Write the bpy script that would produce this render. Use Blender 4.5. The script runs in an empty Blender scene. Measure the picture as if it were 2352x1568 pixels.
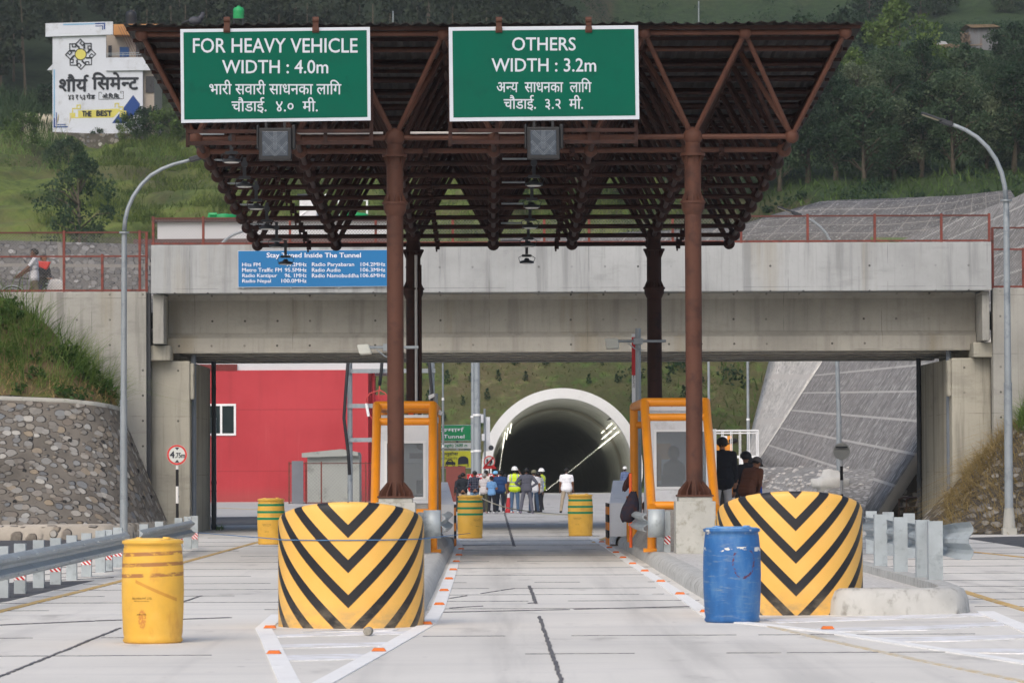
import bpy, bmesh, math, random
import numpy as np
from mathutils import Vector, Matrix, Euler, noise as mnoise

SC = bpy.context.scene
COL = SC.collection
R = math.radians
random.seed(7)
RNG = np.random.default_rng(7)

# ------------------------------------------------------------------ camera
FOC = 8644.0                      # focal length in pixels of a 2352 px wide frame
H = 1.65                          # camera height
YAW, PITCH, ROLL = 0.0060, 0.0330, -0.0042
cam = bpy.data.cameras.new('camera')
camo = bpy.data.objects.new('camera', cam)
COL.objects.link(camo)
SC.camera = camo
cam.sensor_width = 36.0
cam.lens = 36.0 * FOC / 2352.0
cam.clip_start = 0.5
cam.clip_end = 3000.0
CR = Matrix.Rotation(-YAW, 3, 'Z') @ Matrix.Rotation(math.pi / 2 + PITCH, 3, 'X') @ Matrix.Rotation(ROLL, 3, 'Z')
camo.matrix_world = Matrix.Translation((0, 0, H)) @ CR.to_4x4()
cam.dof.use_dof = True
cam.dof.focus_distance = 66.0
cam.dof.aperture_fstop = 7.5

# ------------------------------------------------------------------ world, sun, exposure
SUN_EL, SUN_AZ = R(43), R(200)
wd = bpy.data.worlds.new('World')
SC.world = wd
wd.use_nodes = True
wn = wd.node_tree
sky = wn.nodes.new('ShaderNodeTexSky')
sky.sky_type = 'NISHITA'
sky.sun_disc = False
sky.sun_elevation = SUN_EL
sky.sun_rotation = SUN_AZ
sky.air_density = 1.0
sky.dust_density = 4.2
sky.ozone_density = 1.0
wn.links.new(sky.outputs[0], wn.nodes['Background'].inputs[0])
wn.nodes['Background'].inputs[1].default_value = 0.135
sl = bpy.data.lights.new('sun', 'SUN')
sl.energy = .78
sl.angle = R(42)
sl.color = (1.0, 0.985, 0.96)
so = bpy.data.objects.new('sun', sl)
COL.objects.link(so)
so.location = (0, -40, 90)
sd = Vector((math.sin(SUN_AZ) * math.cos(SUN_EL), math.cos(SUN_AZ) * math.cos(SUN_EL), math.sin(SUN_EL)))
so.rotation_euler = sd.to_track_quat('Z', 'Y').to_euler()
SC.view_settings.view_transform = 'Standard'
SC.view_settings.look = 'None'
SC.view_settings.exposure = 0.27
SC.view_settings.gamma = 1.0
SC.cycles.max_bounces = 8
SC.cycles.diffuse_bounces = 5
SC.cycles.transparent_max_bounces = 12
SC.cycles.use_denoising = True

# ------------------------------------------------------------------ helpers
def P(u, v, Y):
    """point at distance Y (metres) seen at pixel (u, v) of the 2352 x 1568 photograph"""
    d = CR @ Vector(((u - 1176) / FOC, -(v - 784) / FOC, -1))
    return Vector((0, 0, H)) + d * (Y / d.y)

def G(u, v, z=0.0):
    d = CR @ Vector(((u - 1176) / FOC, -(v - 784) / FOC, -1))
    return Vector((0, 0, H)) + d * ((z - H) / d.z)

def PX(u, Y, v=1069): return P(u, v, Y).x
def PZ(v, Y, u=1124): return P(u, v, Y).z

def srgb(r, g, b, a=1.0):
    def f(c):
        c /= 255.0
        return c / 12.92 if c <= 0.04045 else ((c + 0.055) / 1.055) ** 2.4
    return (f(r), f(g), f(b), a)

class MB:
    def __init__(s):
        s.v, s.f, s.m, s.uv = [], [], [], {}
    def add(s, vs, fs, mi=0):
        b = len(s.v)
        s.v.extend([tuple(p) for p in vs])
        for f in fs:
            s.f.append(tuple(i + b for i in f)); s.m.append(mi)
        return s
    def box(s, x0, x1, y0, y1, z0, z1, mi=0):
        vs = [(x0,y0,z0),(x1,y0,z0),(x1,y1,z0),(x0,y1,z0),(x0,y0,z1),(x1,y0,z1),(x1,y1,z1),(x0,y1,z1)]
        return s.add(vs, [(0,3,2,1),(4,5,6,7),(0,1,5,4),(1,2,6,5),(2,3,7,6),(3,0,4,7)], mi)
    def bar(s, p0, p1, w, h, mi=0, up=(0,0,1)):
        p0, p1 = Vector(p0), Vector(p1)
        d = (p1 - p0).normalized(); up = Vector(up)
        if abs(d.dot(up)) > 0.98: up = Vector((0,1,0))
        a = d.cross(up).normalized() * (w/2); b = a.cross(d).normalized() * (h/2)
        vs = [p0-a-b,p0+a-b,p0+a+b,p0-a+b,p1-a-b,p1+a-b,p1+a+b,p1-a+b]
        return s.add(vs, [(0,3,2,1),(4,5,6,7),(0,1,5,4),(1,2,6,5),(2,3,7,6),(3,0,4,7)], mi)
    def cyl(s, p0, p1, r0, r1=None, seg=12, mi=0, cap=True):
        if r1 is None: r1 = r0
        p0, p1 = Vector(p0), Vector(p1)
        d = (p1-p0).normalized()
        a = d.cross(Vector((0,0,1)) if abs(d.z) < .95 else Vector((0,1,0))).normalized(); b = d.cross(a)
        vs = []
        for p, r in ((p0,r0),(p1,r1)):
            for i in range(seg):
                t = 2*math.pi*i/seg
                vs.append(p + (a*math.cos(t)+b*math.sin(t))*r)
        fs = [(i,(i+1)%seg,seg+(i+1)%seg,seg+i) for i in range(seg)]
        if cap: fs += [tuple(range(seg))[::-1], tuple(range(seg,2*seg))]
        return s.add(vs, fs, mi)
    def tube(s, pts, r, seg=8, mi=0, cap=True):
        pts = [Vector(p) for p in pts]; n = len(pts)
        rs = r if isinstance(r, (list,tuple)) else [r]*n
        vs, fs = [], []
        pa = None
        for i, p in enumerate(pts):
            d = (pts[min(i+1,n-1)] - pts[max(i-1,0)]).normalized()
            if pa is None:
                a = d.cross(Vector((0,0,1)) if abs(d.z) < .9 else Vector((0,1,0))).normalized()
            else:
                a = (pa - d*pa.dot(d)).normalized()
            pa = a; b = d.cross(a)
            for k in range(seg):
                t = 2*math.pi*k/seg
                vs.append(p + (a*math.cos(t)+b*math.sin(t))*rs[i])
        for i in range(n-1):
            for k in range(seg):
                fs.append((i*seg+k, i*seg+(k+1)%seg, (i+1)*seg+(k+1)%seg, (i+1)*seg+k))
        if cap: fs += [tuple(range(seg))[::-1], tuple((n-1)*seg+k for k in range(seg))]
        return s.add(vs, fs, mi)
    def sphere(s, c, r, seg=14, rings=9, mi=0, sc=(1,1,1)):
        c = Vector(c); vs = [c+Vector((0,0,r*sc[2]))]; fs = []
        for j in range(1, rings):
            t = math.pi*j/rings
            for i in range(seg):
                q = 2*math.pi*i/seg
                vs.append(c+Vector((r*sc[0]*math.sin(t)*math.cos(q), r*sc[1]*math.sin(t)*math.sin(q), r*sc[2]*math.cos(t))))
        vs.append(c-Vector((0,0,r*sc[2]))); L = len(vs)-1
        for i in range(seg):
            fs.append((0, 1+i, 1+(i+1)%seg)); fs.append((L, L-seg+(i+1)%seg, L-seg+i))
        for j in range(rings-2):
            for i in range(seg):
                a, b = 1+j*seg, 1+(j+1)*seg
                fs.append((a+i, b+i, b+(i+1)%seg, a+(i+1)%seg))
        return s.add(vs, fs, mi)
    def lathe(s, prof, c=(0,0,0), seg=32, mi=0):
        c = Vector(c); vs, fs = [], []
        for r, z in prof:
            for i in range(seg):
                t = 2*math.pi*i/seg
                vs.append(c+Vector((r*math.sin(t), -r*math.cos(t), z)))
        for j in range(len(prof)-1):
            for i in range(seg):
                fs.append((j*seg+i, j*seg+(i+1)%seg, (j+1)*seg+(i+1)%seg, (j+1)*seg+i))
        return s.add(vs, fs, mi)
    def prism(s, pts, vec, mi=0):
        pts = [Vector(p) for p in pts]; vec = Vector(vec); n = len(pts)
        fs = [tuple(range(n))[::-1], tuple(range(n,2*n))] + [(i,(i+1)%n,n+(i+1)%n,n+i) for i in range(n)]
        return s.add(pts+[p+vec for p in pts], fs, mi)
    def poly(s, pts, mi=0):
        return s.add(pts, [tuple(range(len(pts)))], mi)
    def strip(s, pts, w, z=None, mi=0):
        """flat ribbon of width w along ground points"""
        pts = [Vector(p) for p in pts]; L, Rr = [], []
        for i, p in enumerate(pts):
            d = (pts[min(i+1,len(pts)-1)]-pts[max(i-1,0)]); d.z = 0; d.normalize()
            n = Vector((-d.y, d.x, 0))*(w/2)
            q = Vector((p.x, p.y, p.z if z is None else z))
            L.append(q+n); Rr.append(q-n)
        n = len(pts)
        return s.add(L+Rr, [(i, n+i, n+i+1, i+1) for i in range(n-1)], mi)
    def sheet(s, name, mat, thick=.02):
        """painted sheet: faces up, with a skirt reaching below the surface it lies on"""
        fs = []
        for f in s.f:
            p = [Vector(s.v[i]) for i in f]; nz = sum((a.x*b.y-b.x*a.y) for a, b in zip(p, p[1:]+p[:1]))
            fs.append(f if nz > 0 else f[::-1])
        s.f = fs; o = s.build(name, mat, None, False, 0, False)
        md = o.modifiers.new('skirt', 'SOLIDIFY'); md.thickness = thick; md.offset = -1; return o
    def build(s, name, mats, parent=None, smooth=False, bevel=0, fix=True):
        me = bpy.data.meshes.new(name)
        me.from_pydata(s.v, [], s.f)
        if not isinstance(mats, (list,tuple)): mats = [mats]
        for m in mats: me.materials.append(m)
        if len(mats) > 1: me.polygons.foreach_set('material_index', s.m)
        if fix:
            b = bmesh.new(); b.from_mesh(me); bmesh.ops.recalc_face_normals(b, faces=b.faces); b.to_mesh(me); b.free()
        if smooth:
            me.polygons.foreach_set('use_smooth', [True]*len(me.polygons))
            if smooth != 'full':
                try: me.set_sharp_from_angle(angle=R(40))
                except Exception: pass
        me.update()
        o = bpy.data.objects.new(name, me); COL.objects.link(o)
        if bevel:
            md = o.modifiers.new('bevel', 'BEVEL'); md.width = bevel; md.segments = 2; md.limit_method = 'ANGLE'
        if parent: attach(o, parent)
        return o

def attach(o, parent):
    o.parent = parent
    o.matrix_parent_inverse = Matrix.Translation(-Vector(parent.location)) if parent.type == 'EMPTY' else Matrix.Identity(4)
    return o

def tag(o, label, cat, group=None):
    o['label'] = label; o['category'] = cat
    if group: o['group'] = group
    return o

def kind(o, k, label=None):
    o['kind'] = k
    if label: o['label'] = label
    return o

def thing(name, label, cat, loc=(0,0,0), group=None):
    o = bpy.data.objects.new(name, None); COL.objects.link(o)
    o.location = loc; o.empty_display_size = .2
    return tag(o, label, cat, group)

def dup(root, loc=None, rotz=None, label=None, group=None, scale=None):
    r = root.copy(); COL.objects.link(r)
    if loc is not None: r.location = loc
    if rotz is not None: r.rotation_euler = (0,0,rotz)
    if scale is not None: r.scale = scale if isinstance(scale,(tuple,list)) else (scale,)*3
    if label: r['label'] = label
    if group: r['group'] = group
    for ch in list(root.children):
        c = ch.copy(); COL.objects.link(c); c.parent = r
        for g in list(ch.children):
            d = g.copy(); COL.objects.link(d); d.parent = c
    return r

# ------------------------------------------------------------------ materials
class NT:
    def __init__(s, name, rough=.6, metal=0.0, spec=.4):
        s.mat = bpy.data.materials.new(name); s.mat.use_nodes = True
        s.t = s.mat.node_tree; s.b = s.t.nodes['Principled BSDF']
        s.b.inputs['Roughness'].default_value = rough; s.b.inputs['Metallic'].default_value = metal
        s.b.inputs['Specular IOR Level'].default_value = spec
    def n(s, typ, **kw):
        o = s.t.nodes.new(typ)
        for k, v in kw.items():
            if hasattr(o, k): setattr(o, k, v)
            else: o.inputs[k.replace('_',' ')].default_value = v
        return o
    def l(s, a, b): s.t.links.new(a, b)
    def put(s, sock, val):
        if hasattr(val, 'is_output'): s.l(val, sock)
        else: sock.default_value = val
    def math(s, op, a, b=0.0, c=None):
        o = s.n('ShaderNodeMath', operation=op); s.put(o.inputs[0], a); s.put(o.inputs[1], b)
        if c is not None: s.put(o.inputs[2], c)
        return o.outputs[0]
    def coord(s, kind='Object', scale=(1,1,1), loc=(0,0,0), rot=(0,0,0)):
        o = s.n('ShaderNodeTexCoord'); m = s.n('ShaderNodeMapping')
        m.inputs['Scale'].default_value = scale; m.inputs['Location'].default_value = loc; m.inputs['Rotation'].default_value = rot
        s.l(o.outputs[kind], m.inputs[0]); return m.outputs[0]
    def noise(s, co, scale, detail=5, rough=.55, dist=0):
        o = s.n('ShaderNodeTexNoise'); o.inputs['Scale'].default_value = scale; o.inputs['Detail'].default_value = detail
        o.inputs['Roughness'].default_value = rough; o.inputs['Distortion'].default_value = dist
        s.l(co, o.inputs['Vector']); return o.outputs['Fac']
    def ramp(s, fac, stops):
        o = s.n('ShaderNodeValToRGB'); e = o.color_ramp.elements
        while len(e) < len(stops): e.new(.5)
        for i, (p, c) in enumerate(stops):
            e[i].position = p; e[i].color = c if len(c) == 4 else (*c, 1)
        s.put(o.inputs[0], fac); return o.outputs[0]
    def step(s, fac, a, b):
        o = s.n('ShaderNodeMapRange'); o.interpolation_type = 'SMOOTHSTEP'
        s.put(o.inputs['Value'], fac); o.inputs['From Min'].default_value = a; o.inputs['From Max'].default_value = b
        return o.outputs['Result']
    def mix(s, fac, a, b, mode='MIX'):
        o = s.n('ShaderNodeMix', data_type='RGBA'); o.blend_type = mode
        s.put(o.inputs[0], fac); s.put(o.inputs[6], a); s.put(o.inputs[7], b); return o.outputs[2]
    def sep(s, co):
        o = s.n('ShaderNodeSeparateXYZ'); s.l(co, o.inputs[0]); return o.outputs
    def vor(s, co, scale, feature='F1', rnd=1.0):
        o = s.n('ShaderNodeTexVoronoi'); o.feature = feature; o.inputs['Scale'].default_value = scale
        o.inputs['Randomness'].default_value = rnd; s.l(co, o.inputs['Vector']); return o
    def bump(s, h, strength=.3, dist=.02):
        o = s.n('ShaderNodeBump'); o.inputs['Strength'].default_value = strength; o.inputs['Distance'].default_value = dist
        s.put(o.inputs['Height'], h); s.l(o.outputs[0], s.b.inputs['Normal'])
    def out(s, col): s.put(s.b.inputs['Base Color'], col); return s.mat

def shade(c, k): return (min(1, c[0]*k), min(1, c[1]*k), min(1, c[2]*k), 1)

def M(name, col, rough=.6, metal=0.0, var=.15, scale=4.0, bump=.0, bscale=40.0, col2=None, amt=.5, stretch=(1,1,1), spec=.4):
    t = NT(name, rough, metal, spec)
    co = t.coord('Object', stretch)
    f = t.noise(co, scale, 6, .6)
    c = t.ramp(f, [(.3, shade(col, 1-var)), (.7, shade(col, 1+var))])
    if col2 is not None:
        f2 = t.noise(co, scale*2.3, 8, .65)
        c = t.mix(t.step(f2, 1-amt-.08, 1-amt+.12), c, col2)
    rg = t.math('MULTIPLY_ADD', f, .3, rough-.15)
    t.l(rg, t.b.inputs['Roughness'])
    if bump: t.bump(t.noise(t.coord('Object'), bscale, 4), bump, .01)
    return t.out(c)

def emit(name, col, strength):
    t = NT(name); t.b.inputs['Base Color'].default_value = (0,0,0,1)
    t.b.inputs['Emission Color'].default_value = col; t.b.inputs['Emission Strength'].default_value = strength
    return t.mat

def concrete(name, base, streak=.5, holes=True, lines=1.15, warm=srgb(146,136,112)):
    t = NT(name, .85, 0, .25)
    co = t.coord('Object'); x, y, z = t.sep(co)
    big = t.noise(co, .55, 6, .6)
    c = t.ramp(big, [(.28, shade(base,.78)), (.5, base), (.75, shade(base,1.15))])
    fine = t.noise(co, 9, 7, .7)
    c = t.mix(t.math('MULTIPLY', t.step(fine,.5,.75), .22), c, shade(base,.55))
    st = t.noise(t.coord('Object', (2.6, 2.6, .16)), 1.0, 5, .6)
    c = t.mix(t.math('MULTIPLY', t.step(st,.50,.68), streak*.8), c, shade(base,.46))
    s3 = t.noise(t.coord('Object', (11, 11, .35), (1,2,3)), 1.0, 5, .65)
    c = t.mix(t.math('MULTIPLY', t.step(s3,.52,.75), streak*.7), c, shade(base,.58))
    bl = t.noise(t.coord('Object', (.5, .5, 1.6), (4,4,9)), 1.0, 7, .7)
    c = t.mix(t.math('MULTIPLY', t.step(bl,.54,.66), streak*.5), c, shade(base,.62))
    st2 = t.noise(t.coord('Object', (1.3, 1.3, .1), (7,3,1)), 1.0, 4, .6)
    c = t.mix(t.math('MULTIPLY', t.step(st2,.55,.75), .5), c, warm)
    if lines:
        fz = t.math('ABSOLUTE', t.math('SUBTRACT', t.math('FRACT', t.math('DIVIDE', z, lines)), .5))
        ln = t.math('GREATER_THAN', fz, .4935)
        fx = t.math('ABSOLUTE', t.math('SUBTRACT', t.math('FRACT', t.math('DIVIDE', x, 2.44)), .5))
        ln = t.math('MAXIMUM', ln, t.math('GREATER_THAN', fx, .4965))
        pn = t.noise(co, 1.7, 3)
        c = t.mix(t.math('MULTIPLY', ln, t.math('MULTIPLY', t.step(pn,.4,.6), .55)), c, shade(base,.35))
    if holes:
        hx = t.math('MULTIPLY', t.math('SUBTRACT', t.math('FRACT', t.math('DIVIDE', x, .81)), .5), .81)
        hz_ = t.math('MULTIPLY', t.math('SUBTRACT', t.math('FRACT', t.math('DIVIDE', z, .62)), .5), .62)
        d = t.math('SQRT', t.math('ADD', t.math('MULTIPLY',hx,hx), t.math('MULTIPLY',hz_,hz_)))
        pn = t.noise(co, 1.1, 2)
        c = t.mix(t.math('MULTIPLY', t.math('LESS_THAN', d, .028), t.step(pn,.42,.55)), c, shade(base,.25))
    t.bump(fine, .25, .01)
    return t.out(c)

def stones(name, scale, mortar, cols, grid=None, gridcol=None, edge=.09, bstr=.8, squash=(1,1,1.3), uv=False, wear=.35):
    """river stones set in mortar; grid = (du, dv, line width) of concrete ribs laid out in UV metres"""
    t = NT(name, .85, 0, .3)
    co = t.coord('UV' if uv else 'Object', squash)
    dn = t.n('ShaderNodeTexNoise'); dn.inputs['Scale'].default_value = scale*.9
    t.l(co, dn.inputs['Vector'])
    va = t.n('ShaderNodeVectorMath', operation='SCALE'); t.l(dn.outputs['Color'], va.inputs[0]); va.inputs['Scale'].default_value = .5/scale
    vb = t.n('ShaderNodeVectorMath', operation='ADD'); t.l(co, vb.inputs[0]); t.l(va.outputs[0], vb.inputs[1])
    v1 = t.vor(vb.outputs[0], scale, 'F1', .8)
    rnd = t.sep(v1.outputs['Color'])
    k = len(cols)
    c = t.ramp(rnd[0], [(i/(k-1) if k > 1 else 0, q) for i, q in enumerate(cols)])
    c = t.mix(t.math('MULTIPLY', t.step(t.noise(t.coord('Object'), scale*4, 5), .35, .75), .3), c, shade(mortar, .9))
    size = t.math('MULTIPLY_ADD', rnd[1], -.26, .60-edge)
    m = t.math('SUBTRACT', size, v1.outputs['Distance'])
    mask = t.step(m, -.05, .07)
    c = t.mix(t.math('MULTIPLY', t.step(m, .16, .0), .35), c, shade(mortar, .55))
    mc = t.ramp(t.noise(t.coord('Object'), .7, 6, .65), [(.3, shade(mortar,.6)), (.7, shade(mortar,1.25))])
    c = t.mix(mask, mc, c)
    hgt = mask
    if grid:
        uvc = t.coord('UV'); q = t.sep(uvc)
        a = t.math('ABSOLUTE', t.math('SUBTRACT', t.math('FRACT', t.math('DIVIDE', q[0], grid[0])), .5))
        b = t.math('ABSOLUTE', t.math('SUBTRACT', t.math('FRACT', t.math('DIVIDE', q[1], grid[1])), .5))
        g = t.math('MAXIMUM', t.math('GREATER_THAN', a, .5-grid[2]/grid[0]/2), t.math('GREATER_THAN', b, .5-grid[2]/grid[1]/2))
        c = t.mix(g, c, gridcol); hgt = t.math('MAXIMUM', mask, g)
    st = t.noise(t.coord('Object', (.5,.5,.25)), 1.2, 5, .6)
    c = t.mix(t.math('MULTIPLY', t.step(st,.5,.75), wear), c, shade(mortar,.35))
    t.bump(hgt, bstr, .06)
    return t.out(c)

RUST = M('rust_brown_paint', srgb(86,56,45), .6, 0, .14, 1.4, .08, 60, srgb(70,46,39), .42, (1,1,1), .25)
RUST_SHADE = M('shaded_rust_paint', srgb(56,35,30), .65, 0, .2, 1.7, .08, 60, srgb(40,28,26), .45, (1,1,1), .2)  # darker copy of the rust paint; canopy underside shade put in the colour
GALV = M('galvanised_steel', srgb(168,177,182), .45, .2, .12, 3.0, .05, 30, srgb(142,151,156), .42)
GALVP = M('galvanised_pole', srgb(150,158,164), .5, .2, .12, 1.2, .03, 20, srgb(124,133,140), .42)
ORANGE = M('orange_tube_paint', srgb(232,146,34), .42, 0, .07, 2.0, .03, 40, srgb(190,112,30), .30)
WHITEP = M('white_paint', srgb(238,240,242), .55, 0, .04, 2.0)
WHITEB = M('white_booth_panel', srgb(226,229,233), .5, 0, .04, 1.6, col2=srgb(206,208,211), amt=.4)
BLACK = M('black_plastic', srgb(26,28,32), .5, 0, .2, 3.0)
DARKG = M('dark_grey_plastic', srgb(52,56,62), .5, 0, .2, 3.0)
PVC = M('grey_pvc_pipe', srgb(104,112,122), .55, 0, .1, 1.2)
PVCD = M('dark_pvc_pipe', srgb(66,72,80), .6, 0, .12, 1.2)
REDP = M('red_fence_paint', srgb(122,64,55), .7, 0, .2, 3.0, col2=srgb(92,56,50), amt=.45)
RAILP = M('brown_rail_paint', srgb(92,52,46), .65, 0, .2, 3.0)
WIRE = M('chain_link_wire', srgb(126,124,120), .6, .3, .1, 3.0)
RUBBER = M('black_rubber', srgb(24,24,25), .8, 0, .2, 6)
REDS = M('red_reflective', srgb(186,30,34), .4, 0, .1, 4)
CONC = concrete('bridge_concrete', srgb(168,171,172), .7, True, 1.2)
CONCW = concrete('retaining_wall_concrete', srgb(164,163,157), .85, True, 1.45)
CONCS = M('plain_concrete', srgb(172,172,166), .85, 0, .12, 1.6, .25, 25, srgb(128,128,122), .4)
CONCK = M('kerb_concrete', srgb(186,186,182), .85, 0, .12, 2.0, .3, 18, srgb(138,136,130), .42, (1.5,1.5,1.0))

# ------------------------------------------------------------------ lettering
def text_raw(s, bold=0.0):
    cu = bpy.data.curves.new('t', 'FONT'); cu.body = s; cu.size = 1; cu.offset = bold; cu.resolution_u = 3
    o = bpy.data.objects.new('t', cu); COL.objects.link(o)
    dg = bpy.context.evaluated_depsgraph_get(); dg.update()
    me = bpy.data.meshes.new_from_object(o.evaluated_get(dg))
    bm = bmesh.new(); bm.from_mesh(me)
    bpy.data.objects.remove(o); bpy.data.curves.remove(cu); bpy.data.meshes.remove(me)
    return bm

def text2d(s, bold=0.0):
    """2-d letter faces; in Devanagari '~' makes the letter before it a half letter, '^' sets a reph, '_' a rakar on the letter before"""
    vs, fs = [], []; x = 0.0
    def put(bm, x):
        b = len(vs); bm.verts.ensure_lookup_table(); mx = 0
        for i, v in enumerate(bm.verts):
            v.index = i; vs.append((v.co.x+x, v.co.y)); mx = max(mx, v.co.x)
        for f in bm.faces: fs.append([b+v.index for v in f.verts])
        bm.free(); return x+mx
    def stroke(pts, w):
        for a, c in zip(pts[:-1], pts[1:]):
            d = Vector(c)-Vector(a); n = Vector((-d.y, d.x)).normalized()*w/2; e = d.normalized()*w*.25
            b = len(vs)
            for q in (Vector(a)-n-e, Vector(c)-n+e, Vector(c)+n+e, Vector(a)+n-e): vs.append((q.x, q.y))
            fs.append([b,b+1,b+2,b+3])
    if not any(k in s for k in '~^_'):
        put(text_raw(s, bold), 0)
    else:
        cur = ''; i = 0
        def flush():
            nonlocal cur, x
            if cur.strip():
                lead = len(cur)-len(cur.lstrip(' '))
                trail = len(cur)-len(cur.rstrip(' '))
                x = put(text_raw(cur.strip(' '), bold), x + .26*lead) + .26*trail + .012
            elif cur: x += .26*len(cur)
            cur = ''
        while i < len(s):
            ch = s[i]; nx = s[i+1] if i+1 < len(s) else ''
            if nx == '~':
                flush()
                bm = text_raw(ch, bold); bm.verts.ensure_lookup_table()
                w = max(v.co.x for v in bm.verts)
                bmesh.ops.bisect_plane(bm, geom=bm.verts[:]+bm.edges[:]+bm.faces[:], plane_co=(w*.68,0,0), plane_no=(1,0,0), clear_outer=True)
                x = put(bm, x) - .005; i += 2; continue
            if ch == '^':
                flush(); stroke([(x-.07,.62),(x-.15,.70),(x-.13,.80),(x-.04,.84),(x+.03,.82)], .06); i += 1; continue
            if ch == '_':
                flush(); stroke([(x-.10,.18),(x-.30,.04)], .06); i += 1; continue
            cur += ch; i += 1
        flush()
    return vs, fs

def text_px(s, u0, v0, u1, v1, Y, mat, parent, name='lettering', bold=0.0, heavy=0.0):
    """letters whose bounding box fills the pixel box at distance Y, as a thin solid"""
    vs, fs = text2d(s, bold)
    a = np.array(vs); lo, hi = a.min(0), a.max(0)
    m = MB(); pts = []; uvs = []
    for x, y in vs:
        u = u0+(x-lo[0])/(hi[0]-lo[0])*(u1-u0); v = v1+(y-lo[1])/(hi[1]-lo[1])*(v0-v1)
        pts.append(P(u, v, Y)); uvs.append((u, v))
    m.add(pts, fs)
    if heavy:
        for k, (du, dv) in enumerate(((heavy,0),(-heavy,0),(0,heavy),(0,-heavy))):
            m.add([P(u+du, v+dv, Y+.0006*(k+1)) for u, v in uvs], fs)
    return m.build(name, mat, parent, fix=False)
# ------------------------------------------------------------------ ground and roads
def road_mat():
    t = NT('road_concrete', .8, 0, .3)
    co = t.coord('Object'); x, y, z = t.sep(co)
    base = srgb(222,219,212)
    big = t.noise(co, .16, 6, .6)
    c = t.ramp(big, [(.3, shade(base,.84)), (.55, base), (.75, shade(base,1.08))])
    tr = t.noise(t.coord('Object', (.16, 1.1, 1)), 1.0, 6, .65)          # broom and pour marks across the lane
    c = t.mix(t.math('MULTIPLY', t.step(tr,.5,.72), .34), c, srgb(178,177,176))
    tr2 = t.noise(t.coord('Object', (.5, 4.5, 1), (3,9,0)), 1.0, 7, .7)
    c = t.mix(t.math('MULTIPLY', t.step(tr2,.58,.72), .30), c, srgb(156,155,156))
    ty = t.noise(t.coord('Object', (1.4, .045, 1), (5,2,0)), 1.0, 4, .6)   # tyre wear along the lane
    c = t.mix(t.math('MULTIPLY', t.step(ty,.52,.72), .28), c, srgb(152,151,150))
    fine = t.noise(co, 22, 6, .7)
    c = t.mix(t.math('MULTIPLY', t.step(fine,.5,.8), .22), c, srgb(140,138,134))
    sp = t.noise(co, 6, 3, .5)
    c = t.mix(t.math('MULTIPLY', t.step(sp,.70,.74), .5), c, srgb(112,110,108))
    # greyer concrete beyond the toll lanes
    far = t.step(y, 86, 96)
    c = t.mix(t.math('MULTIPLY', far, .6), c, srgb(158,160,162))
    oil = t.noise(t.coord('Object', (1.1, .35, 1), (11,4,0)), 1.0, 5, .6)
    c = t.mix(t.math('MULTIPLY', t.step(oil,.58,.72), .5), c, srgb(150,147,142))
    lane = t.math('ABSOLUTE', t.math('SUBTRACT', t.math('ABSOLUTE', t.math('SUBTRACT', x, .95)), .78))      # two wheel tracks in the middle lane
    tn = t.noise(t.coord('Object', (2.2,.08,1), (1,7,0)), 1.0, 5, .65)
    c = t.mix(t.math('MULTIPLY', t.math('MULTIPLY', t.step(lane,.42,.05), t.step(tn,.35,.65)), .42), c, srgb(160,158,154))
    t.bump(fine, .3, .006)
    return t.out(c)

ROADM = road_mat()
ASPH = M('asphalt', srgb(88,90,94), .9, 0, .18, 1.2, .5, 80, srgb(64,66,70), .45)
SOILM = M('dry_soil', srgb(120,108,84), .95, 0, .25, .3, .5, 6, srgb(88,96,56), .5)
JOINT = M('joint_sealant', srgb(88,88,92), .85, 0, .3, 5, 0, 30, srgb(136,135,134), .46)
LINEW = M('white_road_paint', srgb(240,240,238), .7, 0, .05, 2.5, .1, 60, srgb(205,204,200), .36, (1,1,1))
LINEY = M('yellow_road_paint', srgb(206,168,96), .75, 0, .12, 2.5, .1, 60, srgb(196,186,160), .47)
HATCHW = M('worn_white_hatching_paint', srgb(232,233,236), .7, 0, .05, 1.5, .1, 60, srgb(208,207,204), .5)

m = MB(); m.poly([(-255,-10,-.06),(285,-10,-.06),(285,227,-.06),(-255,227,-.06)])
kind(m.build('ground', SOILM), 'structure', 'bare soil ground around the toll plaza')
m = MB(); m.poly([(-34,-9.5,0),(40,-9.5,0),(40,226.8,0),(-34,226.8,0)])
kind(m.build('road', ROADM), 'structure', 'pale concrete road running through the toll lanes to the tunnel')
# asphalt beside the left guardrail and on the right
m = MB()
def gp(pts, z): return [G(u, v, z) for u, v in pts]
m.poly(gp([(-700,1360),(-700,1475),(-60,1392),(20,1379),(217,1332),(111,1334.5)], .004))
m.poly(gp([(-900,1243),(252,1238),(262,1246),(200,1262),(60,1275),(-900,1340)], .004))
m.poly(gp([(2208,1234),(2420,1229),(3400,1228),(3400,1290),(2352,1256)], .004))
m.poly(gp([(480,1187),(690,1184),(690,1203),(480,1206)], .004))
kind(m.sheet('asphalt_road', ASPH), 'structure', 'dark asphalt side road')
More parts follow.
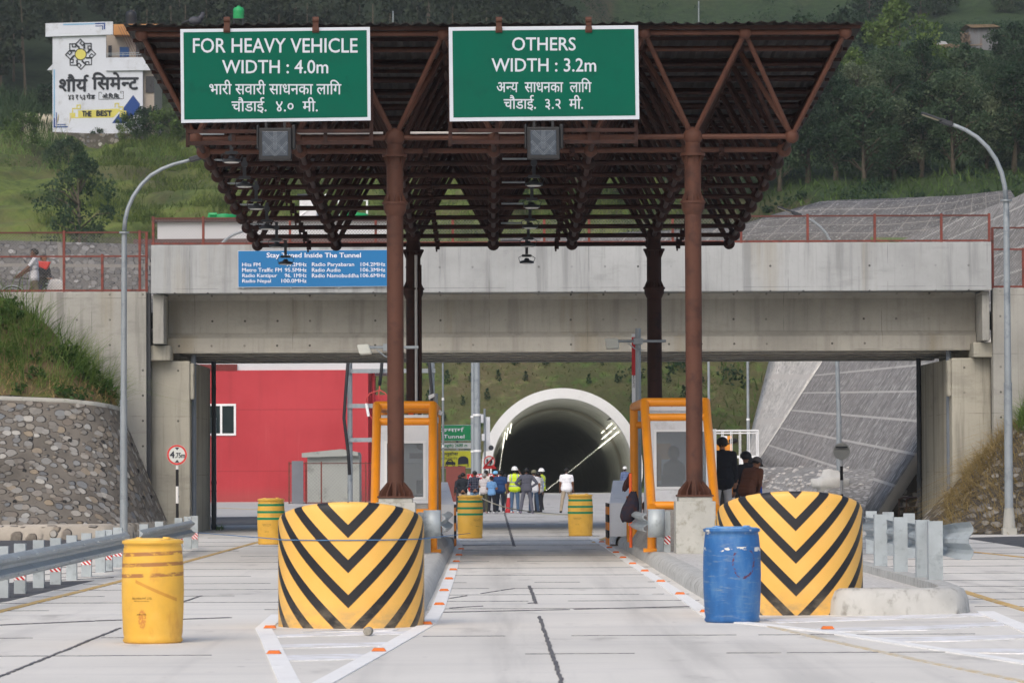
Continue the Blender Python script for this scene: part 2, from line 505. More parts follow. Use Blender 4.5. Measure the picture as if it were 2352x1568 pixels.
# slab joints
m = MB()
rj = random.Random(3)
def joint(p0, p1, w, gaps=.0, z=.006, jit=.01):
    p0, p1 = Vector(p0), Vector(p1); n = max(2, int((p1-p0).length/.16)); skip = 0
    d = (p1-p0).normalized(); nn = Vector((-d.y, d.x, 0))
    for i in range(n):
        if skip > 0: skip -= 1; continue
        if rj.random() < gaps*.22: skip = rj.randint(0,5); continue
        a = p0.lerp(p1, i/n); b = p0.lerp(p1, (i+1)/n)
        j0, w0 = rj.uniform(-jit, jit), w*rj.uniform(.7,1.2)
        q = nn*(w0/2); s = nn*j0
        m.poly([(a+s-q).to_tuple()[:2]+(z,), (b+s-q).to_tuple()[:2]+(z,), (b+s+q).to_tuple()[:2]+(z,), (a+s+q).to_tuple()[:2]+(z,)])
for Y, w, g in ((33.1,.035,.35),(36.6,.03,.6),(43.6,.02,.4),(46.0,.025,.15),(48.3,.02,.5),(50.8,.03,.1),(53.4,.02,.3),(56.9,.03,.15),(60.9,.03,.1),(65.2,.03,.2),(69.5,.03,.05),(74,.03,.3),(78.5,.03,.05),(83,.03,.05),(88,.03,.1),(93,.03,.2),(99,.03,.4),(106,.04,.3),(113,.04,.3),(121,.04,.2),(129,.05,.3),(138,.05,.3),(149,.05,.4),(160,.06,.3)):
    w *= (.35 if g >= .3 else .75); joint((-6.6,Y,0),(-2.45,Y+.02,0),w*.8,g); joint((-.66,Y,0),(2.55,Y,0),w*.75,g+.08); joint((5.6 if Y > 41 else 2.6,Y,0),(12,Y,0),w*.8,g)
def jp(a, b, w, g=0, jit=.008): joint(G(*a), G(*b), w, g, .008, jit)
jp((985,1406.5),(1306,1399.5),.07,0,.004); jp((1321,1399),(1640,1391),.07,0,.004)
jp((-20,1436),(212,1426),.08,0,.004); jp((222,1425.5),(280,1423.5),.08); jp((411,1422),(528,1418),.08,0,.004)
jp((1239,1415),(1296,1585),.034,0,.008); jp((1216,1345),(1231,1386),.04,0,.008); jp((1148,1140),(1181,1254),.05,0,.01)
jp((-20,1562),(276,1442),.03); jp((414,1384),(462,1368),.03); jp((1032,1396),(1231,1384),.03,.2)
jp((1032,1374),(1216,1345.5),.02,.9)
for v in (1303,1317.5,1332):
    jp((30,v+5),(260,v-6),.02,.15)
kind(m.sheet('slab_joints', JOINT), 'structure', 'dark sealed joints between the concrete slabs')
# painted lines
m = MB()
e1 = [G(1037,1232),G(1054,1253),G(1046,1285),G(1031,1330),G(1005,1400),G(985,1432),G(873,1496),G(700,1592)]
m.strip(e1, .16, .010)
e2 = [G(640,1412),G(605,1444),G(619,1470),G(636,1508),G(676,1592)]
m.strip(e2, .165, .011)
e3 = [G(1360,1236),G(1397,1256),G(1445,1290),G(1520,1338),G(1588,1384),G(1640,1423),G(1905,1452),G(2352,1522),G(2440,1536)]
m.strip(e3, .16, .012)
m.strip([G(2262,1405),G(2300,1422),G(2420,1470)], .2, .013)
kind(m.sheet('lane_lines', LINEW), 'structure', 'white painted lane edge lines')
m = MB()
for a in ([(625,1457),(632,1461),(925,1454),(936,1447)],[(636,1479),(643,1487),(889,1481),(905,1473)],[(651,1503),(657,1516),(828,1511),(862,1499)],[(700,1423+28),(690,1449),(900,1447),(915,1443)]):
    m.poly(gp(a, .009))
for a in ([(1755,1421),(1790,1428),(2060,1420),(2275,1412),(2262,1406),(2050,1412)],[(1876,1442),(1910,1449),(2130,1445),(2308,1434),(2298,1427),(2120,1436)],[(2010,1463),(2060,1472),(2200,1470),(2352,1464),(2352,1456),(2190,1460)],[(2140,1487),(2190,1496),(2400,1500),(2400,1489)]):
    m.poly(gp(a, .009))
kind(m.sheet('road_hatching', HATCHW), 'structure', 'worn white hatching ahead of the islands')
m = MB()
m.strip([G(-400,1510),G(-40,1414),G(100,1379),G(275,1335),G(412,1294),G(598,1243)], .11, .010)
m.strip([G(598,1243),G(700,1218),G(820,1192)], .11, .010)
m.strip([G(2210,1357),G(2270,1376),G(2420,1420),G(2800,1530)], .12, .010)
m.strip([G(2222,1266),G(2300,1274),G(2420,1287),G(3000,1345)], .12, .010)
m.strip([G(1365,1245),G(1400,1232),G(1460,1214)], .12, .010)
m.strip([G(500,1166),G(660,1173),G(760,1172)], .15, .010)
kind(m.sheet('yellow_lines', LINEY), 'structure', 'faded yellow road lines')
m = MB(); m.strip([G(1735,1430),G(1900,1470),G(2130,1520),G(2400,1575)], .07, .008)
kind(m.sheet('old_yellow_line', M('nearly_gone_yellow_paint', srgb(206,190,158), .8, 0, .08, 2, .1, 60, srgb(208,205,196), .5)), 'structure', 'almost worn away yellow line in the right foreground')
# orange road studs on the lane lines
STUD = M('orange_road_stud', srgb(206,108,44), .6, 0, .12, 6)
def along(pts, step, start=0):
    out = []; acc = -start; last = None
    for a, b in zip(pts[:-1], pts[1:]):
        L = (b-a).length; t = 0
        while acc + (L-t) >= step:
            t += step-acc; acc = 0; out.append((a.lerp(b, t/L), math.atan2(b.y-a.y, b.x-a.x)))
        acc += L-t
    return out
m = MB(); m.add([(-.05,-.045,0),(.05,-.045,0),(.05,.045,0),(-.05,.045,0),(-.035,-.03,.022),(.035,-.03,.022),(.035,.03,.022),(-.035,.03,.022)], [(0,3,2,1),(4,5,6,7),(0,1,5,4),(1,2,6,5),(2,3,7,6),(3,0,4,7)])
stud = None
studs = [G(u,v) for u,v in ((620,1444),(629,1503),(870,1497),(979,1435),(1009,1390),(1020,1358),(1031,1331),(1041,1310),(1048,1291),(1054,1276),(1059,1262),(1382,1246),(1400,1259),(1415,1270),(1431,1282),(1453,1296),(1481,1313),(1518,1337),(1562,1366),(1621,1407),(1901,1446))]
for i, p in enumerate(studs):
    lab = ('orange road stud on the white line round the left island' if p.x < 0 else 'orange road stud on the white line along the right island kerb')
    if i == 20: lab = 'lone orange road stud on the white line in front of the right kerb end'
    if stud is None:
        stud = m.build('road_stud', STUD); stud.location = (p.x,p.y,.013); tag(stud, lab, 'road stud', 'orange road studs'); s0 = stud
    else:
        s0 = stud.copy(); COL.objects.link(s0); s0.location = (p.x,p.y,.013); s0['label'] = lab
    s0.scale = (1.3, 1.3, 1.2)

# ------------------------------------------------------------------ traffic islands
PAVE = M('island_paving', srgb(200,198,194), .85, 0, .10, 3, .3, 20, srgb(170,166,160), .4, (6,.6,1))
def kerb_profile(pts, name, label, side, h=.2, w=.3):
    """kerb along pts; 'side' +1: road on the right of the travel direction"""
    m = MB(); prof = [(0,-.02),(.02,h*.55),(.07,h*.9),(.13,h),(w,h),(w,-.02)]
    pts = [Vector(p) for p in pts]; n = len(pts); vs = []
    for i, p in enumerate(pts):
        d = (pts[min(i+1,n-1)]-pts[max(i-1,0)]); d.z = 0; d.normalize(); nn = Vector((-d.y,d.x,0))*side
        for a, z in prof: vs.append(p+nn*a+Vector((0,0,z)))
    k = len(prof); fs = []
    for i in range(n-1):
        for j in range(k-1): fs.append((i*k+j,i*k+j+1,(i+1)*k+j+1,(i+1)*k+j))
    fs += [tuple(range(k)), tuple((n-1)*k+j for j in range(k))[::-1]]
    m.add(vs, fs); o = m.build(name, CONCK, None, True)
    tag(o, label, 'kerb'); return o
def ridge(x, y0, y1, st=1.0): return [(x + .004*math.sin(y*7), y, 0) for y in np.arange(y0, y1, st)]
kerb_profile(ridge(-.74,39.6,84), 'kerb', 'long pale kerb on the lane side of the left island', 1)
kerb_profile(ridge(-2.2,39.7,84), 'kerb', 'long pale kerb on the far side of the left island, behind the striped crash cushion', -1)
kerb_profile(ridge(2.62,43.0,84), 'kerb', 'long pale kerb on the lane side of the right island', -1)
a0 = [Vector((5.42,y,0)) for y in np.arange(84,43.2,-1.5)] + [Vector((5.36,42.1,0)),Vector((5.25,41.55,0)),Vector((5.12,41.3,0)),Vector((4.8,41.18,0)),Vector((4.3,41.16,0)),Vector((3.95,41.18,0)),Vector((3.80,41.26,0)),Vector((3.72,41.42,0)),Vector((3.70,41.62,0))]
kerb_profile(a0, 'kerb', 'rounded pale kerb end of the right island beside the right striped crash cushion', -1, .29, .35)
for x0, x1, y0, lab in ((-1.92,-1.04,39.4,'pale paved top of the left traffic island'),(2.92,5.1,42.4,'pale paved top of the right traffic island')):
    m = MB(); m.box(x0-.02,x1+.02,y0,84,.0,.192)
    tag(m.build('traffic_island', PAVE), lab, 'traffic island')
# ------------------------------------------------------------------ striped crash cushions
def chevron():
    t = NT('chevron_sheeting', .45, 0, .4)
    uv = t.sep(t.coord('UV')); a = t.math('ABSOLUTE', uv[0])
    v = t.math('SUBTRACT', uv[1], t.math('MULTIPLY', a, 1.0))
    fr = t.math('FRACT', t.math('DIVIDE', t.math('ADD', v, .36*8-.010), .357))
    k = t.math('GREATER_THAN', fr, .625)
    n = t.noise(t.coord('Object'), 2.2, 5)
    y = t.ramp(n, [(.3, srgb(234,180,86)), (.7, srgb(241,191,102))])
    b = t.ramp(n, [(.3, srgb(30,31,35)), (.7, srgb(40,41,45))])
    c = t.mix(k, y, b)
    e = t.math('MULTIPLY', t.math('GREATER_THAN', fr, .61), t.math('LESS_THAN', fr, .625))
    c = t.mix(t.math('MULTIPLY', e, .6), c, srgb(160,90,30))
    oz = t.sep(t.coord('Object'))[2]; gr = t.noise(t.coord('Object', (3,3,6)), 1.5, 6, .65)
    c = t.mix(t.math('MULTIPLY', t.math('MULTIPLY', t.step(oz,.34,.0), t.step(gr,.35,.7)), .6), c, srgb(150,138,116))
    sc = t.noise(t.coord('Object'), 14, 6, .7)
    c = t.mix(t.math('MULTIPLY', t.step(sc,.66,.72), .25), c, srgb(150,140,125))
    return t.out(c)
CHEV = chevron()
def crash_cushion(label, cx, yf, rad, hfront, depth, slope):
    t = thing('crash_cushion', label, 'crash cushion', (cx, yf+rad, 0), 'striped crash cushions')
    path = []; n = 40
    for k in range(6): path.append((-rad, yf+rad+depth*(1-k/6)))
    for k in range(n+1):
        a = math.pi*k/n; path.append((-rad*math.cos(a), yf+rad-rad*math.sin(a)))
    for k in range(1,7): path.append((rad, yf+rad+depth*k/6))
    s = [0]
    for a, b in zip(path[:-1], path[1:]): s.append(s[-1]+math.dist(a,b))
    mid = s[-1]/2
    me = bpy.data.meshes.new('stripe_panel'); vs, fs, uvs = [], [], []
    rows = 26
    for i, (x, y) in enumerate(path):
        top = hfront - slope*(y-yf)
        for j in range(rows+3):
            if j <= rows: z = (top-.05)*j/rows; k = 1.0
            else:
                q = (j-rows)/2*math.pi/2; z = top-.05+.05*math.sin(q); k = 1-.05/rad*(1-math.cos(q))
            yy = yf+rad+(y-yf-rad)*k if y < yf+rad else y
            vs.append((cx+x*k, yy, z)); uvs.append((s[i]-mid, z))
    kk = rows+3
    for i in range(len(path)-1):
        for j in range(kk-1): fs.append((i*kk+j,(i+1)*kk+j,(i+1)*kk+j+1,i*kk+j+1))
    me.from_pydata(vs, [], fs); me.materials.append(CHEV)
    ul = me.uv_layers.new()
    for p in me.polygons:
        for li in p.loop_indices: ul.data[li].uv = uvs[me.loops[li].vertex_index]
    me.polygons.foreach_set('use_smooth', [True]*len(me.polygons))
    o = bpy.data.objects.new('stripe_panel', me); COL.objects.link(o); attach(o, t)
    m = MB(); m.poly([vs[i*kk+kk-1] for i in range(len(path))]); m.build('top_cover', M('dull_yellow_top', srgb(200,150,60), .6), t)
    m = MB(); m.poly([vs[i*kk+q] for i, q in ((0,0),(len(path)-1,0),(len(path)-1,kk-1),(0,kk-1))]); m.build('back_panel', GALV, t)
    return t
cl = G(800,1443); crr = G(1829,1412.5)
crash_cushion('yellow and black chevron striped crash cushion at the head of the left island', cl.x, cl.y, .755, 1.29, .45, .225)
crash_cushion('yellow and black chevron striped crash cushion behind the blue drum on the right island', crr.x, crr.y, .81, 1.36, .5, .225)

# ------------------------------------------------------------------ drums
def yellow_plastic(name, worn):
    t = NT(name, .5, 0, .4); co = t.coord('Object'); x, y, z = t.sep(co)
    n = t.noise(co, 3.0, 6, .6)
    c = t.ramp(n, [(.25, srgb(210,164,72)), (.5, srgb(228,178,70)), (.78, srgb(236,190,94))])
    d = t.noise(t.coord('Object', (2.5,2.5,1)), 2.4, 6, .65)
    c = t.mix(t.math('MULTIPLY', t.step(d,.55,.7), .35), c, srgb(190,120,60))
    if worn:
        for zc in (.84,.74,.64):
            band = t.math('LESS_THAN', t.math('ABSOLUTE', t.math('SUBTRACT', z, t.math('MULTIPLY_ADD', x, .035, zc))), .018)
            p = t.noise(t.coord('Object', (4,4,9)), 2.3, 6, .65)
            c = t.mix(t.math('MULTIPLY', t.math('MULTIPLY', band, t.step(p,.36,.52)), .85), c, srgb(150,98,66))
        # brown drip and a long scuff on the front
        dx = t.math('DIVIDE', t.math('ADD', x, .075), .042); dz = t.math('DIVIDE', t.math('SUBTRACT', z, .23), .10)
        el = t.math('ADD', t.math('MULTIPLY',dx,dx), t.math('MULTIPLY',dz,dz))
        fr = t.math('LESS_THAN', y, 0)
        c = t.mix(t.math('MULTIPLY', t.math('MULTIPLY', t.step(el,1.1,.5), t.step(t.noise(co,60,5,.7),.35,.6)), t.math('MULTIPLY', fr, .8)), c, srgb(190,110,60))
        ln = t.math('ABSOLUTE', t.math('SUBTRACT', z, t.math('MULTIPLY_ADD', x, -.46, .52)))
        inx = t.math('MULTIPLY', t.math('GREATER_THAN', x, -.14), t.math('LESS_THAN', x, .24))
        c = t.mix(t.math('MULTIPLY', t.math('MULTIPLY', t.math('LESS_THAN', ln, .016), inx), t.math('MULTIPLY', fr, .5)), c, srgb(176,104,44))
    t.bump(t.noise(co, 5, 3), .25, .01)
    return t.out(c)
def blue_plastic():
    t = NT('worn_blue_plastic', .5, 0, .4); co = t.coord('Object'); x, y, z = t.sep(co)
    n = t.noise(t.coord('Object', (2,2,.8)), 2.5, 6, .6)
    c = t.ramp(n, [(.25, srgb(34,80,132)), (.5, srgb(44,102,164)), (.78, srgb(92,136,180))])
    s = t.noise(t.coord('Object', (2.5,2.5,14)), 2.0, 7, .7)
    c = t.mix(t.math('MULTIPLY', t.step(s,.52,.70), .55), c, srgb(128,146,156))
    for zc in (.93,.755):
        band = t.math('LESS_THAN', t.math('ABSOLUTE', t.math('SUBTRACT', z, zc)), .024)
        p = t.noise(t.coord('Object', (3,3,6), (2,1,0)), 2.3, 5, .6)
        c = t.mix(t.math('MULTIPLY', band, t.step(p,.55,.58)), c, srgb(214,214,208))
    rx = t.math('SUBTRACT', x, .1); rz = t.math('SUBTRACT', z, .62)
    rr = t.math('SQRT', t.math('ADD', t.math('MULTIPLY',t.math('MULTIPLY',rx,1.45),t.math('MULTIPLY',rx,1.45)), t.math('MULTIPLY',rz,rz)))
    ring = t.math('MULTIPLY', t.math('LESS_THAN', t.math('ABSOLUTE', t.math('SUBTRACT', rr, .155)), .014), t.math('LESS_THAN', z, .74))
    c = t.mix(t.math('MULTIPLY', t.math('MULTIPLY', ring, t.math('LESS_THAN', y, 0)), t.step(t.noise(co,30,5),.4,.55)), c, srgb(92,50,74))
    return t.out(c)
DRUMP = [(.02,0),(.262,0),(.285,.02),(.272,.055),(.280,.10),(.290,.30),(.294,.50),(.290,.72),(.276,.88),(.268,.925),(.288,.932),(.291,.958),(.268,.966)]
LIDP = [(.266,.966),(.262,.972),(.20,.976),(.195,.982),(.0,.984)]
GTAPE = M('green_tape', srgb(16,134,92), .5, 0, .06, 5)
INK = M('faded_black_print', srgb(70,56,30), .7, 0, .3, 20)
def wrap_text(s, zc, h, w, rad, ang, mat, parent, name='lettering'):
    vs, fs = text2d(s, .004); a = np.array(vs); lo, hi = a.min(0), a.max(0); pts = []
    for x, y in vs:
        q = ang + ((x-lo[0])/(hi[0]-lo[0])-.5)*w/rad; z = zc+((y-lo[1])/(hi[1]-lo[1])-.5)*h
        pts.append((rad*math.sin(q), -rad*math.cos(q), z))
    m = MB(); m.add(pts, fs); return m.build(name, mat, parent, fix=False)
def drum(label, p, body, lid, tapes=(), text=True, rot=0, group='plastic drums on the road', capsc=1.0):
    t = thing('plastic_drum', label, 'drum', (0,0,0), group)
    m = MB(); m.lathe(DRUMP, seg=40); m.build('drum_body', body, t, 'full')
    m = MB(); m.lathe(LIDP, seg=32); m.cyl((.14,-.13,.978),(.14,-.13,.996),.035,seg=12); m.cyl((-.14,.1,.978),(-.14,.1,.99),.03,seg=12); m.build('lid', lid, t, True)
    for z in tapes:
        m = MB(); rr = np.interp(z, [a[1] for a in DRUMP[1:]], [a[0] for a in DRUMP[1:]])
        m.lathe([(rr+.0035,z-.024),(rr+.0035,z+.024)], seg=40); m.build('tape_band', GTAPE, t, True)
    if text:
        wrap_text('SKA INDIA PVT. LTD.', .425, .018, .20, .2945, -.28, INK, t)
        wrap_text('MADE IN INDIA', .40, .008, .15, .2945, -.28, INK, t)
        wrap_text('200 LTR', .275, .014, .10, .2945, -.28, INK, t)
    t.location = p; t.rotation_euler = (0,0,rot)
    return t
YP, YPW, BP = yellow_plastic('yellow_drum_plastic', False), yellow_plastic('worn_yellow_drum_plastic', True), blue_plastic()
YLID = M('pale_yellow_lid', srgb(238,196,98), .5, 0, .12, 5, .1, 20, srgb(190,140,70), .36)
BLID = M('pale_blue_lid', srgb(120,168,214), .5, 0, .15, 5, .1, 20, srgb(60,110,170), .45)
def gd(u, v, r=.28):
    g = G(u, v); return Vector((g.x, g.y+r, 0))
drum('yellow plastic drum with worn brown tape marks, alone in the left foreground', gd(345,1478), YPW, YLID)
bd = drum('scuffed blue plastic drum in front of the right crash cushion', gd(1686,1430), BP, BLID, (), False)
bd.scale = (1.04,1.04,1.02)
d1 = drum('yellow drum with green tape bands left of the lane, behind the left crash cushion', gd(621,1250), YP, YLID, (.84,.69,.55))
for lab, u, v, rz in (('yellow drum with green tape bands standing below the crowd of people', 1080,1236,.9),
                      ('yellow drum with green tape bands right of the lane, below the man in white',1334,1231,.0),
                      ('yellow drum top with green band above the right crash cushion, nearer the brown jacket',1764,1158,.4),
                      ('yellow drum top with green band above the right crash cushion, nearer the white rock',1798,1157,1.2)):
    dup(d1, gd(u,v), rz, lab)
# striped half bucket by the red building
m = MB(); m.lathe([(.02,0),(.27,0),(.30,.04),(.34,.58),(.36,.60),(.33,.60),(.28,.06),(.02,.05)], seg=28)
q = G(647,1147); o = m.build('plastic_tub', M('orange_yellow_tub', srgb(226,160,52), .5, 0, .1, 4, 0, 9, srgb(210,110,60), .33), None, True)
o.location = (q.x, q.y+.3, 0); o.scale = (1.12,1.12,1.05); tag(o, 'orange yellow plastic tub on the ground before the red wall', 'tub')
# small concrete core lying on the road
m = MB(); m.cyl((-.05,0,.045),(.05,.02,.045),.042,seg=18); q = G(848,1459)
o = m.build('concrete_core', M('core_concrete', srgb(150,146,136), .9, 0, .25, 30, .3, 60), None, True, .004); o.location = (q.x,q.y,0); o.rotation_euler = (0,0,1.2)
tag(o, 'small grey concrete core lying on the road before the left crash cushion', 'concrete lump')
m = MB(); q = G(2335,1354.5,.2); m.box(-.14,.14,-.02,.02,0,.025); o = m.build('wooden_stick', M('dark_wood', srgb(70,48,40), .8)); q = G(2026,1353,.2)
o.location = (q.x,q.y,.195); tag(o, 'short dark stick lying on the right island', 'stick')
# ------------------------------------------------------------------ toll canopy (space frame)
PT = 1.65
XB = [-1.56+(i-2)*PT for i in range(7)]
YB = [62.4+PT*j for j in range(11)]
XT = [XB[0]-PT/2+PT*k for k in range(8)]
YT = [62.4-PT/2+PT*k for k in range(12)]
def zb(y): return 7.1-.049*(y-62.4)
def zt(y): return zb(y)+1.60
can = thing('toll_canopy', 'rust brown steel space frame canopy over the toll lanes with four columns', 'canopy', (XB[3], 70.6, 0))
def roofm():
    t = NT('dark_roof_sheet', .6, .3, .4); co = t.coord('Object')
    n = t.noise(co, 2.2, 6, .65)
    c = t.ramp(n, [(.3, srgb(32,31,31)), (.7, srgb(54,51,50))])
    s = t.noise(t.coord('Object',(9,1,1)), 2.0, 6, .7)
    c = t.mix(t.math('MULTIPLY', t.step(s,.68,.74), .6), c, srgb(150,148,146))
    return t.out(c)
m = MB(); x0, x1 = XT[0]-.28, XT[-1]+.28; ya, yb_ = YT[0]-.28, YT[-1]+.22
nx = 230; vs, fs = [], []
for j, y in enumerate(np.linspace(ya, yb_, 5)):
    for i in range(nx+1):
        x = x0+(x1-x0)*i/nx
        ph = (x*5.0) % 1.0
        h = .034 if .15 < ph < .45 else (0 if ph > .6 or ph < .02 else .017)
        h += .006*math.sin(x*3.1+j)
        vs.append((x, y+(.03*math.sin(x*2.3)+.02*math.sin(x*7.7) if j == 0 else 0), zt(y)+.105+h))
for j in range(4):
    for i in range(nx): fs.append((j*(nx+1)+i, j*(nx+1)+i+1, (j+1)*(nx+1)+i+1, (j+1)*(nx+1)+i))
m.add(vs, fs); rs = m.build('roof_sheet', roofm(), can, False, 0, False)
sm_ = rs.modifiers.new('thick', 'SOLIDIFY'); sm_.thickness = .006
for k in range(17):
    y = YT[0]-.1 + (YT[-1]-YT[0]+.2)*k/16
    m = MB(); z = zt(y)
    m.box(XT[0]-.24, XT[-1]+.24, y-.028, y+.028, z+.04, z+.10); m.build('purlin', RUST_SHADE, can)
for j, y in enumerate(YB):
    m = MB(); m.cyl((XB[0],y,zb(y)),(XB[-1],y,zb(y)),.047,seg=10); m.build('bottom_chord', RUST if j < 2 else RUST_SHADE, can, True)
for x in XB:
    m = MB(); m.cyl((x,YB[0],zb(YB[0])),(x,YB[-1],zb(YB[-1])),.047,seg=10); m.build('bottom_chord', RUST_SHADE, can, True)
for j, y in enumerate(YT):
    m = MB(); m.cyl((XT[0],y,zt(y)),(XT[-1],y,zt(y)),.045,seg=8); m.build('top_chord', RUST if j < 2 else RUST_SHADE, can, True)
for x in XT:
    m = MB(); m.cyl((x,YT[0],zt(YT[0])),(x,YT[-1],zt(YT[-1])),.045,seg=8); m.build('top_chord', RUST_SHADE, can, True)
cnt = 0; rest = MB()
for j, y in enumerate(YB):
    for i, x in enumerate(XB):
        for dx in (0,1):
            for dy in (0,1):
                q = (XT[i+dx], YT[j+dy], zt(YT[j+dy])); p = (x,y,zb(y))
                if cnt < 98:
                    m = MB(); m.cyl(p, q, .042, seg=8); m.build('diagonal_strut', RUST if j == 0 else RUST_SHADE, can, True); cnt += 1
                else: rest.cyl(p, q, .042, seg=7)
kind(rest.build('diagonal_struts_behind', RUST_SHADE, can, True), 'stuff')
COLI = (2,5)
nb = 0; rest = MB()
balls = [((x,y,zb(y)), .125 if not (i in COLI and j in (0,9)) else .165, j) for j, y in enumerate(YB) for i, x in enumerate(XB)]
for p, r_, j in balls:
    m = MB(); m.sphere(p, r_*(.95+.1*random.random()), 14, 9); m.build('node_ball', RUST if j < 2 else RUST_SHADE, can, 'full'); nb += 1
for j, y in enumerate(YT):
    for x in XT:
        if nb < 99: m = MB(); m.sphere((x,y,zt(y)), .115, 12, 8); m.cyl((x,y,zt(y)),(x,y,zt(y)+.05),.04,seg=8); m.build('node_ball', RUST if j == 0 else RUST_SHADE, can, 'full'); nb += 1
        else: rest.sphere((x,y,zt(y)), .11, 10, 6); rest.cyl((x,y,zt(y)),(x,y,zt(y)+.05),.04,seg=6)
kind(rest.build('node_balls_behind', RUST_SHADE, can, 'full'), 'stuff')
# flanged couplings on the cross chords
for fx in (-3.78,-1.08,1.42,3.97):
    for j, y in enumerate(YB):
        if j < 1: continue
        m = MB(); z = zb(y)
        m.cyl((fx-.045,y,z),(fx+.045,y,z),.105,seg=14)
        for k in range(6):
            a = k*math.pi/3+.5; m.cyl((fx-.02,y+.105*math.cos(a),z+.105*math.sin(a)),(fx-.02,y+.15*math.cos(a),z+.15*math.sin(a)),.018,seg=6)
        m.build('flange_coupling', RUST_SHADE, can, True)
# conduits clipped along the front chord
COND = M('pale_conduit', srgb(190,188,186), .5, .2, .1, 4)
for a, b in ((-3.35,-1.75),(-1.3,.75)):
    m = MB(); m.cyl((a,62.33,zb(62.4)+.075),(b,62.33,zb(62.4)+.075),.02,seg=8); m.build('conduit', COND, can, True)
# columns
def column(x, y, ztop, zbase, r, mat):
    m = MB()
    c = m; c.cyl((x,y,zbase),(x,y,ztop-.12),r,seg=28)
    o = m.build('column', mat, can, True)
    m = MB(); m.cyl((x,y,ztop-.26),(x,y,ztop-.22),r+.07,seg=24)
    for k in range(8):
        a = k*math.pi/4; d = Vector((math.cos(a),math.sin(a),0))
        m.prism([Vector((x,y,ztop-.26))+d*r*.96, Vector((x,y,ztop-.26))+d*(r+.06), Vector((x,y,ztop-.42))+d*r*.96], Vector((-d.y,d.x,0))*.012)
    m.cyl((x,y,ztop-.22),(x,y,ztop-.02),r*.9,seg=20)
    f = m.build('head_plate', mat, o, True)
    zc = ztop-1.02
    m = MB(); m.cyl((x,y,zc-.03),(x,y,zc+.01),r+.075,seg=24); m.lathe([(r+.002,zc-.22),(r+.05,zc-.12),(r+.055,zc-.03)],(x,y,0),24)
    for k in range(10):
        a = k*math.pi/5+.2; d = Vector((math.cos(a),math.sin(a),0))
        m.prism([Vector((x,y,zc+.01))+d*r*.96, Vector((x,y,zc+.01))+d*(r+.065), Vector((x,y,zc+.17))+d*r*.96], Vector((-d.y,d.x,0))*.012)
    m.build('collar', mat, o, True)
    m = MB(); m.box(x-.30,x+.30,y-.30,y+.30,zbase,zbase+.03)
    for k in range(12):
        a = k*math.pi/6; d = Vector((math.cos(a),math.sin(a),0)); b = Vector((x,y,zbase+.03))
        m.prism([b+d*r*.97, b+d*(r+.15), b+d*(r+.13)+Vector((0,0,.08)), b+d*r*.97+Vector((0,0,.24))], Vector((-d.y,d.x,0))*.014)
    for k in range(8):
        a = k*math.pi/4+.26; m.cyl((x+.27*math.cos(a),y+.27*math.sin(a),zbase+.03),(x+.27*math.cos(a),y+.27*math.sin(a),zbase+.085),.02,seg=6)
    m.build('base_plate', RUST, o)
    return o
PED = M('pedestal_concrete', srgb(176,176,170), .85, 0, .13, 2.2, .3, 25, srgb(140,138,126), .42)
for i, side in ((2,'left'),(5,'right')):
    x = XB[i]
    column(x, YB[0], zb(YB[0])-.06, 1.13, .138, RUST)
    o = column(x, YB[9], zb(YB[9])-.06, .75, .15, RUST_SHADE)
    if i == 2:
        m = MB(); m.cyl((x+.06,YB[9]-.19,.9),(x+.06,YB[9]-.19,zb(YB[9])-.4),.03,seg=8); m.build('conduit', COND, can, True)
        m = MB(); m.cyl((x+.14,YB[9]-.13,.75),(x+.14,YB[9]-.13,zb(YB[9])-.6),.035,seg=8); m.build('drain_pipe', RUST_SHADE, can, True)
    for y, zt_, sz, lab in ((YB[0],1.13,.66,'square concrete pedestal under the front %s canopy column' % side),(YB[9],.75,.6,'square concrete pedestal under the rear %s canopy column, behind the booth' % side)):
        t = thing('concrete_pedestal', lab, 'pedestal', (x,y,.19), 'column pedestals')
        m = MB(); m.box(x-sz/2,x+sz/2,y-sz/2,y+sz/2,.19,zt_-.075); m.build('pedestal_block', PED, t, False, .012)
        m = MB(); m.box(x-sz/2+.05,x+sz/2-.05,y-sz/2+.05,y+sz/2-.05,zt_-.078,zt_-.003); m.build('pedestal_cap', PED, t, False, .01)
# hanging high bay lamps
LENS = M('lamp_lens', srgb(214,214,210), .3, 0, .05, 5)
def bay_lamp(x, y, label):
    z = zb(y)-.05; t = thing('canopy_lamp', label, 'lamp', (x,y,z), 'round lamps under the canopy')
    m = MB(); m.box(x-.03,x+.03,y-.035,y-.02,z-.16,z+.16); m.cyl((x,y-.06,z+.05),(x,y+.06,z+.05),.06,seg=10); m.build('bracket', DARKG, t)
    m = MB(); m.box(x-.10,x+.10,y-.06,y+.02,z-.215,z-.165); m.tube([(x-.1,y-.02,z-.19),(x-.17,y-.02,z-.23),(x-.15,y-.02,z-.31)],.008,6); m.tube([(x+.1,y-.02,z-.19),(x+.18,y-.02,z-.24),(x+.14,y-.02,z-.32)],.008,6); m.build('driver_box', DARKG, t)
    m = MB(); m.lathe([(0,z-.24),(.04,z-.24),(.06,z-.28),(.145,z-.305),(.155,z-.33),(.15,z-.345),(.125,z-.345)],(x,y,0),22); m.build('lamp_housing', DARKG, t, True)
    m = MB(); m.lathe([(.125,z-.347),(.115,z-.358),(0,z-.36)],(x,y,0),20); m.build('lens', LENS, t, True)
    m = MB(); m.cyl((x-.55,y-.06,z+.12),(x-.12,y-.06,z+.12),.018,seg=8); m.build('supply_conduit', GALVP, t, True)
    return t
ORD = ['front','second','third','fourth','fifth','rearmost']
for k, j in enumerate((0,2,4,6,8,10)):
    bay_lamp(-4.27, YB[j], '%s lamp of the left row hung under the canopy' % ORD[k])
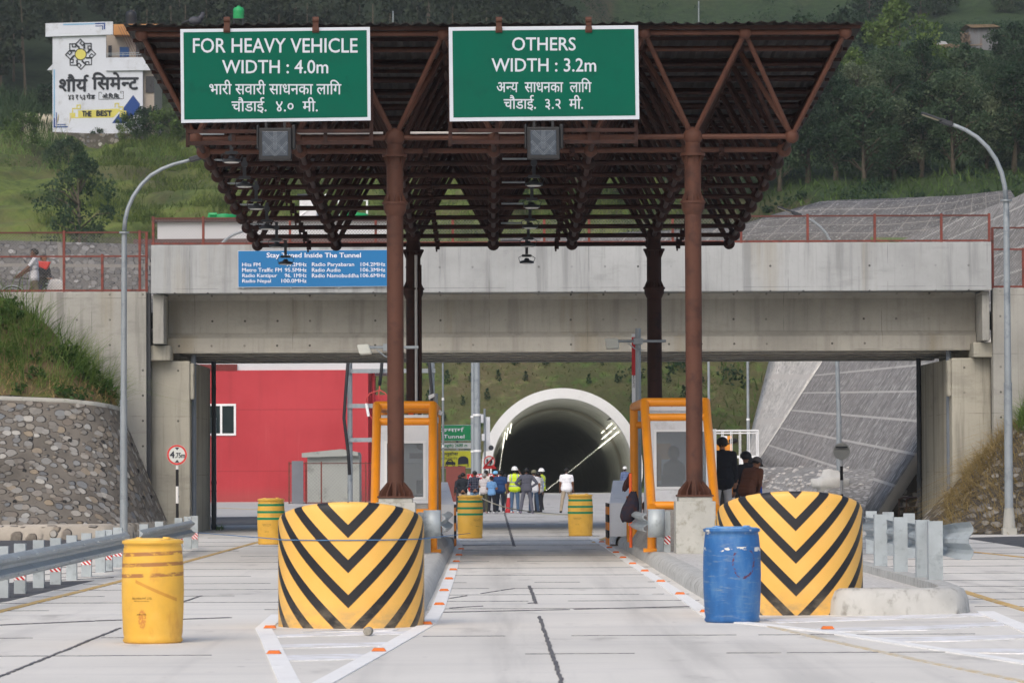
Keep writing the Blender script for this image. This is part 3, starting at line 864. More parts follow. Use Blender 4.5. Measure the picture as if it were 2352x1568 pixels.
for k, j in enumerate((2,4,6,8,10)):
    bay_lamp(.79, YB[j], '%s lamp of the middle row hung under the canopy, below the right arrow signal' % ['front','second','third','fourth','rearmost'][k])

# ------------------------------------------------------------------ the two green gantry signs
GREEN = M('green_sign_sheet', srgb(0,88,70), .75, 0, .06, 1.2, 0, 30, srgb(4,82,66), .4, (1,1,1), .15)
SIGNW = M('white_sign_sheet', srgb(196,203,212), .7, 0, .03, 2)
def board(name, label, c4, Y, border, face, edge, thick=.04, cat='sign', group=None):
    """sign board from its four pixel corners (tl, tr, br, bl)"""
    pts = [P(u,v,Y) for u,v in c4]; ce = sum(pts, Vector())/4
    t = thing(name, label, cat, ce, group)
    m = MB(); m.prism(pts, Vector((0,thick,0))); m.build('board', edge, t)
    inn = [p+(ce-p).normalized()*0 for p in pts]
    tl, tr, br, bl = [p.copy() for p in pts]
    ex = (tr-tl).normalized(); ez = (tl-bl).normalized(); b = border
    q = [tl+ex*b-ez*b, tr-ex*b-ez*b, br-ex*b+ez*b, bl+ex*b+ez*b]
    m = MB(); m.poly([p-Vector((0,.004,0)) for p in q][::-1]); m.build('face', face, t, False, 0, False)
    return t
YS = 60.9
s1 = board('lane_sign', 'green board reading FOR HEAVY VEHICLE, on the left of the canopy front', [(414,67.5),(849.5,62.5),(851.5,276.5),(416,282.5)], YS, .052, GREEN, SIGNW)
TY = YS-.009
text_px('FOR HEAVY VEHICLE', 443.5, 88.5, 821, 121.5, TY, SIGNW, s1, heavy=.45)
text_px('WIDTH : 4.0m', 510.5, 138.5, 753.5, 169, TY, SIGNW, s1, heavy=.45)
text_px('भारी सवारी साधनका लािग', 481, 184, 784, 217.5, TY, SIGNW, s1, heavy=.35)
text_px('चौडाई.  ४.०  मी.', 532, 224, 729.5, 260, TY, SIGNW, s1, heavy=.35)
s2 = board('lane_sign', 'green board reading OTHERS, in the middle of the canopy front', [(1030.5,63),(1465.5,58.5),(1468.5,274),(1033,279)], YS, .06, GREEN, SIGNW)
text_px('OTHERS', 1176.5, 86.5, 1322, 116.5, TY, SIGNW, s2, heavy=.45)
text_px('WIDTH : 3.2m', 1129.5, 134.5, 1369, 165, TY, SIGNW, s2, heavy=.45)
text_px('अन~य  साधनका  लािग', 1141, 180, 1358.5, 212.5, TY, SIGNW, s2, heavy=.35)
text_px('चौडाई.  ३.२  मी.', 1157, 219, 1339, 254, TY, SIGNW, s2, heavy=.35)
for t, us, fr in ((s1,(521,725),(432,855)),(s2,(1146,1352),(1037,1465))):
    for u in us:
        m = MB(); p = P(u,64,YS)
        m.box(p.x-.055,p.x+.055,YS-.03,YS+.06,p.z-.08,p.z+.0,); m.box(p.x-.05,p.x+.05,YS-.05,YS-.031,p.z-.055,p.z+.02)
        m.box(p.x-.045,p.x+.045,YS+.0,YS+.05,p.z,p.z+.16); m.cyl((p.x-.05,YS+.02,p.z+.13),(p.x+.05,YS+.02,p.z+.13),.05,seg=12); m.build('hanger_bracket', RUST, t)
    m = MB(); xa, xb2 = PX(fr[0],YS+.1), PX(fr[1],YS+.1)
    za, zc2 = PZ(100,YS+.1), PZ(327,YS+.1)
    for z in (zc2, zc2+.19, za): m.box(xa,xb2,YS+.06,YS+.11,z-.03,z+.03)
    for k in range(5):
        x = xa+(xb2-xa)*k/4; m.box(x-.03,x+.03,YS+.112,YS+.16,zc2-.06,za)
    m.build('support_frame', RUST_SHADE, t)
# lane signals
GLASS_D = M('signal_glass', srgb(48,60,74), .25, 0, .06, 3, spec=.6)
LED = M('led_dot', srgb(120,130,140), .4, 0, .1, 5)
def signal(u, label):
    Y = 60.75; t = thing('lane_signal', label, 'traffic signal', P(u,330,Y), 'lane signals under the green signs')
    x = PX(u,Y); zt_, zb_ = PZ(292,Y), PZ(366,Y); w = .265
    m = MB(); m.box(x-w,x+w,Y,Y+.14,zb_,zt_); m.box(x+w,x+w+.06,Y+.05,Y+.16,zb_+.18,zt_+.05); m.box(x-w-.04,x-w,Y+.05,Y+.16,zb_+.18,zt_+.05); m.build('housing', BLACK, t, False, .015)
    m = MB(); m.box(x-w+.055,x+w-.055,Y-.006,Y+.01,zb_+.065,zt_-.055); m.build('glass_panel', GLASS_D, t, False, .03)
    m = MB(); cz = (zb_+zt_)/2+.005; yy = Y-.0085
    def dots(a, b, n, rows):
        a, b = Vector(a), Vector(b); d = (b-a).normalized(); nn = Vector((-d.y,d.x))
        for r_ in range(rows):
            for k in range(n):
                q = a.lerp(b,k/(n-1))+nn*(r_-(rows-1)/2)*.017
                m.add([(x+q.x+.0055*math.cos(h),yy,cz+q.y+.0055*math.sin(h)) for h in (0,1.05,2.1,3.14,4.19,5.24)],[(0,1,2,3,4,5)])
    dots((0,.19),(0,-.09),18,4)
    dots((-.16,.17),(-.03,.05),9,4); dots((.16,.17),(.03,.05),9,4)
    dots((-.19,.02),(.0,-.19),14,3); dots((.19,.02),(.0,-.19),14,3)
    dots((-.16,-.14),(-.02,.0),9,3); dots((.16,-.14),(.02,.0),9,3)
    m.build('led_dots', LED, t, False, 0, False)
    m = MB(); 
    for xx in (x-.15,x+.15): m.box(xx-.02,xx+.02,Y+.05,Y+.09,zt_,PZ(279,Y))
    m.build('mount', BLACK, t)
signal(633.5, 'square black lane signal with a dotted arrow under the FOR HEAVY VEHICLE board')
signal(1251.5, 'square black lane signal with a dotted arrow under the OTHERS board')
# two pigeons-size birds sit on the roof edge
def bird(p, s, label):
    t = thing('pigeon', label, 'bird', p)
    m = MB(); m.sphere((p.x,p.y,p.z+.09*s), .075*s, 12, 8, 0, (1.5,1,.95)); m.tube([(p.x+.06*s,p.y,p.z+.11*s),(p.x+.11*s,p.y,p.z+.16*s),(p.x+.12*s,p.y,p.z+.185*s)],[.05*s,.038*s,.034*s],8); m.sphere((p.x+.125*s,p.y,p.z+.20*s),.036*s,10,7); m.cyl((p.x+.15*s,p.y,p.z+.2*s),(p.x+.185*s,p.y,p.z+.19*s),.009*s,.001,6)
    m.prism([(p.x-.08*s,p.y-.03*s,p.z+.09*s),(p.x-.22*s,p.y-.035*s,p.z+.04*s),(p.x-.22*s,p.y+.035*s,p.z+.04*s),(p.x-.08*s,p.y+.03*s,p.z+.09*s)],(0,0,.02*s)); m.cyl((p.x,p.y-.02*s,p.z),(p.x,p.y-.02*s,p.z+.04*s),.006*s,seg=5); m.cyl((p.x,p.y+.02*s,p.z),(p.x,p.y+.02*s,p.z+.04*s),.006*s,seg=5)
    m.build('bird_body', M('grey_feathers', srgb(70,72,80), .7, 0, .25, 12), t, 'full')
bird(P(448,61,61.4), 1.0, 'grey pigeon perched on the left roof edge of the canopy')
# ------------------------------------------------------------------ bridge over the road
YF, YR = 92.0, 103.0
BXL, BXR = PX(347,YF,700), PX(2278,YF,700)
zt_p, zb_p = PZ(560,YF), PZ(671,YF)
br = thing('road_bridge', 'pale concrete bridge crossing the road in front of the tunnel', 'bridge', ((BXL+BXR)/2, 97, 0))
m = MB(); m.box(BXL,BXR,YF,YF+.28,zb_p,zt_p); m.build('parapet', CONC, br, False, .015)
m = MB(); m.box(BXL+.04,BXR-.04,YF+.28,YR+.4,zb_p+.03,zb_p+.32); m.build('deck_slab', CONC, br)
m = MB(); m.box(BXL,BXR,YR+.4,YR+.68,zb_p,zt_p); m.build('parapet', CONC, br)
GX0, GX1 = PX(387,YF+1.5,750), PX(2240,YF+1.5,750)
zg0 = PZ(808,93.3)
GIRD = concrete('girder_concrete', srgb(168,165,156), .5, True, 1.5)
for k in range(5):
    y = 93.3 + 2.2*k
    m = MB(); sec = [(0,0),(0,.36),(.22,.5),(.22,zb_p-zg0-.12),(.02,zb_p-zg0+.02),(.80,zb_p-zg0+.02),(.60,zb_p-zg0-.12),(.60,.5),(.82,.36),(.82,0)]
    m.prism([(GX0,y+a,zg0+b) for a, b in sec], (GX1-GX0,0,0)); m.build('girder', GIRD, br)
for xa, xb2 in ((BXL+.02,GX0-.01),(GX1+.01,BXR-.02)):
    m = MB(); m.box(xa,xb2,YF+.25,YR,PZ(786,YF),zb_p-.01); m.build('end_diaphragm', CONCW, br, False, .02)
for k in range(6):
    xx = GX0+1+(GX1-GX0-2)*k/5
    if k in (0,5): continue
    m = MB(); m.box(xx-.12,xx+.12,94.15,YR-1,zg0+.5,zb_p); m.build('cross_beam', GIRD, br)
# abutments
AL, AR = PX(436,93,1000), PX(2187,93,1000)
zab = PZ(826,93)
ABUT = concrete('abutment_concrete', srgb(170,167,155), .9, True, 1.45, srgb(150,126,84))
for s_, xa, xb2, lab in ((-1,BXL-.1,AL,'left'),(1,AR,BXR+.1,'right')):
    t = thing('bridge_abutment', 'tall streaked concrete abutment carrying the %s end of the bridge' % lab, 'abutment', ((xa+xb2)/2,97,0), 'bridge abutments')
    m = MB(); m.box(xa,xb2,93.0,99.9,-.05,zab); m.build('abutment_wall', ABUT, t, False, .03)
    m = MB()
    if s_ < 0: m.box(xa,PX(392,92.6,800),92.6,99.8,zab+.002,PZ(790,92.6))
    else: m.box(PX(2236,92.6,800),xb2,92.6,99.8,zab+.002,PZ(790,92.6))
    m.build('bearing_shelf', ABUT, t, False, .03)
    m = MB()
    if s_ < 0: m.box(xb2-.002,xb2+.10,93.05,93.4,zab-.95,zab-.05)
    else: m.box(xa-.10,xa+.002,93.05,93.4,zab-.95,zab-.05)
    m.build('corner_corbel', ABUT, t, False, .04)
    for (u, Y, v0, mt) in (((444.5,93.6,812,PVC),(491,99.6,827,PVCD)) if s_ < 0 else ((2180,93.6,806,PVC),(2111,99.6,826,PVCD))):
        x = PX(u,Y,1000); m = MB(); m.cyl((x,Y,-.02),(x,Y,PZ(v0,Y)),.068 if mt is PVC else .062,seg=14)
        for z in (1.0,2.4,3.7): m.cyl((x,Y,z),(x,Y,z+.03),.075,seg=14)
        for z in (.95,2.1): m.cyl((x,Y,z-.9),(x,Y,z-.82),.076,seg=14)
        m.build('drain_pipe', mt, t, True)
# retaining walls beside the bridge
zw = PZ(670,92.3,200)
wl = thing('retaining_wall', 'streaked concrete retaining wall left of the bridge, with a fence on top', 'wall', (-12,92.3,0))
m = MB(); m.box(-26,BXL-.15,92.35,92.75,-.05,zw); m.build('wall_panel', CONCW, wl, False, .02)
m = MB(); m.box(BXL-.18,BXL-.06,92.45,92.75,-.05,zw-.02); m.build('joint_filler', DARKG, wl)
zw2 = PZ(661,92.3,2320)
wr = thing('retaining_wall', 'streaked concrete retaining wall right of the bridge', 'wall', (15,92.3,0))
m = MB(); m.box(BXR+.07,30,92.35,92.75,-.05,zw2); m.build('wall_panel', CONCW, wr, False, .02)
m = MB(); m.box(-26,BXL-.2,92.76,YR,zw-.52,zw-.42); kind(m.build('bridge_road_left', ASPH), 'structure', 'road surface approaching the bridge from the left')
m = MB(); m.box(BXR+.1,30,92.76,YR,zw2-.65,zw2-.55); kind(m.build('bridge_road_right', ASPH), 'structure', 'road surface leaving the bridge to the right')
m = MB(); m.box(-26,BXL-.3,YR+.1,YR+.4,-.05,zw-.3); tag(m.build('retaining_wall', CONCW), 'rear concrete retaining wall of the left bridge approach, hidden behind the fence', 'wall')

def chain_fence(name, label, x0, x1, Y, z0, z1, posts, group=None, mid=None, mesh=.075, rail=RAILP, subposts=()):
    t = thing(name, label, 'fence', ((x0+x1)/2,Y,z0), group)
    m = MB(); m.box(x0,x1,Y-.02,Y+.02,z1-.02,z1+.02); m.build('top_rail', rail, t)
    m = MB(); m.box(x0,x1,Y-.022,Y+.022,z0+.02,z0+.065); m.build('bottom_rail', REDP, t)
    if mid: m = MB(); m.box(x0,x1,Y-.018,Y+.018,mid-.02,mid+.02); m.build('middle_rail', REDP, t)
    for x, a, b in posts:
        m = MB(); m.box(x-.03,x+.03,Y-.035,Y+.035,a,b); m.build('post', REDP, t)
    m = MB(); h = z1-z0-.05; n = int((x1-x0+h)/mesh)
    for k in range(n):
        for s in (1,-1):
            xa = x0-h+k*mesh if s > 0 else x0+k*mesh
            xb2 = xa+h if s > 0 else xa-h
            p, q = Vector((xa,Y+.03,z0+.04)), Vector((xb2,Y+.03,z1))
            lo, hi = x0, x1
            d = q-p; t0, t1 = 0, 1
            for bx in (lo,hi):
                pass
            ta, tb = (lo-p.x)/d.x, (hi-p.x)/d.x
            if ta > tb: ta, tb = tb, ta
            t0, t1 = max(0,ta), min(1,tb)
            if t1-t0 > .02: m.bar(p+d*t0, p+d*t1, .0055, .0055)
    m.build('mesh_panel', WIRE, t, False, 0, False)
    return t
zf1 = PZ(501,YF,400)
us = [352,467,666,863,1040,1138,1250,1353,1545,1702,1855,2009,2162,2272]
chain_fence('chain_link_fence', 'red chain link fence along the top of the bridge parapet', BXL, BXR, YF+.14, zt_p, zf1, [(PX(u,YF+.14,530), zt_p-.02, zf1+.05) for u in us])
zf2 = PZ(534,92.5,150)
chain_fence('chain_link_fence', 'tall red chain link fence on the left retaining wall, before the man with a bicycle', -24, BXL-.12, 92.55, zw, zf2, [(PX(147,92.55,600),zw,zf2+.05),(PX(414/1.0*1.0,92.55,600) if False else PX(325-170+1,92.55,600)-99,zw,zf2) if False else (PX(322-1,92.55,600),zw,zf2+.05),(PX(-60,92.55,600),zw,zf2+.05),(PX(235,92.55,640),zw,PZ(580,92.55))][:] + [(BXL-.16,zw,zf2)], mid=PZ(585,92.5))
zf3 = PZ(523,92.5,2320)
chain_fence('chain_link_fence', 'red chain link fence on the right retaining wall beside the lamp post', BXR+.08, 28, 92.55, zw2, zf3, [(PX(2350,92.55,600),zw2,PZ(574,92.5)),(BXR+.1,zw2,zf3),(18,zw2,zf3)], mid=PZ(577,92.5))
# blue radio board on the parapet
BLUE = M('blue_sign_sheet', srgb(24,112,170), .45, 0, .05, 1.0)
YB_ = YF-.06
rb = board('radio_board', 'blue board listing radio stations to tune to inside the tunnel, fixed to the bridge', [(546,575.5),(905,573),(905,658),(546.5,660)], YB_, .012, BLUE, SIGNW, .05)
WL = M('white_lettering', srgb(232,234,242), .5, 0, .02, 3)
bx = lambda z: 537.5+z*.18530*1.0
def bt(s, z0, y0, z1, y1, b=.12):
    k = 600/2352/1.37670
    text_px(s, 740/1.3767+z0*k, 780/1.3767+y0*k, 740/1.3767+z1*k, 780/1.3767+y1*k, YB_-.011, WL, rb, heavy=b)
bt('Stay Tuned Inside The Tunnel', 405, 76, 1572, 152, .25)
for s, z0, z1, y0, y1 in (('Hits FM',101,325,200,244),('Metro Traffic FM',101,592,264,312),('Radio Kantipur',103,533,335,392),('Radio Nepal',103,457,402,458),
      ('91.2MHz',648,899,197,243),('95.5MHz',630,899,265,311),('96. 1MHz',628,899,333,379),('100.0MHz',588,899,399,445),
      ('Radio Paryabaran',966,1488,196,256),('Radio Audio',966,1320,264,311),('Radio Namobuddha',966,1546,334,381),
      ('104.2MHz',1569,1875,195,241),('106.3MHz',1569,1875,263,309),('106.6MHz',1569,1875,332,378)):
    bt(s, z0, y0, z1, y1)
for u in (558,668,778,886):
    m = MB(); p = P(u,661.5,YB_); m.cyl((p.x,YB_+.04,p.z),(p.x,YB_-.01,p.z),.018,seg=8); m.build('fixing_bolt', GALV, rb)

# ------------------------------------------------------------------ booths with orange guard frames
BGLASS = NT('booth_glass', .05, 0, .6)
BGLASS.b.inputs['Transmission Weight'].default_value = .72
BGLASS.b.inputs['IOR'].default_value = 1.05
BGLASS.b.inputs['Base Color'].default_value = (.52,.56,.59,1)  # pale base colour stands in for sky and road reflected in the pane
BGLASS = BGLASS.mat
INT = M('booth_interior', srgb(196,202,208), .8, 0, .08, 1.5)
MONI = M('pale_machine', srgb(206,204,198), .5, 0, .05, 3)
def booth(label, cx, top_v, win, group='toll booths'):
    """booth shell with a front window given in pixels (u0, v0, u1, v1) at the front wall"""
    Y0, Y1 = 68.3, 71.3; z0 = .44; zt_ = PZ(top_v,Y0); w = .50
    t = thing('toll_booth', label, 'toll booth', (cx,Y0,z0), group)
    x0, x1 = PX(win[0],Y0), PX(win[2],Y0); za, zb2 = PZ(win[3],Y0), PZ(win[1],Y0)
    xl, xr = cx-w, cx+w
    m = MB(); th = .05
    m.box(xl,xr,Y0,Y0+th,z0,za); m.box(xl,xr,Y0,Y0+th,zb2,zt_); m.box(xl,x0,Y0,Y0+th,za+.001,zb2-.001); m.box(x1,xr,Y0,Y0+th,za+.001,zb2-.001)
    m.box(xl,xl+th,Y0+th,Y1,z0,za-.1); m.box(xr-th,xr,Y0+th,Y1,z0,za-.1); m.box(xl,xl+th,Y0+th,Y1,zb2,zt_); m.box(xr-th,xr,Y0+th,Y1,zb2,zt_)
    for y in (Y0+th,Y0+1.4,Y1-.3):
        m.box(xl,xl+th,y,y+.25,za-.1,zb2); m.box(xr-th,xr,y,y+.25,za-.1,zb2)
    m.box(xl,xr,Y1,Y1+th,z0,zt_); m.build('booth_wall', WHITEB, t)
    m = MB(); m.box(xl-.06,xr+.06,Y0-.08,Y1+.12,zt_+.002,zt_+.13); m.build('booth_roof', WHITEB, t, False, .02)
    m = MB(); m.box(xl+th,xr-th,Y0+th,Y1,z0+.01,z0+.04); m.box(xl+th+.002,xr-th-.002,Y1-.03,Y1-.004,z0+.05,zt_-.03); m.build('booth_lining', INT, t)
    m = MB(); f = .045; y = Y0-.02
    for a in ((x0-f,x1+f,za-f,za),(x0-f,x1+f,zb2,zb2+f),(x0-f,x0,za+.001,zb2-.001),(x1,x1+f,za+.001,zb2-.001)): m.box(a[0],a[1],y,Y0-.001,a[2],a[3])
    wf = m.build('window_frame', WHITEP, t)
    m = MB(); m.box(x0,x1,Y0+.012,Y0+.018,za,zb2); m.build('pane', BGLASS, wf)
    m = MB(); m.box(xl+th,xl+th+.008,Y0+.5,Y0+1.4,za-.08,zb2); m.box(xr-th-.008,xr-th,Y0+.5,Y0+1.4,za-.08,zb2); m.build('side_pane', BGLASS, t)
    m = MB(); m.box(cx-.4,cx+.4,Y0+.5,Y0+1.1,za-.02,za+.03); m.build('desk', DARKG, t)
    return t, z0, za
bl, z0_, za_ = booth('narrow white toll booth in an orange frame on the left island', -1.53, 968, (889,1017,972,1140))
m = MB(); m.box(-1.35,-1.10,69.0,69.25,za_+.05,za_+.30); m.build('monitor', BLACK, bl)
m = MB(); m.box(-1.62,-1.28,69.4,69.7,za_+.03,za_+.62); m.build('ticket_machine', MONI, bl, False, .02)
m = MB(); m.box(-1.5,-1.25,70.2,70.3,za_+.7,za_+.8); m.sphere((-1.25,69.9,za_+.98),.13,12,8); m.build('desk_fan', DARKG, bl)
m = MB(); p = P(944,958,69); m.cyl((p.x,p.y,p.z-.0),(p.x,p.y,p.z+.08),.05,seg=12); m.build('beacon', emit('unused_amber',(0,0,0,1),0) if False else M('amber_beacon', srgb(230,100,40), .3), bl, True)
brt, z0_, za_ = booth('white toll booth in an orange frame on the right island, beside the black jacket', 3.42, 946, (1508,993,1640,1119))
m = MB(); m.box(3.15,3.55,69.2,69.3,za_+.03,za_+.22); m.build('monitor', BLACK, brt)
m = MB(); m.box(3.02,3.2,70.2,70.4,za_+.1,za_+.62); m.box(3.1,3.4,70.7,70.72,za_+.5,za_+.8); m.build('notice_panel', M('tan_panel', srgb(210,170,120), .6), brt)
m = MB(); m.sphere((3.42,70.0,za_+.62),.11,14,10,0,(1,1,1.25)); m.tube([(3.42,70.0,za_+.5),(3.42,70.0,za_+.4),(3.42,70,za_+.1)],[.06,.2,.23],12); m.build('clerk_chair', BLACK, brt, 'full')
def guard_frame(label, xl, xr, vt, v2, vb, foot):
    t = thing('guard_frame', label, 'guard frame', ((xl+xr)/2,66,.2), 'orange tube guard frames')
    r = .078; zt_ = PZ(vt,67.0); zk = PZ(vb,63.6)
    z2 = PZ(v2,66.5); y2 = 67.0-(zt_-z2)/(zt_-zk)*3.4
    dl, dr = foot
    for x, dx in ((xl,dl),(xr,dr)):
        m = MB(); m.tube([(x,67.0,zt_),(x+dx,63.6,zk),(x+dx,63.5,zk-.04)],[r,r,r],16); m.cyl((x+dx,63.6,.25),(x+dx,63.6,zk),r*.95,seg=16); m.box(x+dx-.14,x+dx+.14,63.46,63.74,.19,.25); m.build('front_post', ORANGE, t, True)
        m = MB(); m.cyl((x,71.9,.19),(x,71.9,zt_),r,seg=16); m.box(x-.14,x+.14,71.76,72.04,.19,.25); m.build('rear_post', ORANGE, t, True)
        m = MB(); m.cyl((x,67.0,zt_),(x,71.9,zt_),r,seg=16); m.sphere((x,67,zt_),r*1.0,14,9); m.sphere((x,71.9,zt_),r*1.0,14,9); m.build('side_bar', ORANGE, t, True)
    k = (zt_-z2)/(zt_-zk)
    for nm, y, z, f, rr in (('top_bar',67.0,zt_,0,r),('cross_bar',y2,z2,k,r*.85),('bottom_bar',63.6,zk,1,r*.9),('rear_bar',71.9,zt_,0,r),('rear_bar',71.9,zt_-.35,0,r*.85)):
        a, b = xl+dl*f, xr+dr*f
        m = MB(); m.cyl((a,y,z),(b,y,z),rr,seg=16)
        mid = a+(b-a)*.45
        m.cyl((mid-.012,y,z),(mid+.012,y,z),rr+.004,seg=16); m.build(nm, ORANGE, t, True)
guard_frame('orange tube guard frame around the left toll booth', PX(866,67,930), PX(994.5,67,930), 930, 967, 1177, (.06,.04))
guard_frame('orange tube guard frame around the right toll booth', PX(1480,67,925), PX(1621,67,925), 925, 959.5, 1162, (-.03,-.05))
for x0, x1, lab in ((-2.1,-.98,'left'),(2.85,5.1,'right')):
    m = MB(); m.box(x0,x1,68.1 if x0 < 0 else 68.2,77,.193,.44); tag(m.build('booth_plinth', CONCS, None, False, .02), 'low concrete plinth under the %s toll booth' % lab, 'plinth')
# white blocks with striped edge, and sloped barrier pieces
STRIPEOB = NT('orange_black_edge', .6); co_ = STRIPEOB.coord('Object'); z_ = STRIPEOB.sep(co_)[2]
STRIPEOB = STRIPEOB.out(STRIPEOB.mix(STRIPEOB.math('GREATER_THAN', STRIPEOB.math('FRACT', STRIPEOB.math('DIVIDE', z_, .32)), .5), srgb(226,140,60), srgb(30,30,32)))
BLOCKW = M('white_painted_concrete', srgb(242,243,245), .7, 0, .03, 2, .15, 20, srgb(222,224,226), .36)
def white_block(label, x0, x1, lane, Y, zf):
    t = thing('white_block', label, 'barrier block', ((x0+x1)/2,Y,.2), 'white concrete blocks at the booths')
    d = (x1-x0)
    pf = [(x0,Y,.19),(x1,Y,.19),(x1,Y,zf),(x0,Y,zf)]
    i0 = x0+.08 if lane > 0 else x0; i1 = x1-.13 if lane < 0 else x1
    if lane > 0: i0, i1 = x0+.12, x1
    else: i0, i1 = x0, x1-.14
    bk = [(x0,Y+1.6,.19),(x1,Y+1.6,.19),(i1,Y+1.3,zf+.46),(i0,Y+1.3,zf+.46)]
    m = MB(); m.add(pf+bk, [(0,1,2,3),(7,6,5,4),(0,4,5,1),(1,5,6,2),(2,6,7,3),(3,7,4,0)]); m.build('block_body', BLOCKW, t, False, .012)
    xe = x0-.035 if lane > 0 else x1+.035
    m = MB(); m.box(min(xe, x0 if lane > 0 else x1),max(xe,x0 if lane > 0 else x1),Y-.01,Y+1.5,.0,zf-.01); m.build('striped_edge', STRIPEOB, t)
white_block('white concrete block with a sloping top left of the lane, by the left booth', -1.15, PX(1042.5,77.4), -1, 77.4, .86)
white_block('white concrete block with a sloping top right of the lane, behind the draped dark jacket', PX(1399,77.4), PX(1452,77.4), 1, 77.4, .88)
BARC = M('barrier_concrete', srgb(160,158,154), .85, 0, .13, 2, .25, 25, srgb(128,126,120), .42, (1,1,4))
def sloped(label, xa, xb2, dirx, Y0):
    m = MB(); y1 = Y0+8.5
    sec = [(xa,.19),(xa+dirx*.62,.19),(xa+dirx*.62,.98),(xa+dirx*.30,.98),(xa+dirx*.24,.55)]
    m.prism([(x,Y0+2.2,z) for x, z in sec], (0,5.5,0)); 
    m.add([(xa,Y0,.19),(xa+dirx*.62,Y0,.19),(xa+dirx*.62,Y0,.3),(xa+dirx*.1,Y0,.3)]+[(xa,Y0+2.195,.19),(xa+dirx*.62,Y0+2.195,.19),(xa+dirx*.62,Y0+2.195,.9),(xa+dirx*.25,Y0+2.195,.6)],[(0,1,2,3),(7,6,5,4),(0,4,5,1),(1,5,6,2),(2,6,7,3),(3,7,4,0)])
    tag(m.build('sloped_barrier', BARC, None, False, .01), label, 'concrete barrier', 'sloped barrier ends')
sloped('grey concrete barrier with a sloped end on the kerb beside the right booth', 2.66, 3.2, 1, 64.2)
sloped('grey concrete barrier with a sloped end on the kerb beside the left booth', -.80, -1.3, -1, 64.2)
# rail barrier nose pieces by the booths
REFL = NT('red_white_reflector', .35); uv_ = REFL.sep(REFL.coord('Object'))
REFL = REFL.out(REFL.mix(REFL.math('GREATER_THAN', REFL.math('FRACT', REFL.math('ADD', REFL.math('DIVIDE', REFL.math('ADD', uv_[0], uv_[2]), .068), .1)), .5), srgb(232,232,232), srgb(190,34,40)))
WPROF = [(0,.155),(.03,.15),(.083,.11),(.083,.075),(0,.02),(0,-.02),(.083,-.075),(.083,-.11),(.03,-.15),(0,-.155)]
def wbeam(m, pts, zc, side=1, thick=.012, mi=0, flare=None):
    """corrugated guardrail sheet along pts; humps point to the right of travel * side"""
    pts = [Vector(p) for p in pts]; n = len(pts); vs = []
    for i, p in enumerate(pts):
        d = (pts[min(i+1,n-1)]-pts[max(i-1,0)]); d.z = 0; d.normalize(); nn = Vector((d.y,-d.x,0))*side
        fl = flare[i] if flare else 1.0
        for off in (0, -thick):
            for a, z in WPROF: vs.append(p+nn*(a+off)+Vector((0,0,zc+z*fl)))
    k = len(WPROF); fs = []
    for i in range(n-1):
        for q in (0,k):
            for j in range(k-1): fs.append(((i*2*k)+q+j,(i*2*k)+q+j+1,((i+1)*2*k)+q+j+1,((i+1)*2*k)+q+j))
        for j in (0,k-1): fs.append((i*2*k+j,i*2*k+k+j,(i+1)*2*k+k+j,(i+1)*2*k+j))
    for i in (0,n-1):
        for j in range(k-1): fs.append((i*2*k+j,i*2*k+j+1,i*2*k+k+j+1,i*2*k+k+j))
    m.add(vs, fs, mi)
def post_reflector(t, x, y, z, w):
    m = MB(); m.box(x-w/2,x+w/2,y-.004,y-.001,z-.07,z+.07); return m
def rail_nose(label, xc, Y, dirx):
    t = thing('guardrail_nose', label, 'guardrail', (xc,Y,.2), 'guardrail noses by the booths')
    m = MB(); vs, fs = [], []
    for i in range(13):
        a = math.pi*i/12; x = xc-.145*math.cos(a); y = Y+.12-.12*math.sin(a)
        vs += [(x,y,.45),(x,y,.92)]
    fs = [(2*i,2*i+2,2*i+3,2*i+1) for i in range(12)]
    m.add(vs, fs); o = m.build('nose_plate', GALV, t, 'full', 0, False); md = o.modifiers.new('s','SOLIDIFY'); md.thickness = .008
    m = MB(); xs = xc+dirx*-.22
    wbeam(m, [(xc-dirx*.14,Y+.12,0),(xc-dirx*.16,Y+.4,0),(xc-dirx*.21,Y+1.3,0),(xc-dirx*.22,Y+4.5,0)], .69, 1 if dirx < 0 else -1); m.build('rail', GALV, t, True)
    for dx, dy, h in ((-dirx*.02,.9,.9),(dirx*.19,.25,.88),(dirx*.09,.65,.7)):
        x, y = xc+dx, Y+dy
        m = MB(); m.box(x-.055,x+.055,y,y+.10,.19,h); po = m.build('post', GALV, t)
        if h > .8: 
            m = post_reflector(t, x, y, .40, .105); r_ = m.build('reflector', REFL, po)
rail_nose('bent galvanised guardrail nose below the orange frame of the right booth', PX(1507,62.8), 62.8, 1)
rail_nose('bent galvanised guardrail nose right of the left crash cushion', PX(992,62.8), 62.8, -1)
# jackets draped by the right booth
def drape(label, u, Y, v0, v1, wdt, mat):
    x = PX(u,Y); za, zb2 = PZ(v1,Y), PZ(v0,Y); m = MB(); N, K = 18, 16; vs = []
    for i in range(N):
        f = i/(N-1); z = zb2+(za-zb2)*f; w = wdt*(.35+.75*math.sin(min(1,f*1.5)*math.pi/2))*(1-.5*max(0,f-.8)/.2)
        for k in range(K):
            a = 2*math.pi*k/K; fold = 1+.16*math.sin(5*a+f*3)
            vs.append((x-.10*f*1.2+w*math.cos(a)*fold, Y+w*.45*math.sin(a)*fold, z+.02*math.sin(3*a+f*7)))
    m.add(vs, [(i*K+k,i*K+(k+1)%K,(i+1)*K+(k+1)%K,(i+1)*K+k) for i in range(N-1) for k in range(K)]+[tuple(range(K)),tuple((N-1)*K+k for k in range(K))])
    tag(m.build('draped_jacket', mat, None, 'full'), label, 'jacket')
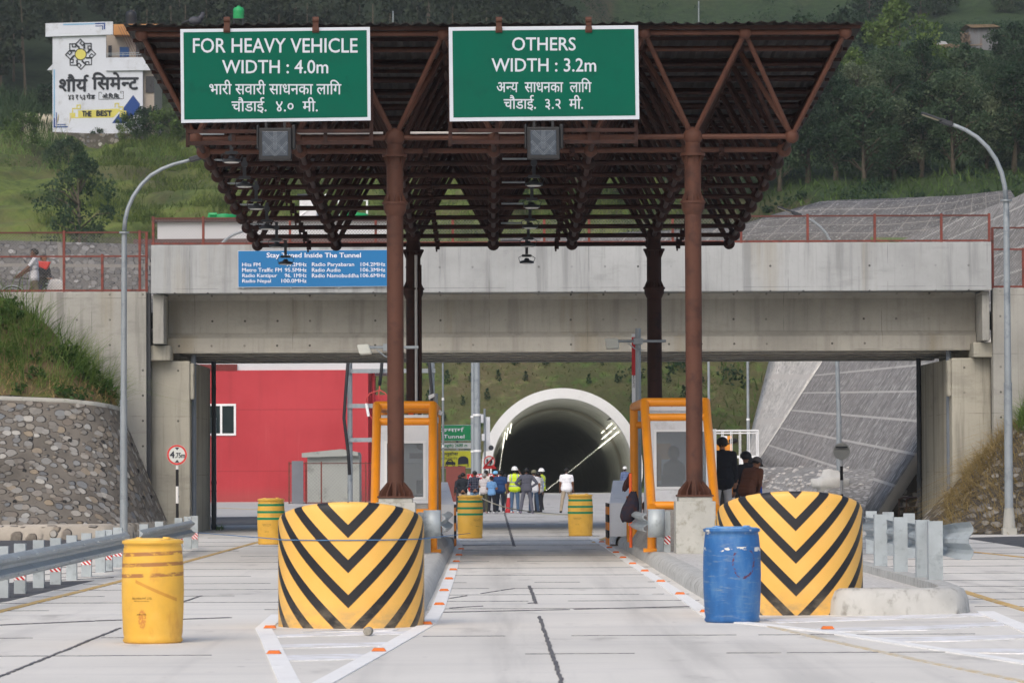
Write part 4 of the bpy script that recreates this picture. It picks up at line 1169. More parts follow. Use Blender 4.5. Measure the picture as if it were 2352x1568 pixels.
drape('dark navy and maroon jacket draped over the barrier by the right booth', 1455, 66.0, 1131, 1199, .13, M('navy_cloth', srgb(30,32,48), .9, 0, .3, 3, .2, 30, srgb(62,36,36), .48))
drape('small dark maroon cloth hanging on the orange frame by the right booth', 1448, 69.0, 1088, 1128, .05, M('maroon_cloth', srgb(66,40,40), .9, 0, .3, 3))
m = MB(); x = PX(1449,66.4); m.cyl((x,66.6,.2),(x,66.6,PZ(1088,66.6)),.028,seg=10); tag(m.build('marker_post', M('orange_marker', srgb(226,96,40), .5), None, True), 'thin orange marker post behind the draped jacket', 'marker post')
# camera poles with white flat reader boxes, barrier boom
def reader_pole(label, u, Y, vtop, varm, ua, ub, box, rpole, mat):
    x = PX(u,Y); t = thing('reader_pole', label, 'pole', (x,Y,.19), 'reader poles at the booths')
    m = MB(); m.cyl((x,Y,.19),(x,Y,PZ(vtop,Y)),rpole,seg=14); m.build('pole', mat, t, True)
    za = PZ(varm,Y); m = MB(); m.cyl((PX(ua,Y),Y-.08,za),(PX(ub,Y),Y-.08,za),.028,seg=10); m.box(x-.09,x+.09,Y-.12,Y+.09,za-.06,za+.06); m.tube([(x-.2,Y-.1,za-.04),(x-.05,Y-.12,za-.16),(x+.1,Y-.1,za-.18)],.012,6); m.build('arm', GALVP, t, True)
    b = [P(bu,bv,Y-.12) for bu, bv in box]; m = MB(); m.prism(b, (0.02,.10,-.02)); m.build('reader_box', M('off_white_box', srgb(206,208,200), .5, 0, .05, 3), t, False, .02)
reader_pole('steel pole with a white reader box beside the right booth', 1467, 73.0, 755, 785, 1412, 1531, [(1388,777),(1419,776),(1421,799),(1392,801)], .055, GALVP)
reader_pole('thin white pole with a white reader box beside the left column', 893.5, 64.5, 800, 797, 846, 962, [(819,791),(846,789),(853,811),(825,813)], .022, WHITEP)
BOOM = NT('boom_red_white', .5); zz = BOOM.sep(BOOM.coord('Object'))[2]
BOOM = BOOM.out(BOOM.mix(BOOM.math('GREATER_THAN', BOOM.math('FRACT', BOOM.math('DIVIDE', BOOM.math('ADD', zz, .33), 1.5)), .5), srgb(224,226,228), srgb(184,36,44)))
t = thing('barrier_boom', 'raised red and white barrier boom beside the right booth', 'barrier boom', (PX(1457,74),74,.19))
m = MB(); x = PX(1456.5,74); m.box(x-.035,x+.035,74,74.04,.9,PZ(768,74)); m.build('boom_arm', BOOM, t)
m = MB(); m.box(x-.15,x+.15,73.9,74.25,.19,1.05); m.build('motor_cabinet', ORANGE, t, False, .02)
vs, fs = text2d('MAGNETIC', .01); a_ = np.array(vs); lo_, hi_ = a_.min(0), a_.max(0); zt1, zt0 = PZ(863,74), PZ(892,74)
m = MB(); m.add([(x-.02+(yy-lo_[1])/(hi_[1]-lo_[1])*.04, 73.996, zt1-(xx-lo_[0])/(hi_[0]-lo_[0])*(zt1-zt0)) for xx, yy in vs], fs); m.build('lettering', DARKG, t, False, 0, False)
m = MB(); x = PX(1001,70.5); m.cyl((x,70.5,.2),(x,70.5,PZ(903,70.5)),.045,seg=10); t = thing('camera_post', 'grey post with a small camera above the left booth frame', 'camera post', (x,70.5,.2)); m.build('post', GALVP, t, True)
m = MB(); p = P(991,912,70.4); m.prism([P(984,908,70.3),P(997,903,70.3),P(998,910,70.3),P(985,917,70.3)],(0,.2,0)); m.build('camera', WHITEP, t)
p = P(1011,945,70.5); m = MB(); m.prism([P(1008,938,70.3),P(1016,946,70.3),P(1013,954,70.3),P(1007,951,70.3)],(0,.2,0)); m.build('camera', WHITEP, t)
# ------------------------------------------------------------------ long guardrails
def guardrail(label, x, y0, y1, posts, endflare=(False,False), curve=0.0, side=1, zc=.435, group=None, ptop=.66):
    t = thing('guardrail', label, 'guardrail', (x,(y0+y1)/2,0), group)
    n = 24; pts = [(x,y0+(y1-y0)*k/n,0) for k in range(n+1)]; fl = [1]*(n+1)
    if endflare[1]:
        pts += [(x-.03,y1+.15,0),(x-.1,y1+.35,0)]; fl += [1.1,1.3]
    m = MB(); wbeam(m, pts, zc, side, .008, 0, fl)
    for k in range(int((y1-y0)/1.9)):
        for zz in (-.1,.1): m.cyl((x+side*.085,y0+1+k*1.9,zc+zz),(x+side*.097,y0+1+k*1.9,zc+zz),.014,seg=6)
    m.build('rail', GALV, t, True)
    for k, (px_, y, refl) in enumerate(posts):
        m = MB(); w = .075
        m.box(px_-w,px_+w,y,y+.012,0,ptop); m.box(px_-w,px_-w+.012,y+.012,y+.12,0,ptop); m.box(px_+w-.012,px_+w,y+.012,y+.12,0,ptop)
        po = m.build('post', GALV, t)
        if refl: post_reflector(t, px_, y, .25, .15).build('reflector', REFL, po)
    return t
def pp(l): return [(G(u,v).x, G(u,v).y, r) for u, v, r in l]
guardrail('long galvanised guardrail nearest the camera on the left, with striped reflectors on its posts', -5.93, 40, 61.2, pp([(5,1373,0),(45,1363,1),(88,1350,0),(127,1342,1),(164,1332,0),(198,1324,1),(230,1314,0),(247,1311,1),(270,1302,1)]), (False,True), zc=.44)
guardrail('far short galvanised guardrail on the left, ending by the abutment', -5.93, 63.4, 74.6, pp([(410,1266,1),(431,1261,0),(446,1258,1),(330,1290,0),(365,1280,1)]), (False,True), zc=.44)
t = thing('guardrail', 'galvanised guardrail end with a fishtail right of the right crash cushion', 'guardrail', (5.3,47,.2))
m = MB(); wbeam(m, [(5.32,y,0) for y in np.linspace(54,44.9,14)]+[(5.36,44.5,0),(5.46,44.2,0),(5.60,44.05,0)], .75, -1, .01, 0, [1]*14+[1.15,1.35,1.45]); m.build('rail', GALV, t, True)
for k, (u, v, w) in enumerate(((2024,1316,.085),(2070,1330,.085),(2121,1344,.08),(2150,1350,.085))):
    q = G(u,v,.19); m = MB(); zt_ = .98
    m.box(q.x-w,q.x+w,q.y,q.y+.014,.19,zt_); m.box(q.x-w,q.x-w+.012,q.y+.014,q.y+.14,.19,zt_); m.build('post', GALV, t)
for (u, v) in ((2008,1262),(2047,1270),(2096,1279)):
    q = P(u,1225,54.5-(u-2008)*.03); m = MB(); m.box(q.x-.08,q.x+.08,q.y+.4,q.y+.42,.35,.97); m.build('spacer_plate', GALV, t)
# ropes
ROPEB = M('blue_rope', srgb(84,126,170), .8, 0, .2, 20); ROPEW = M('pale_rope', srgb(206,200,180), .8, 0, .2, 20)
def rope(label, pts, r, mat, sag=.0):
    out = []
    for a, b in zip(pts[:-1], pts[1:]):
        a, b = Vector(a), Vector(b)
        for k in range(12):
            f = k/12; q = a.lerp(b,f); q.z -= sag*4*f*(1-f); out.append(q)
    out.append(Vector(pts[-1])); m = MB(); m.tube(out, r, 6)
    tag(m.build('rope', mat, None, 'full'), label, 'rope')
q0 = Vector((-5.9,74.9,.36)); cxx, cyy = cl.x, cl.y+.755
wrapp = [(cxx-.765*math.cos(math.pi*k/14), cyy-.765*math.sin(math.pi*k/14), .90+.0*k) for k in range(15)]
q9 = G(1080,1236)
rope('thin blue rope tied round the left crash cushion from the far left guardrail', [q0]+wrapp+[(q9.x,q9.y-.02,.12)], .006, ROPEB, .0)
a1 = G(1080,1236); a2 = G(1226,1177)
rope('pale rope running from a yellow drum top up to the crowd', [(a1.x+.2,a1.y+.28,.95),(G(1180,1206).x,100,.5),(G(1180,1206).x+2.2,118,.12),(a2.x,a2.y-2,.03)], .014, ROPEW, .04)
# ------------------------------------------------------------------ lamp posts
def lamp_post(label, u, Y, z0, vfl, arc, vs_step, r0=.085, base=False):
    """arc: pixel list of the curved arm from the flange to the lamp head"""
    q = P(u,1000,Y); t = thing('street_lamp', label, 'street lamp', (q.x,Y,z0), 'curved street lamps')
    zf = PZ(vfl,Y); zs = PZ(vs_step,Y)
    m = MB(); xb, xf = PX(u,Y,1200), PX(u+2,Y,vfl)
    xf = P(arc[0][0],vfl,Y).x
    m.tube([(q.x,Y,z0),(q.x,Y,zs)],[r0*1.25,r0*1.15],18); m.cyl((q.x,Y,zs),(q.x,Y,zs+.05),r0*1.22,seg=18); m.tube([(q.x,Y,zs+.05),(xf,Y,zf)],[r0,r0*.85],18); m.cyl((xf,Y,zf-.02),(xf,Y,zf+.02),r0*1.6,seg=16); m.build('pole', GALVP, t, True)
    m = MB(); pts = [P(a,b,Y) for a, b in arc]; m.tube(pts, [r0*.72-(r0*.22)*k/(len(pts)-1) for k in range(len(pts))], 14); m.build('arm', GALVP, t, 'full')
    d = (pts[-1]-pts[-2]).normalized(); e = pts[-1]
    n = Vector((0,1,0)); up = d.cross(n); up = up if up.z > 0 else -up
    m = MB(); a = e-d*.02
    m.bar(a, a+d*.30, .17, .11, 0, up); m.build('lamp_holder', DARKG, t, False, .015)
    m = MB(); b = a+d*.30+up*.01; m.bar(b, b+d*.48, .30, .05, 0, up); hd = m.build('lamp_head', DARKG, t, False, .012)
    m = MB(); m.bar(b+d*.04-up*.028, b+d*.45-up*.028, .22, .008, 0, up); m.build('lens', LENS2, hd)
    if base:
        m = MB(); m.box(q.x-.16,q.x+.16,Y-.16,Y+.16,z0-.12,z0+.03); m.tube([(q.x,Y,z0+.03),(q.x,Y,z0+.5)],[r0*1.8,r0*1.3],16); m.build('concrete_foot', CONCS, t)
    return t
LENS2 = M('pale_yellow_lens', srgb(196,186,152), .4, 0, .05, 5)
arcL = [(285.5,530),(287.5,505),(294,478),(306,451),(324,425),(346,403),(372,388),(400,377),(424,371),(438,367)]
lamp_post('curved grey street lamp on the left before the bridge, by the stone wall', 284, 82.0, 0, 531, arcL, 920, .068)
arcR = [(2311,464),(2308,430),(2301,398),(2288,367),(2268,338),(2244,315),(2220,300),(2200,291),(2186,286)]
lamp_post('curved grey street lamp on the far right before the bridge, on a concrete foot', 2316, 88.0, .12, 465, arcR, 888, .083, True)
arc2 = [(1917,606),(1915,580),(1908,555),(1896,534),(1882,519),(1866,507),(1850,499),(1839,495)]
lamp_post('curved grey street lamp right of the tunnel, rising behind the bridge by the pitched slope', 1927, 116.0, 0, 640, arc2, 963, .07)
arc3 = [(492,600),(497,580),(507,562),(520,549),(538,538),(556,532),(572,528)]
lamp_post('curved street lamp behind the left end of the bridge, mostly hidden', 491, 120.0, 0, 640, arc3, 960, .07)
for lab, u, Y, r, vt in (('slim grey lamp pole right of the tunnel mouth, nearer the booth',1629,150,.055,700),('grey lamp pole right of the tunnel mouth, nearer the pitched slope',1719,165,.065,700),('thin pale pole in front of the green tunnel sign',1018,112,.030,700),
                      ('thick grey lamp pole left of the tunnel mouth',1096,147,.13,700),('slim darker pole touching the thick lamp pole left of the tunnel mouth',1086.5,152,.075,700)):
    t = thing('lamp_pole', lab, 'pole', (PX(u,Y),Y,0), 'poles seen under the bridge'); x = PX(u,Y)
    m = MB(); m.cyl((x,Y,0),(x,Y,3.6),r*1.12,seg=14); m.cyl((x,Y,3.6),(x,Y,PZ(vt,Y)),r*.92,seg=14); m.build('pole', GALVP, t, True)
    for zz in (2.2,3.6): m = MB(); m.cyl((x,Y,zz),(x,Y,zz+.08),r*1.25,seg=14); m.build('joint_ring', WHITEP, t, True)

# ------------------------------------------------------------------ pitched stone surfaces
def ruled(rows, name, mat, label, cat, uvscale=None, thick=0, knd=None):
    """surface through equal-length rows of points (bottom row first), with UVs in metres"""
    vs, fs, uv = [], [], []; n = len(rows[0])
    L = [0]
    for a, b in zip(rows[0][:-1], rows[0][1:]): L.append(L[-1]+((Vector(b)-Vector(a)).length+(Vector(rows[-1][len(L)])-Vector(rows[-1][len(L)-1])).length)/2)
    acc = [0.0]*n
    for j, r_ in enumerate(rows):
        for i, p in enumerate(r_):
            if j: acc[i] += (Vector(p)-Vector(rows[j-1][i])).length
            vs.append(tuple(p)); uv.append((L[i], acc[i]))
    for j in range(len(rows)-1):
        for i in range(n-1): fs.append((j*n+i,j*n+i+1,(j+1)*n+i+1,(j+1)*n+i))
    me = bpy.data.meshes.new(name); me.from_pydata(vs, [], fs); me.materials.append(mat)
    ul = me.uv_layers.new()
    for p in me.polygons:
        for li in p.loop_indices: ul.data[li].uv = uv[me.loops[li].vertex_index]
    me.polygons.foreach_set('use_smooth', [True]*len(me.polygons))
    o = bpy.data.objects.new(name, me); COL.objects.link(o)
    if thick: md = o.modifiers.new('s','SOLIDIFY'); md.thickness = thick; md.offset = -1
    if knd: kind(o, knd, label)
    else: tag(o, label, cat)
    return o
def interp_rows(bot, top, n, k, sag=0):
    def res(pl):
        pl = [Vector(p) for p in pl]; s = [0]
        for a, b in zip(pl[:-1], pl[1:]): s.append(s[-1]+(b-a).length)
        return [Vector((np.interp(t,s,[p.x for p in pl]), np.interp(t,s,[p.y for p in pl]), np.interp(t,s,[p.z for p in pl]))) for t in np.linspace(0,s[-1],n)]
    b, t = res(bot), res(top)
    return [[b[i].lerp(t[i], j/(k-1)) for i in range(n)] for j in range(k)]
STC = [srgb(106,103,98), srgb(152,150,146), srgb(118,110,102), srgb(180,178,172), srgb(108,113,118), srgb(148,134,114), srgb(134,134,132), srgb(114,107,98)]
STONEL = stones('river_stone_masonry', 4.3, srgb(110,105,98), STC, None, None, -.06, 1.0, (1,1,1.25), False, .5)
B = [P(-420,1226,85),P(0,1224,86),P(150,1226,86.3),P(240,1222,86.8),P(300,1214,87.8),P(345,1205,89.4),P(372,1199,91.3),P(384,1196,92.3)]
T = [P(-420,912,89.2),P(0,918,89.4),P(150,924,89.5),P(215,931,89.8),P(250,937,90.3),P(268,941,91.0),P(276,944,91.8),P(280,947,92.3)]
rows = interp_rows(B, T, 60, 14)
sw = thing('stone_wall', 'sloping river stone wall in the left corner, curving round to the bridge abutment', 'stone wall', (-11,88,0))
o = ruled(rows, 'wall_face', STONEL, '', ''); del o['label'], o['category']; attach(o, sw)
o = ruled([[p+Vector((0,0,.0)) for p in rows[-1]], [p+Vector((.0,-.02,.09)) for p in rows[-1]], [p+Vector((0,.35,.10)) for p in rows[-1]]], 'coping', CONCS, '', ''); del o['label'], o['category']; attach(o, sw)
STONEW = stones('stone_plinth', 3.2, srgb(186,178,166), STC, None, None, .10, 1.0, (1,1,1), False, .15)
bb = [r_+Vector((0,-.16,0)) for r_ in rows[0]]
o = ruled([[Vector((p.x,p.y,-.02)) for p in bb],[Vector((p.x,p.y+.0,.30)) for p in bb],[Vector((p.x,p.y+.34,.36)) for p in bb]], 'plinth', STONEW, '', ''); del o['label'], o['category']; attach(o, sw)
m = MB(); rw = random.Random(5)
for j in (3,6,9):
    for i in range(2,56,6):
        p = rows[j][min(59,i+(j%2)*3)]; m.cyl(p+Vector((0,.1,0)), p+Vector((0,-.03,-.0)), .05, seg=10)
m.build('weep_holes', BLACK, sw)
# earth bank with long grass above the wall
SOILB = M('earth_bank', srgb(104,90,66), .95, 0, .25, 1.2, .5, 10, srgb(86,96,48), .5)
bk0 = [p+Vector((0,.30,.09)) for p in rows[-1]]
prof = [(-420,640),(0,664),(70,700),(130,752),(160,800),(178,850),(200,900),(235,925)]
bk1 = [P(u,v+18,91.7) for u, v in prof]
rowsb = interp_rows([bk0[i] for i in (0,24,30,36,40,44,48,52)], bk1, 40, 8)
for j, r_ in enumerate(rowsb):
    f = j/7
    for p in r_: p.z += .35*math.sin(f*math.pi)*.6+.08*mnoise.noise(p*1.7)
kind(ruled(rowsb, 'earth_bank', SOILB, 'earth bank above the stone wall', '', knd='structure'), 'structure')

def leaf_mesh(name, quads, mats, mi=None):
    """fast quad soup: quads is an (n,4,3) array"""
    n = len(quads); me = bpy.data.meshes.new(name)
    me.vertices.add(n*4); me.vertices.foreach_set('co', np.asarray(quads, dtype=np.float32).reshape(-1))
    me.loops.add(n*4); me.loops.foreach_set('vertex_index', np.arange(n*4, dtype=np.int32))
    me.polygons.add(n); me.polygons.foreach_set('loop_start', np.arange(0,n*4,4,dtype=np.int32))
    try: me.polygons.foreach_set('loop_total', np.full(n,4,dtype=np.int32))
    except Exception: pass
    if not isinstance(mats,(list,tuple)): mats = [mats]
    for a in mats: me.materials.append(a)
    if mi is not None: me.polygons.foreach_set('material_index', np.asarray(mi, dtype=np.int32))
    me.update(calc_edges=True); me.validate()
    return me
def blades(bases, length, width, lean, rng, segs=3, dirs=None, droop=.6):
    n = len(bases); bases = np.asarray(bases, float)
    ang = rng.uniform(0,2*np.pi,n) if dirs is None else dirs + rng.normal(0,.7,n)
    L = length*rng.uniform(.5,1.25,n); W = width*rng.uniform(.6,1.3,n)
    le = np.abs(rng.normal(lean,lean*.5,n)); dx, dy = np.cos(ang), np.sin(ang)
    pts = []
    for k in range(segs+1):
        f = k/segs
        h = L*(f*np.cos(le*.6) - droop*le*f*f*.55); o = L*le*f*(.5+.8*f)
        pts.append(bases+np.stack([dx*o,dy*o,h],1))
    fa = rng.uniform(0,np.pi,n); sx, sy = np.cos(fa), np.sin(fa)*.6
    side = np.stack([sx,sy,np.zeros(n)],1)
    q = []
    for k in range(segs):
        w0 = (W*(1-k/segs)**.7)[:,None]; w1 = (W*max(.08,(1-(k+1)/segs))**.7)[:,None]
        q.append(np.stack([pts[k]-side*w0/2, pts[k]+side*w0/2, pts[k+1]+side*w1/2, pts[k+1]-side*w1/2],1))
    return np.concatenate(q)
def foliage(name, cols, rough=.65, scale=.5, trans=.25):
    cols = [shade(q, .84) for q in cols]; t = NT(name, rough, 0, .25); co = t.coord('Object')
    n = t.noise(co, scale, 4, .6); n2 = t.noise(co, scale*9, 3, .6)
    f = t.math('ADD', t.math('MULTIPLY', n, .62), t.math('MULTIPLY', n2, .38))
    oi = t.n('ShaderNodeObjectInfo')
    f = t.math('ADD', f, t.math('MULTIPLY', t.math('SUBTRACT', oi.outputs['Random'], .5), .14))
    k = len(cols); c = t.ramp(f, [(.32+.36*i/(k-1), q) for i, q in enumerate(cols)])
    t.out(c)
    tr = t.n('ShaderNodeBsdfTranslucent'); t.l(c, tr.inputs[0])
    ms = t.n('ShaderNodeMixShader'); ms.inputs[0].default_value = trans
    t.l(t.b.outputs[0], ms.inputs[1]); t.l(tr.outputs[0], ms.inputs[2])
    out = t.t.nodes['Material Output']; t.l(ms.outputs[0], out.inputs[0]); return t.mat
GRASSL = foliage('long_green_grass', [srgb(52,80,38), srgb(88,120,56), srgb(124,150,80), srgb(152,154,102)], .6, 1.3)
DRYG = foliage('dry_grass', [srgb(128,110,72), srgb(168,148,100), srgb(194,176,130)], .8, .9, .15)
def sobj(name, me, label, knd='stuff'):
    o = bpy.data.objects.new(name, me); COL.objects.link(o); kind(o, knd, label); return o
flat = [rowsb[j][i] for j in range(0,8) for i in range(40)]
rg = np.random.default_rng(11); bs, ds = [], []
for k in range(5200):
    j, i = rg.random()*6.99, rg.random()*38.99
    j0, i0 = int(j), int(i); p = rowsb[j0][i0].lerp(rowsb[j0][i0+1], i-i0).lerp(rowsb[j0+1][i0].lerp(rowsb[j0+1][i0+1], i-i0), j-j0)
    if p.x < -14 and rg.random() < .5: continue
    dens = .5+.9*mnoise.noise(Vector((p.x*1.1,p.y*.8,p.z*1.2)))+ (.35 if j > 2 else -.35)
    if rg.random() > dens: continue
    bs.append((p.x,p.y,p.z-.05)); ds.append(-.6 if p.x > -11 else -1.6)
wc, wr = [], []
for k in range(70):
    j, i = rg.random()*6.9, 4+rg.random()*34.5; p = rowsb[int(j)][int(i)]; wc.append((p.x,p.y-.1,p.z+.2)); wr.append(rg.uniform(.12,.34))
for k in range(26):
    p = P(196+rg.random()*40, 890+rg.random()*34, 90.8); wc.append(tuple(p)); wr.append(rg.uniform(.10,.22))
WEEDQ = (wc, wr)
sobj('long_grass', leaf_mesh('long_grass', blades(bs, 1.05, .022, .75, rg, 5, np.array(ds), .9), GRASSL), 'thick clump of long drooping green grass on the bank above the stone wall')
bs = []
for k in range(900):
    i = rg.random()*38.9; i0 = int(i); j = rg.random()*1.8; p = rowsb[int(j)][i0].lerp(rowsb[int(j)+1][i0+1], rg.random()); bs.append((p.x,p.y-.1,p.z))
sobj('short_dry_grass', leaf_mesh('short_dry_grass', blades(bs, .3, .018, .8, rg, 3), DRYG), 'short dry grass along the top of the stone wall')
# right bank
STONER = stones('pitched_stone_right', 3.6, srgb(84,80,76), [srgb(128,126,122),srgb(160,158,154),srgb(110,108,106),srgb(186,184,178)], None, None, .02, .9, (1,1,1.2), False, .5)
B = [P(2118,1187,92.2),P(2140,1208,90),P(2180,1222,88.5),P(2352,1226,88.2),P(3300,1226,88)]
T = [P(2122,1184,92.3),P(2180,1124,92.3),P(2240,1062,92.3),P(2312,986,92.3),P(2500,800,92.3),P(3300,700,92.3)]
rowsr = interp_rows(B, T, 40, 12)
ruled(rowsr, 'stone_bank', STONER, 'dark stone pitched bank rising to the right of the bridge', 'stone bank')
bs = []; ds = []; bg = []
for k in range(15000):
    j, i = rg.random()*10.9, rg.random()*38.9; j0, i0 = int(j), int(i)
    p = rowsr[j0][i0].lerp(rowsr[j0][i0+1], i-i0).lerp(rowsr[j0+1][i0].lerp(rowsr[j0+1][i0+1], i-i0), j-j0)
    u = 1124+p.x*FOC/p.y; v = 1069-(p.z-H)*FOC/p.y
    lim = 2150+(1222-v)*.47-18*mnoise.noise(Vector((p.x*2,0,p.z*2)))
    if u < lim: continue
    if u > 2338 and v < 1000: bg.append(tuple(p)); continue
    bs.append((p.x,p.y,p.z-.02)); ds.append(3.6)
sobj('dry_grass', leaf_mesh('dry_grass', blades(bs, .5, .02, 1.1, rg, 3, np.array(ds), 1.0), DRYG), 'dry straw coloured grass covering the bank at the right')
for k in range(500): 
    p = P(2345+rg.random()*60, 955+rg.random()*90, 91.5); bg.append(tuple(p))
sobj('green_grass', leaf_mesh('green_grass', blades(bg, .7, .022, .8, rg, 4), GRASSL), 'tuft of green grass at the right edge of the bank')
# grass tufts at the foot of the pipes
bs = [tuple(G(496+rg.random()*18,1218-rg.random()*5)) for k in range(60)]+[tuple(G(2120+rg.random()*40,1224)) for k in range(50)]
sobj('weed_tufts', leaf_mesh('weed_tufts', blades(bs, .2, .015, .7, rg, 3), GRASSL), 'small green weeds at the foot of the abutments')

# main pitched slope right of the tunnel road
GRC = srgb(184,181,176)
SLOPE = stones('pitched_slope_stone', 3.2, srgb(140,137,134), [srgb(104,102,100),srgb(182,180,178),srgb(142,139,136),srgb(208,206,202)], (3.2,1.05,.085), GRC, .05, .8, (1,1,1), True, .3)
WSLOPE = stones('pale_mortared_stone', 4.0, srgb(206,203,197), [srgb(160,158,154),srgb(190,187,183),srgb(214,211,206)], (5.0,2.6,.3), srgb(196,192,186), .06, .6, (1,1,1), True, .2)
def mslope(y):
    xt = np.interp(y,[104,190],[10.9,13.75]); z0 = np.interp(y,[104,190],[.0,1.6]); z1 = np.interp(y,[104,130,160,190],[10.2,10.7,11.8,12.8])
    return xt, z0, z1
ys = np.linspace(104.3,190,60)
rowsm = [[Vector((mslope(y)[0]+(mslope(y)[2]-mslope(y)[1])/1.52*j/19, y+.02*j, mslope(y)[1]+(mslope(y)[2]-mslope(y)[1])*j/19)) for y in ys] for j in range(20)]
ruled(rowsm, 'pitched_slope', SLOPE, 'long grey stone pitched slope with concrete ribs right of the tunnel road', 'stone slope', thick=.3)
ra = [rowsm[j][-1] for j in range(20)]
rbm = [P(1716-(0)*j+ (1782-1716)*(j/19)*1.0, 1078-(1078-815)*(j/19), 206) for j in range(20)]
ruled([[ra[j].lerp(rbm[j], k/9) for k in range(10)] for j in range(20)], 'pale_slope', WSLOPE, 'pale mortared end of the pitched slope next to the tunnel portal', 'stone slope', thick=.3)
# near end of the pitched slope under the bridge, facing the road
rr_ = [rowsm[j][0] for j in range(20)]
ruled([[rr_[j].lerp(Vector((rr_[j].x+4.2,103.9+.0,rr_[j].z)), k/4) for k in range(5)] for j in range(20)], 'slope_end', STONER, 'dark rough end face of the pitched slope behind the right abutment', 'stone slope')
# gravel benches
GRAV = stones('white_rubble', 5.0, srgb(146,144,140), [srgb(180,178,176),srgb(160,158,156),srgb(196,194,190),srgb(142,140,138)], None, None, .02, 1.0, (1,1,1), False, .25)
def bench(y, j):
    xt, z0, z1 = mslope(y); f = min(1, max(.02, (y-106.5)/9)); f = f*f*(3-2*f)
    return [Vector((xt-2.6,y,-.02)),Vector((xt-2.1,y,.62*f)),Vector((xt-1.5,y,.72*f)),Vector((xt-1.1,y,1.22*f)),Vector((xt+.6,y,(1.45+z0*.3)*f))][j]
rowsg = [[bench(y,j)+Vector((.1*mnoise.noise(Vector((y,j,0))),0,.08*mnoise.noise(Vector((y*1.3,j,5))) if j else 0)) for y in np.linspace(107,200,80)] for j in range(5)]
ruled(rowsg, 'gravel_bench', GRAV, 'white stone rubble bench at the foot of the pitched slope', '', knd='structure')
m = MB(); m.poly([r_[0] for r_ in rowsg]+[Vector((rowsg[-1][0].x,107,-.02))]); kind(m.build('gravel_bench_end', GRAV), 'structure', 'near end of the white rubble bench')
rs_ = np.random.default_rng(4); ico = MB(); 
for k in range(260):
    y = 107+93*rs_.random()**1.6; j = rs_.choice([0,2,2,3]); p = bench(y,j).lerp(bench(y,j+1), rs_.random()); s_ = .05+.06*rs_.random()
    ico.sphere(p, s_, 6, 4, 0, (1+.5*rs_.random(),1,.75))
kind(ico.build('rubble_stones', M('pale_rubble', srgb(176,174,172), .9, 0, .18, .8)), 'stuff', 'loose white rubble stones on the bench')
# upper pitched slope above the bridge line
USLOPE = stones('upper_pitched_stone', 3.4, srgb(112,110,108), [srgb(110,108,106),srgb(150,148,146),srgb(90,90,92),srgb(180,178,174)], (3.0,1.75,.16), srgb(150,146,140), .05, .9, (1,1,1), True, .4)
B = [P(1150,560,226),P(1690,556,215),P(1850,552,206),P(2000,556,199),P(2120,548,194),P(2240,520,188),P(2330,480,180)]
T = [P(1150,548,229),P(1690,521,221),P(1760,497,220),P(1890,461,218),P(2060,455,210),P(2200,449,200),P(2320,436,188)]
ruled(interp_rows(B, T, 50, 6), 'upper_slope', USLOPE, 'upper grey pitched stone slope with thin ribs above the bridge line', 'stone slope', thick=.4)
B = [P(2000,575,196),P(2110,560,186),P(2230,535,172),P(2300,520,160)]; T = [P(2000,545,199),P(2120,546,192),P(2240,520,186),P(2335,478,178)]
GBENCH = M('grassy_bench', srgb(92,112,56), .95, 0, .25, .5, .4, 6, srgb(130,120,84), .42)
kind(ruled(interp_rows(B,T,12,3), 'grass_bench', GBENCH, 'grassy bench between the pitched slopes', '', knd='structure'), 'structure')
# stone wall behind the left approach
LWALL = stones('left_pitched_stone', 4.6, srgb(112,110,108), [srgb(84,86,90),srgb(140,138,136),srgb(104,104,104),srgb(176,174,172)], (4.2,1.35,.14), srgb(136,132,126), -.02, .9, (1,1,1), True, .5)
B = [P(-500,760,110),P(0,760,110),P(345,760,112),P(430,760,114)]; T = [P(-500,545,112.5),P(0,552,112.5),P(345,561,114.5),P(430,563,116)]
ruled(interp_rows(B,T,30,8), 'pitched_wall', LWALL, 'grey pitched stone wall behind the left fence and the two men', 'stone wall', thick=.4)

# ------------------------------------------------------------------ tunnel
TXC, TZC, TY0 = P(1292,1074,227).x, P(1292,1077,227).z, 227.0
RO, RI = 4.88, 4.27
tun = thing('tunnel_portal', 'round concrete tunnel mouth with a white rim and a dark lined bore', 'tunnel', (TXC,TY0,0))
PORT = M('portal_concrete', srgb(226,228,229), .85, 0, .08, .5, .1, 20, srgb(206,208,208), .36)
LINING = M('tunnel_lining', srgb(212,214,208), .8, 0, .1, .5, 0, 20, srgb(190,192,188), .45)
m = MB(); vs = []; N = 72; a0_, a1_ = -R(26), math.pi+R(26)
for y, ri, ro in ((TY0+.0,RI,RO),(TY0+14,RI,RO)):
    for k in range(N+1):
        a = a0_+(a1_-a0_)*k/N
        for r_ in (ri,ro): vs.append((TXC+r_*math.cos(a), y+(.9*(1-math.sin(max(a,0) if a < math.pi else math.pi)) if y < TY0+1 else 0), TZC+r_*math.sin(a)))
k2 = (N+1)*2; fs = []
for k in range(N):
    fs.append((2*k,2*k+1,2*k+3,2*k+2)); fs.append((2*k+1,k2+2*k+1,k2+2*k+3,2*k+3)); fs.append((2*k,2*k+2,k2+2*k+2,k2+2*k))
m.add(vs, fs); m.build('portal_rim', PORT, tun, True)
m = MB(); vs = []; SL = -.0185
yy = [TY0+1.2,TY0+14,TY0+60,TY0+160,TY0+330]
for y in yy:
    for k in range(N+1):
        a = a0_+(a1_-a0_)*k/N; vs.append((TXC+(RI-.01)*math.cos(a), y, TZC+(RI-.01)*math.sin(a)+SL*max(0,y-TY0-2)))
fs = [(j*(N+1)+k,j*(N+1)+k+1,(j+1)*(N+1)+k+1,(j+1)*(N+1)+k) for j in range(len(yy)-1) for k in range(N)]
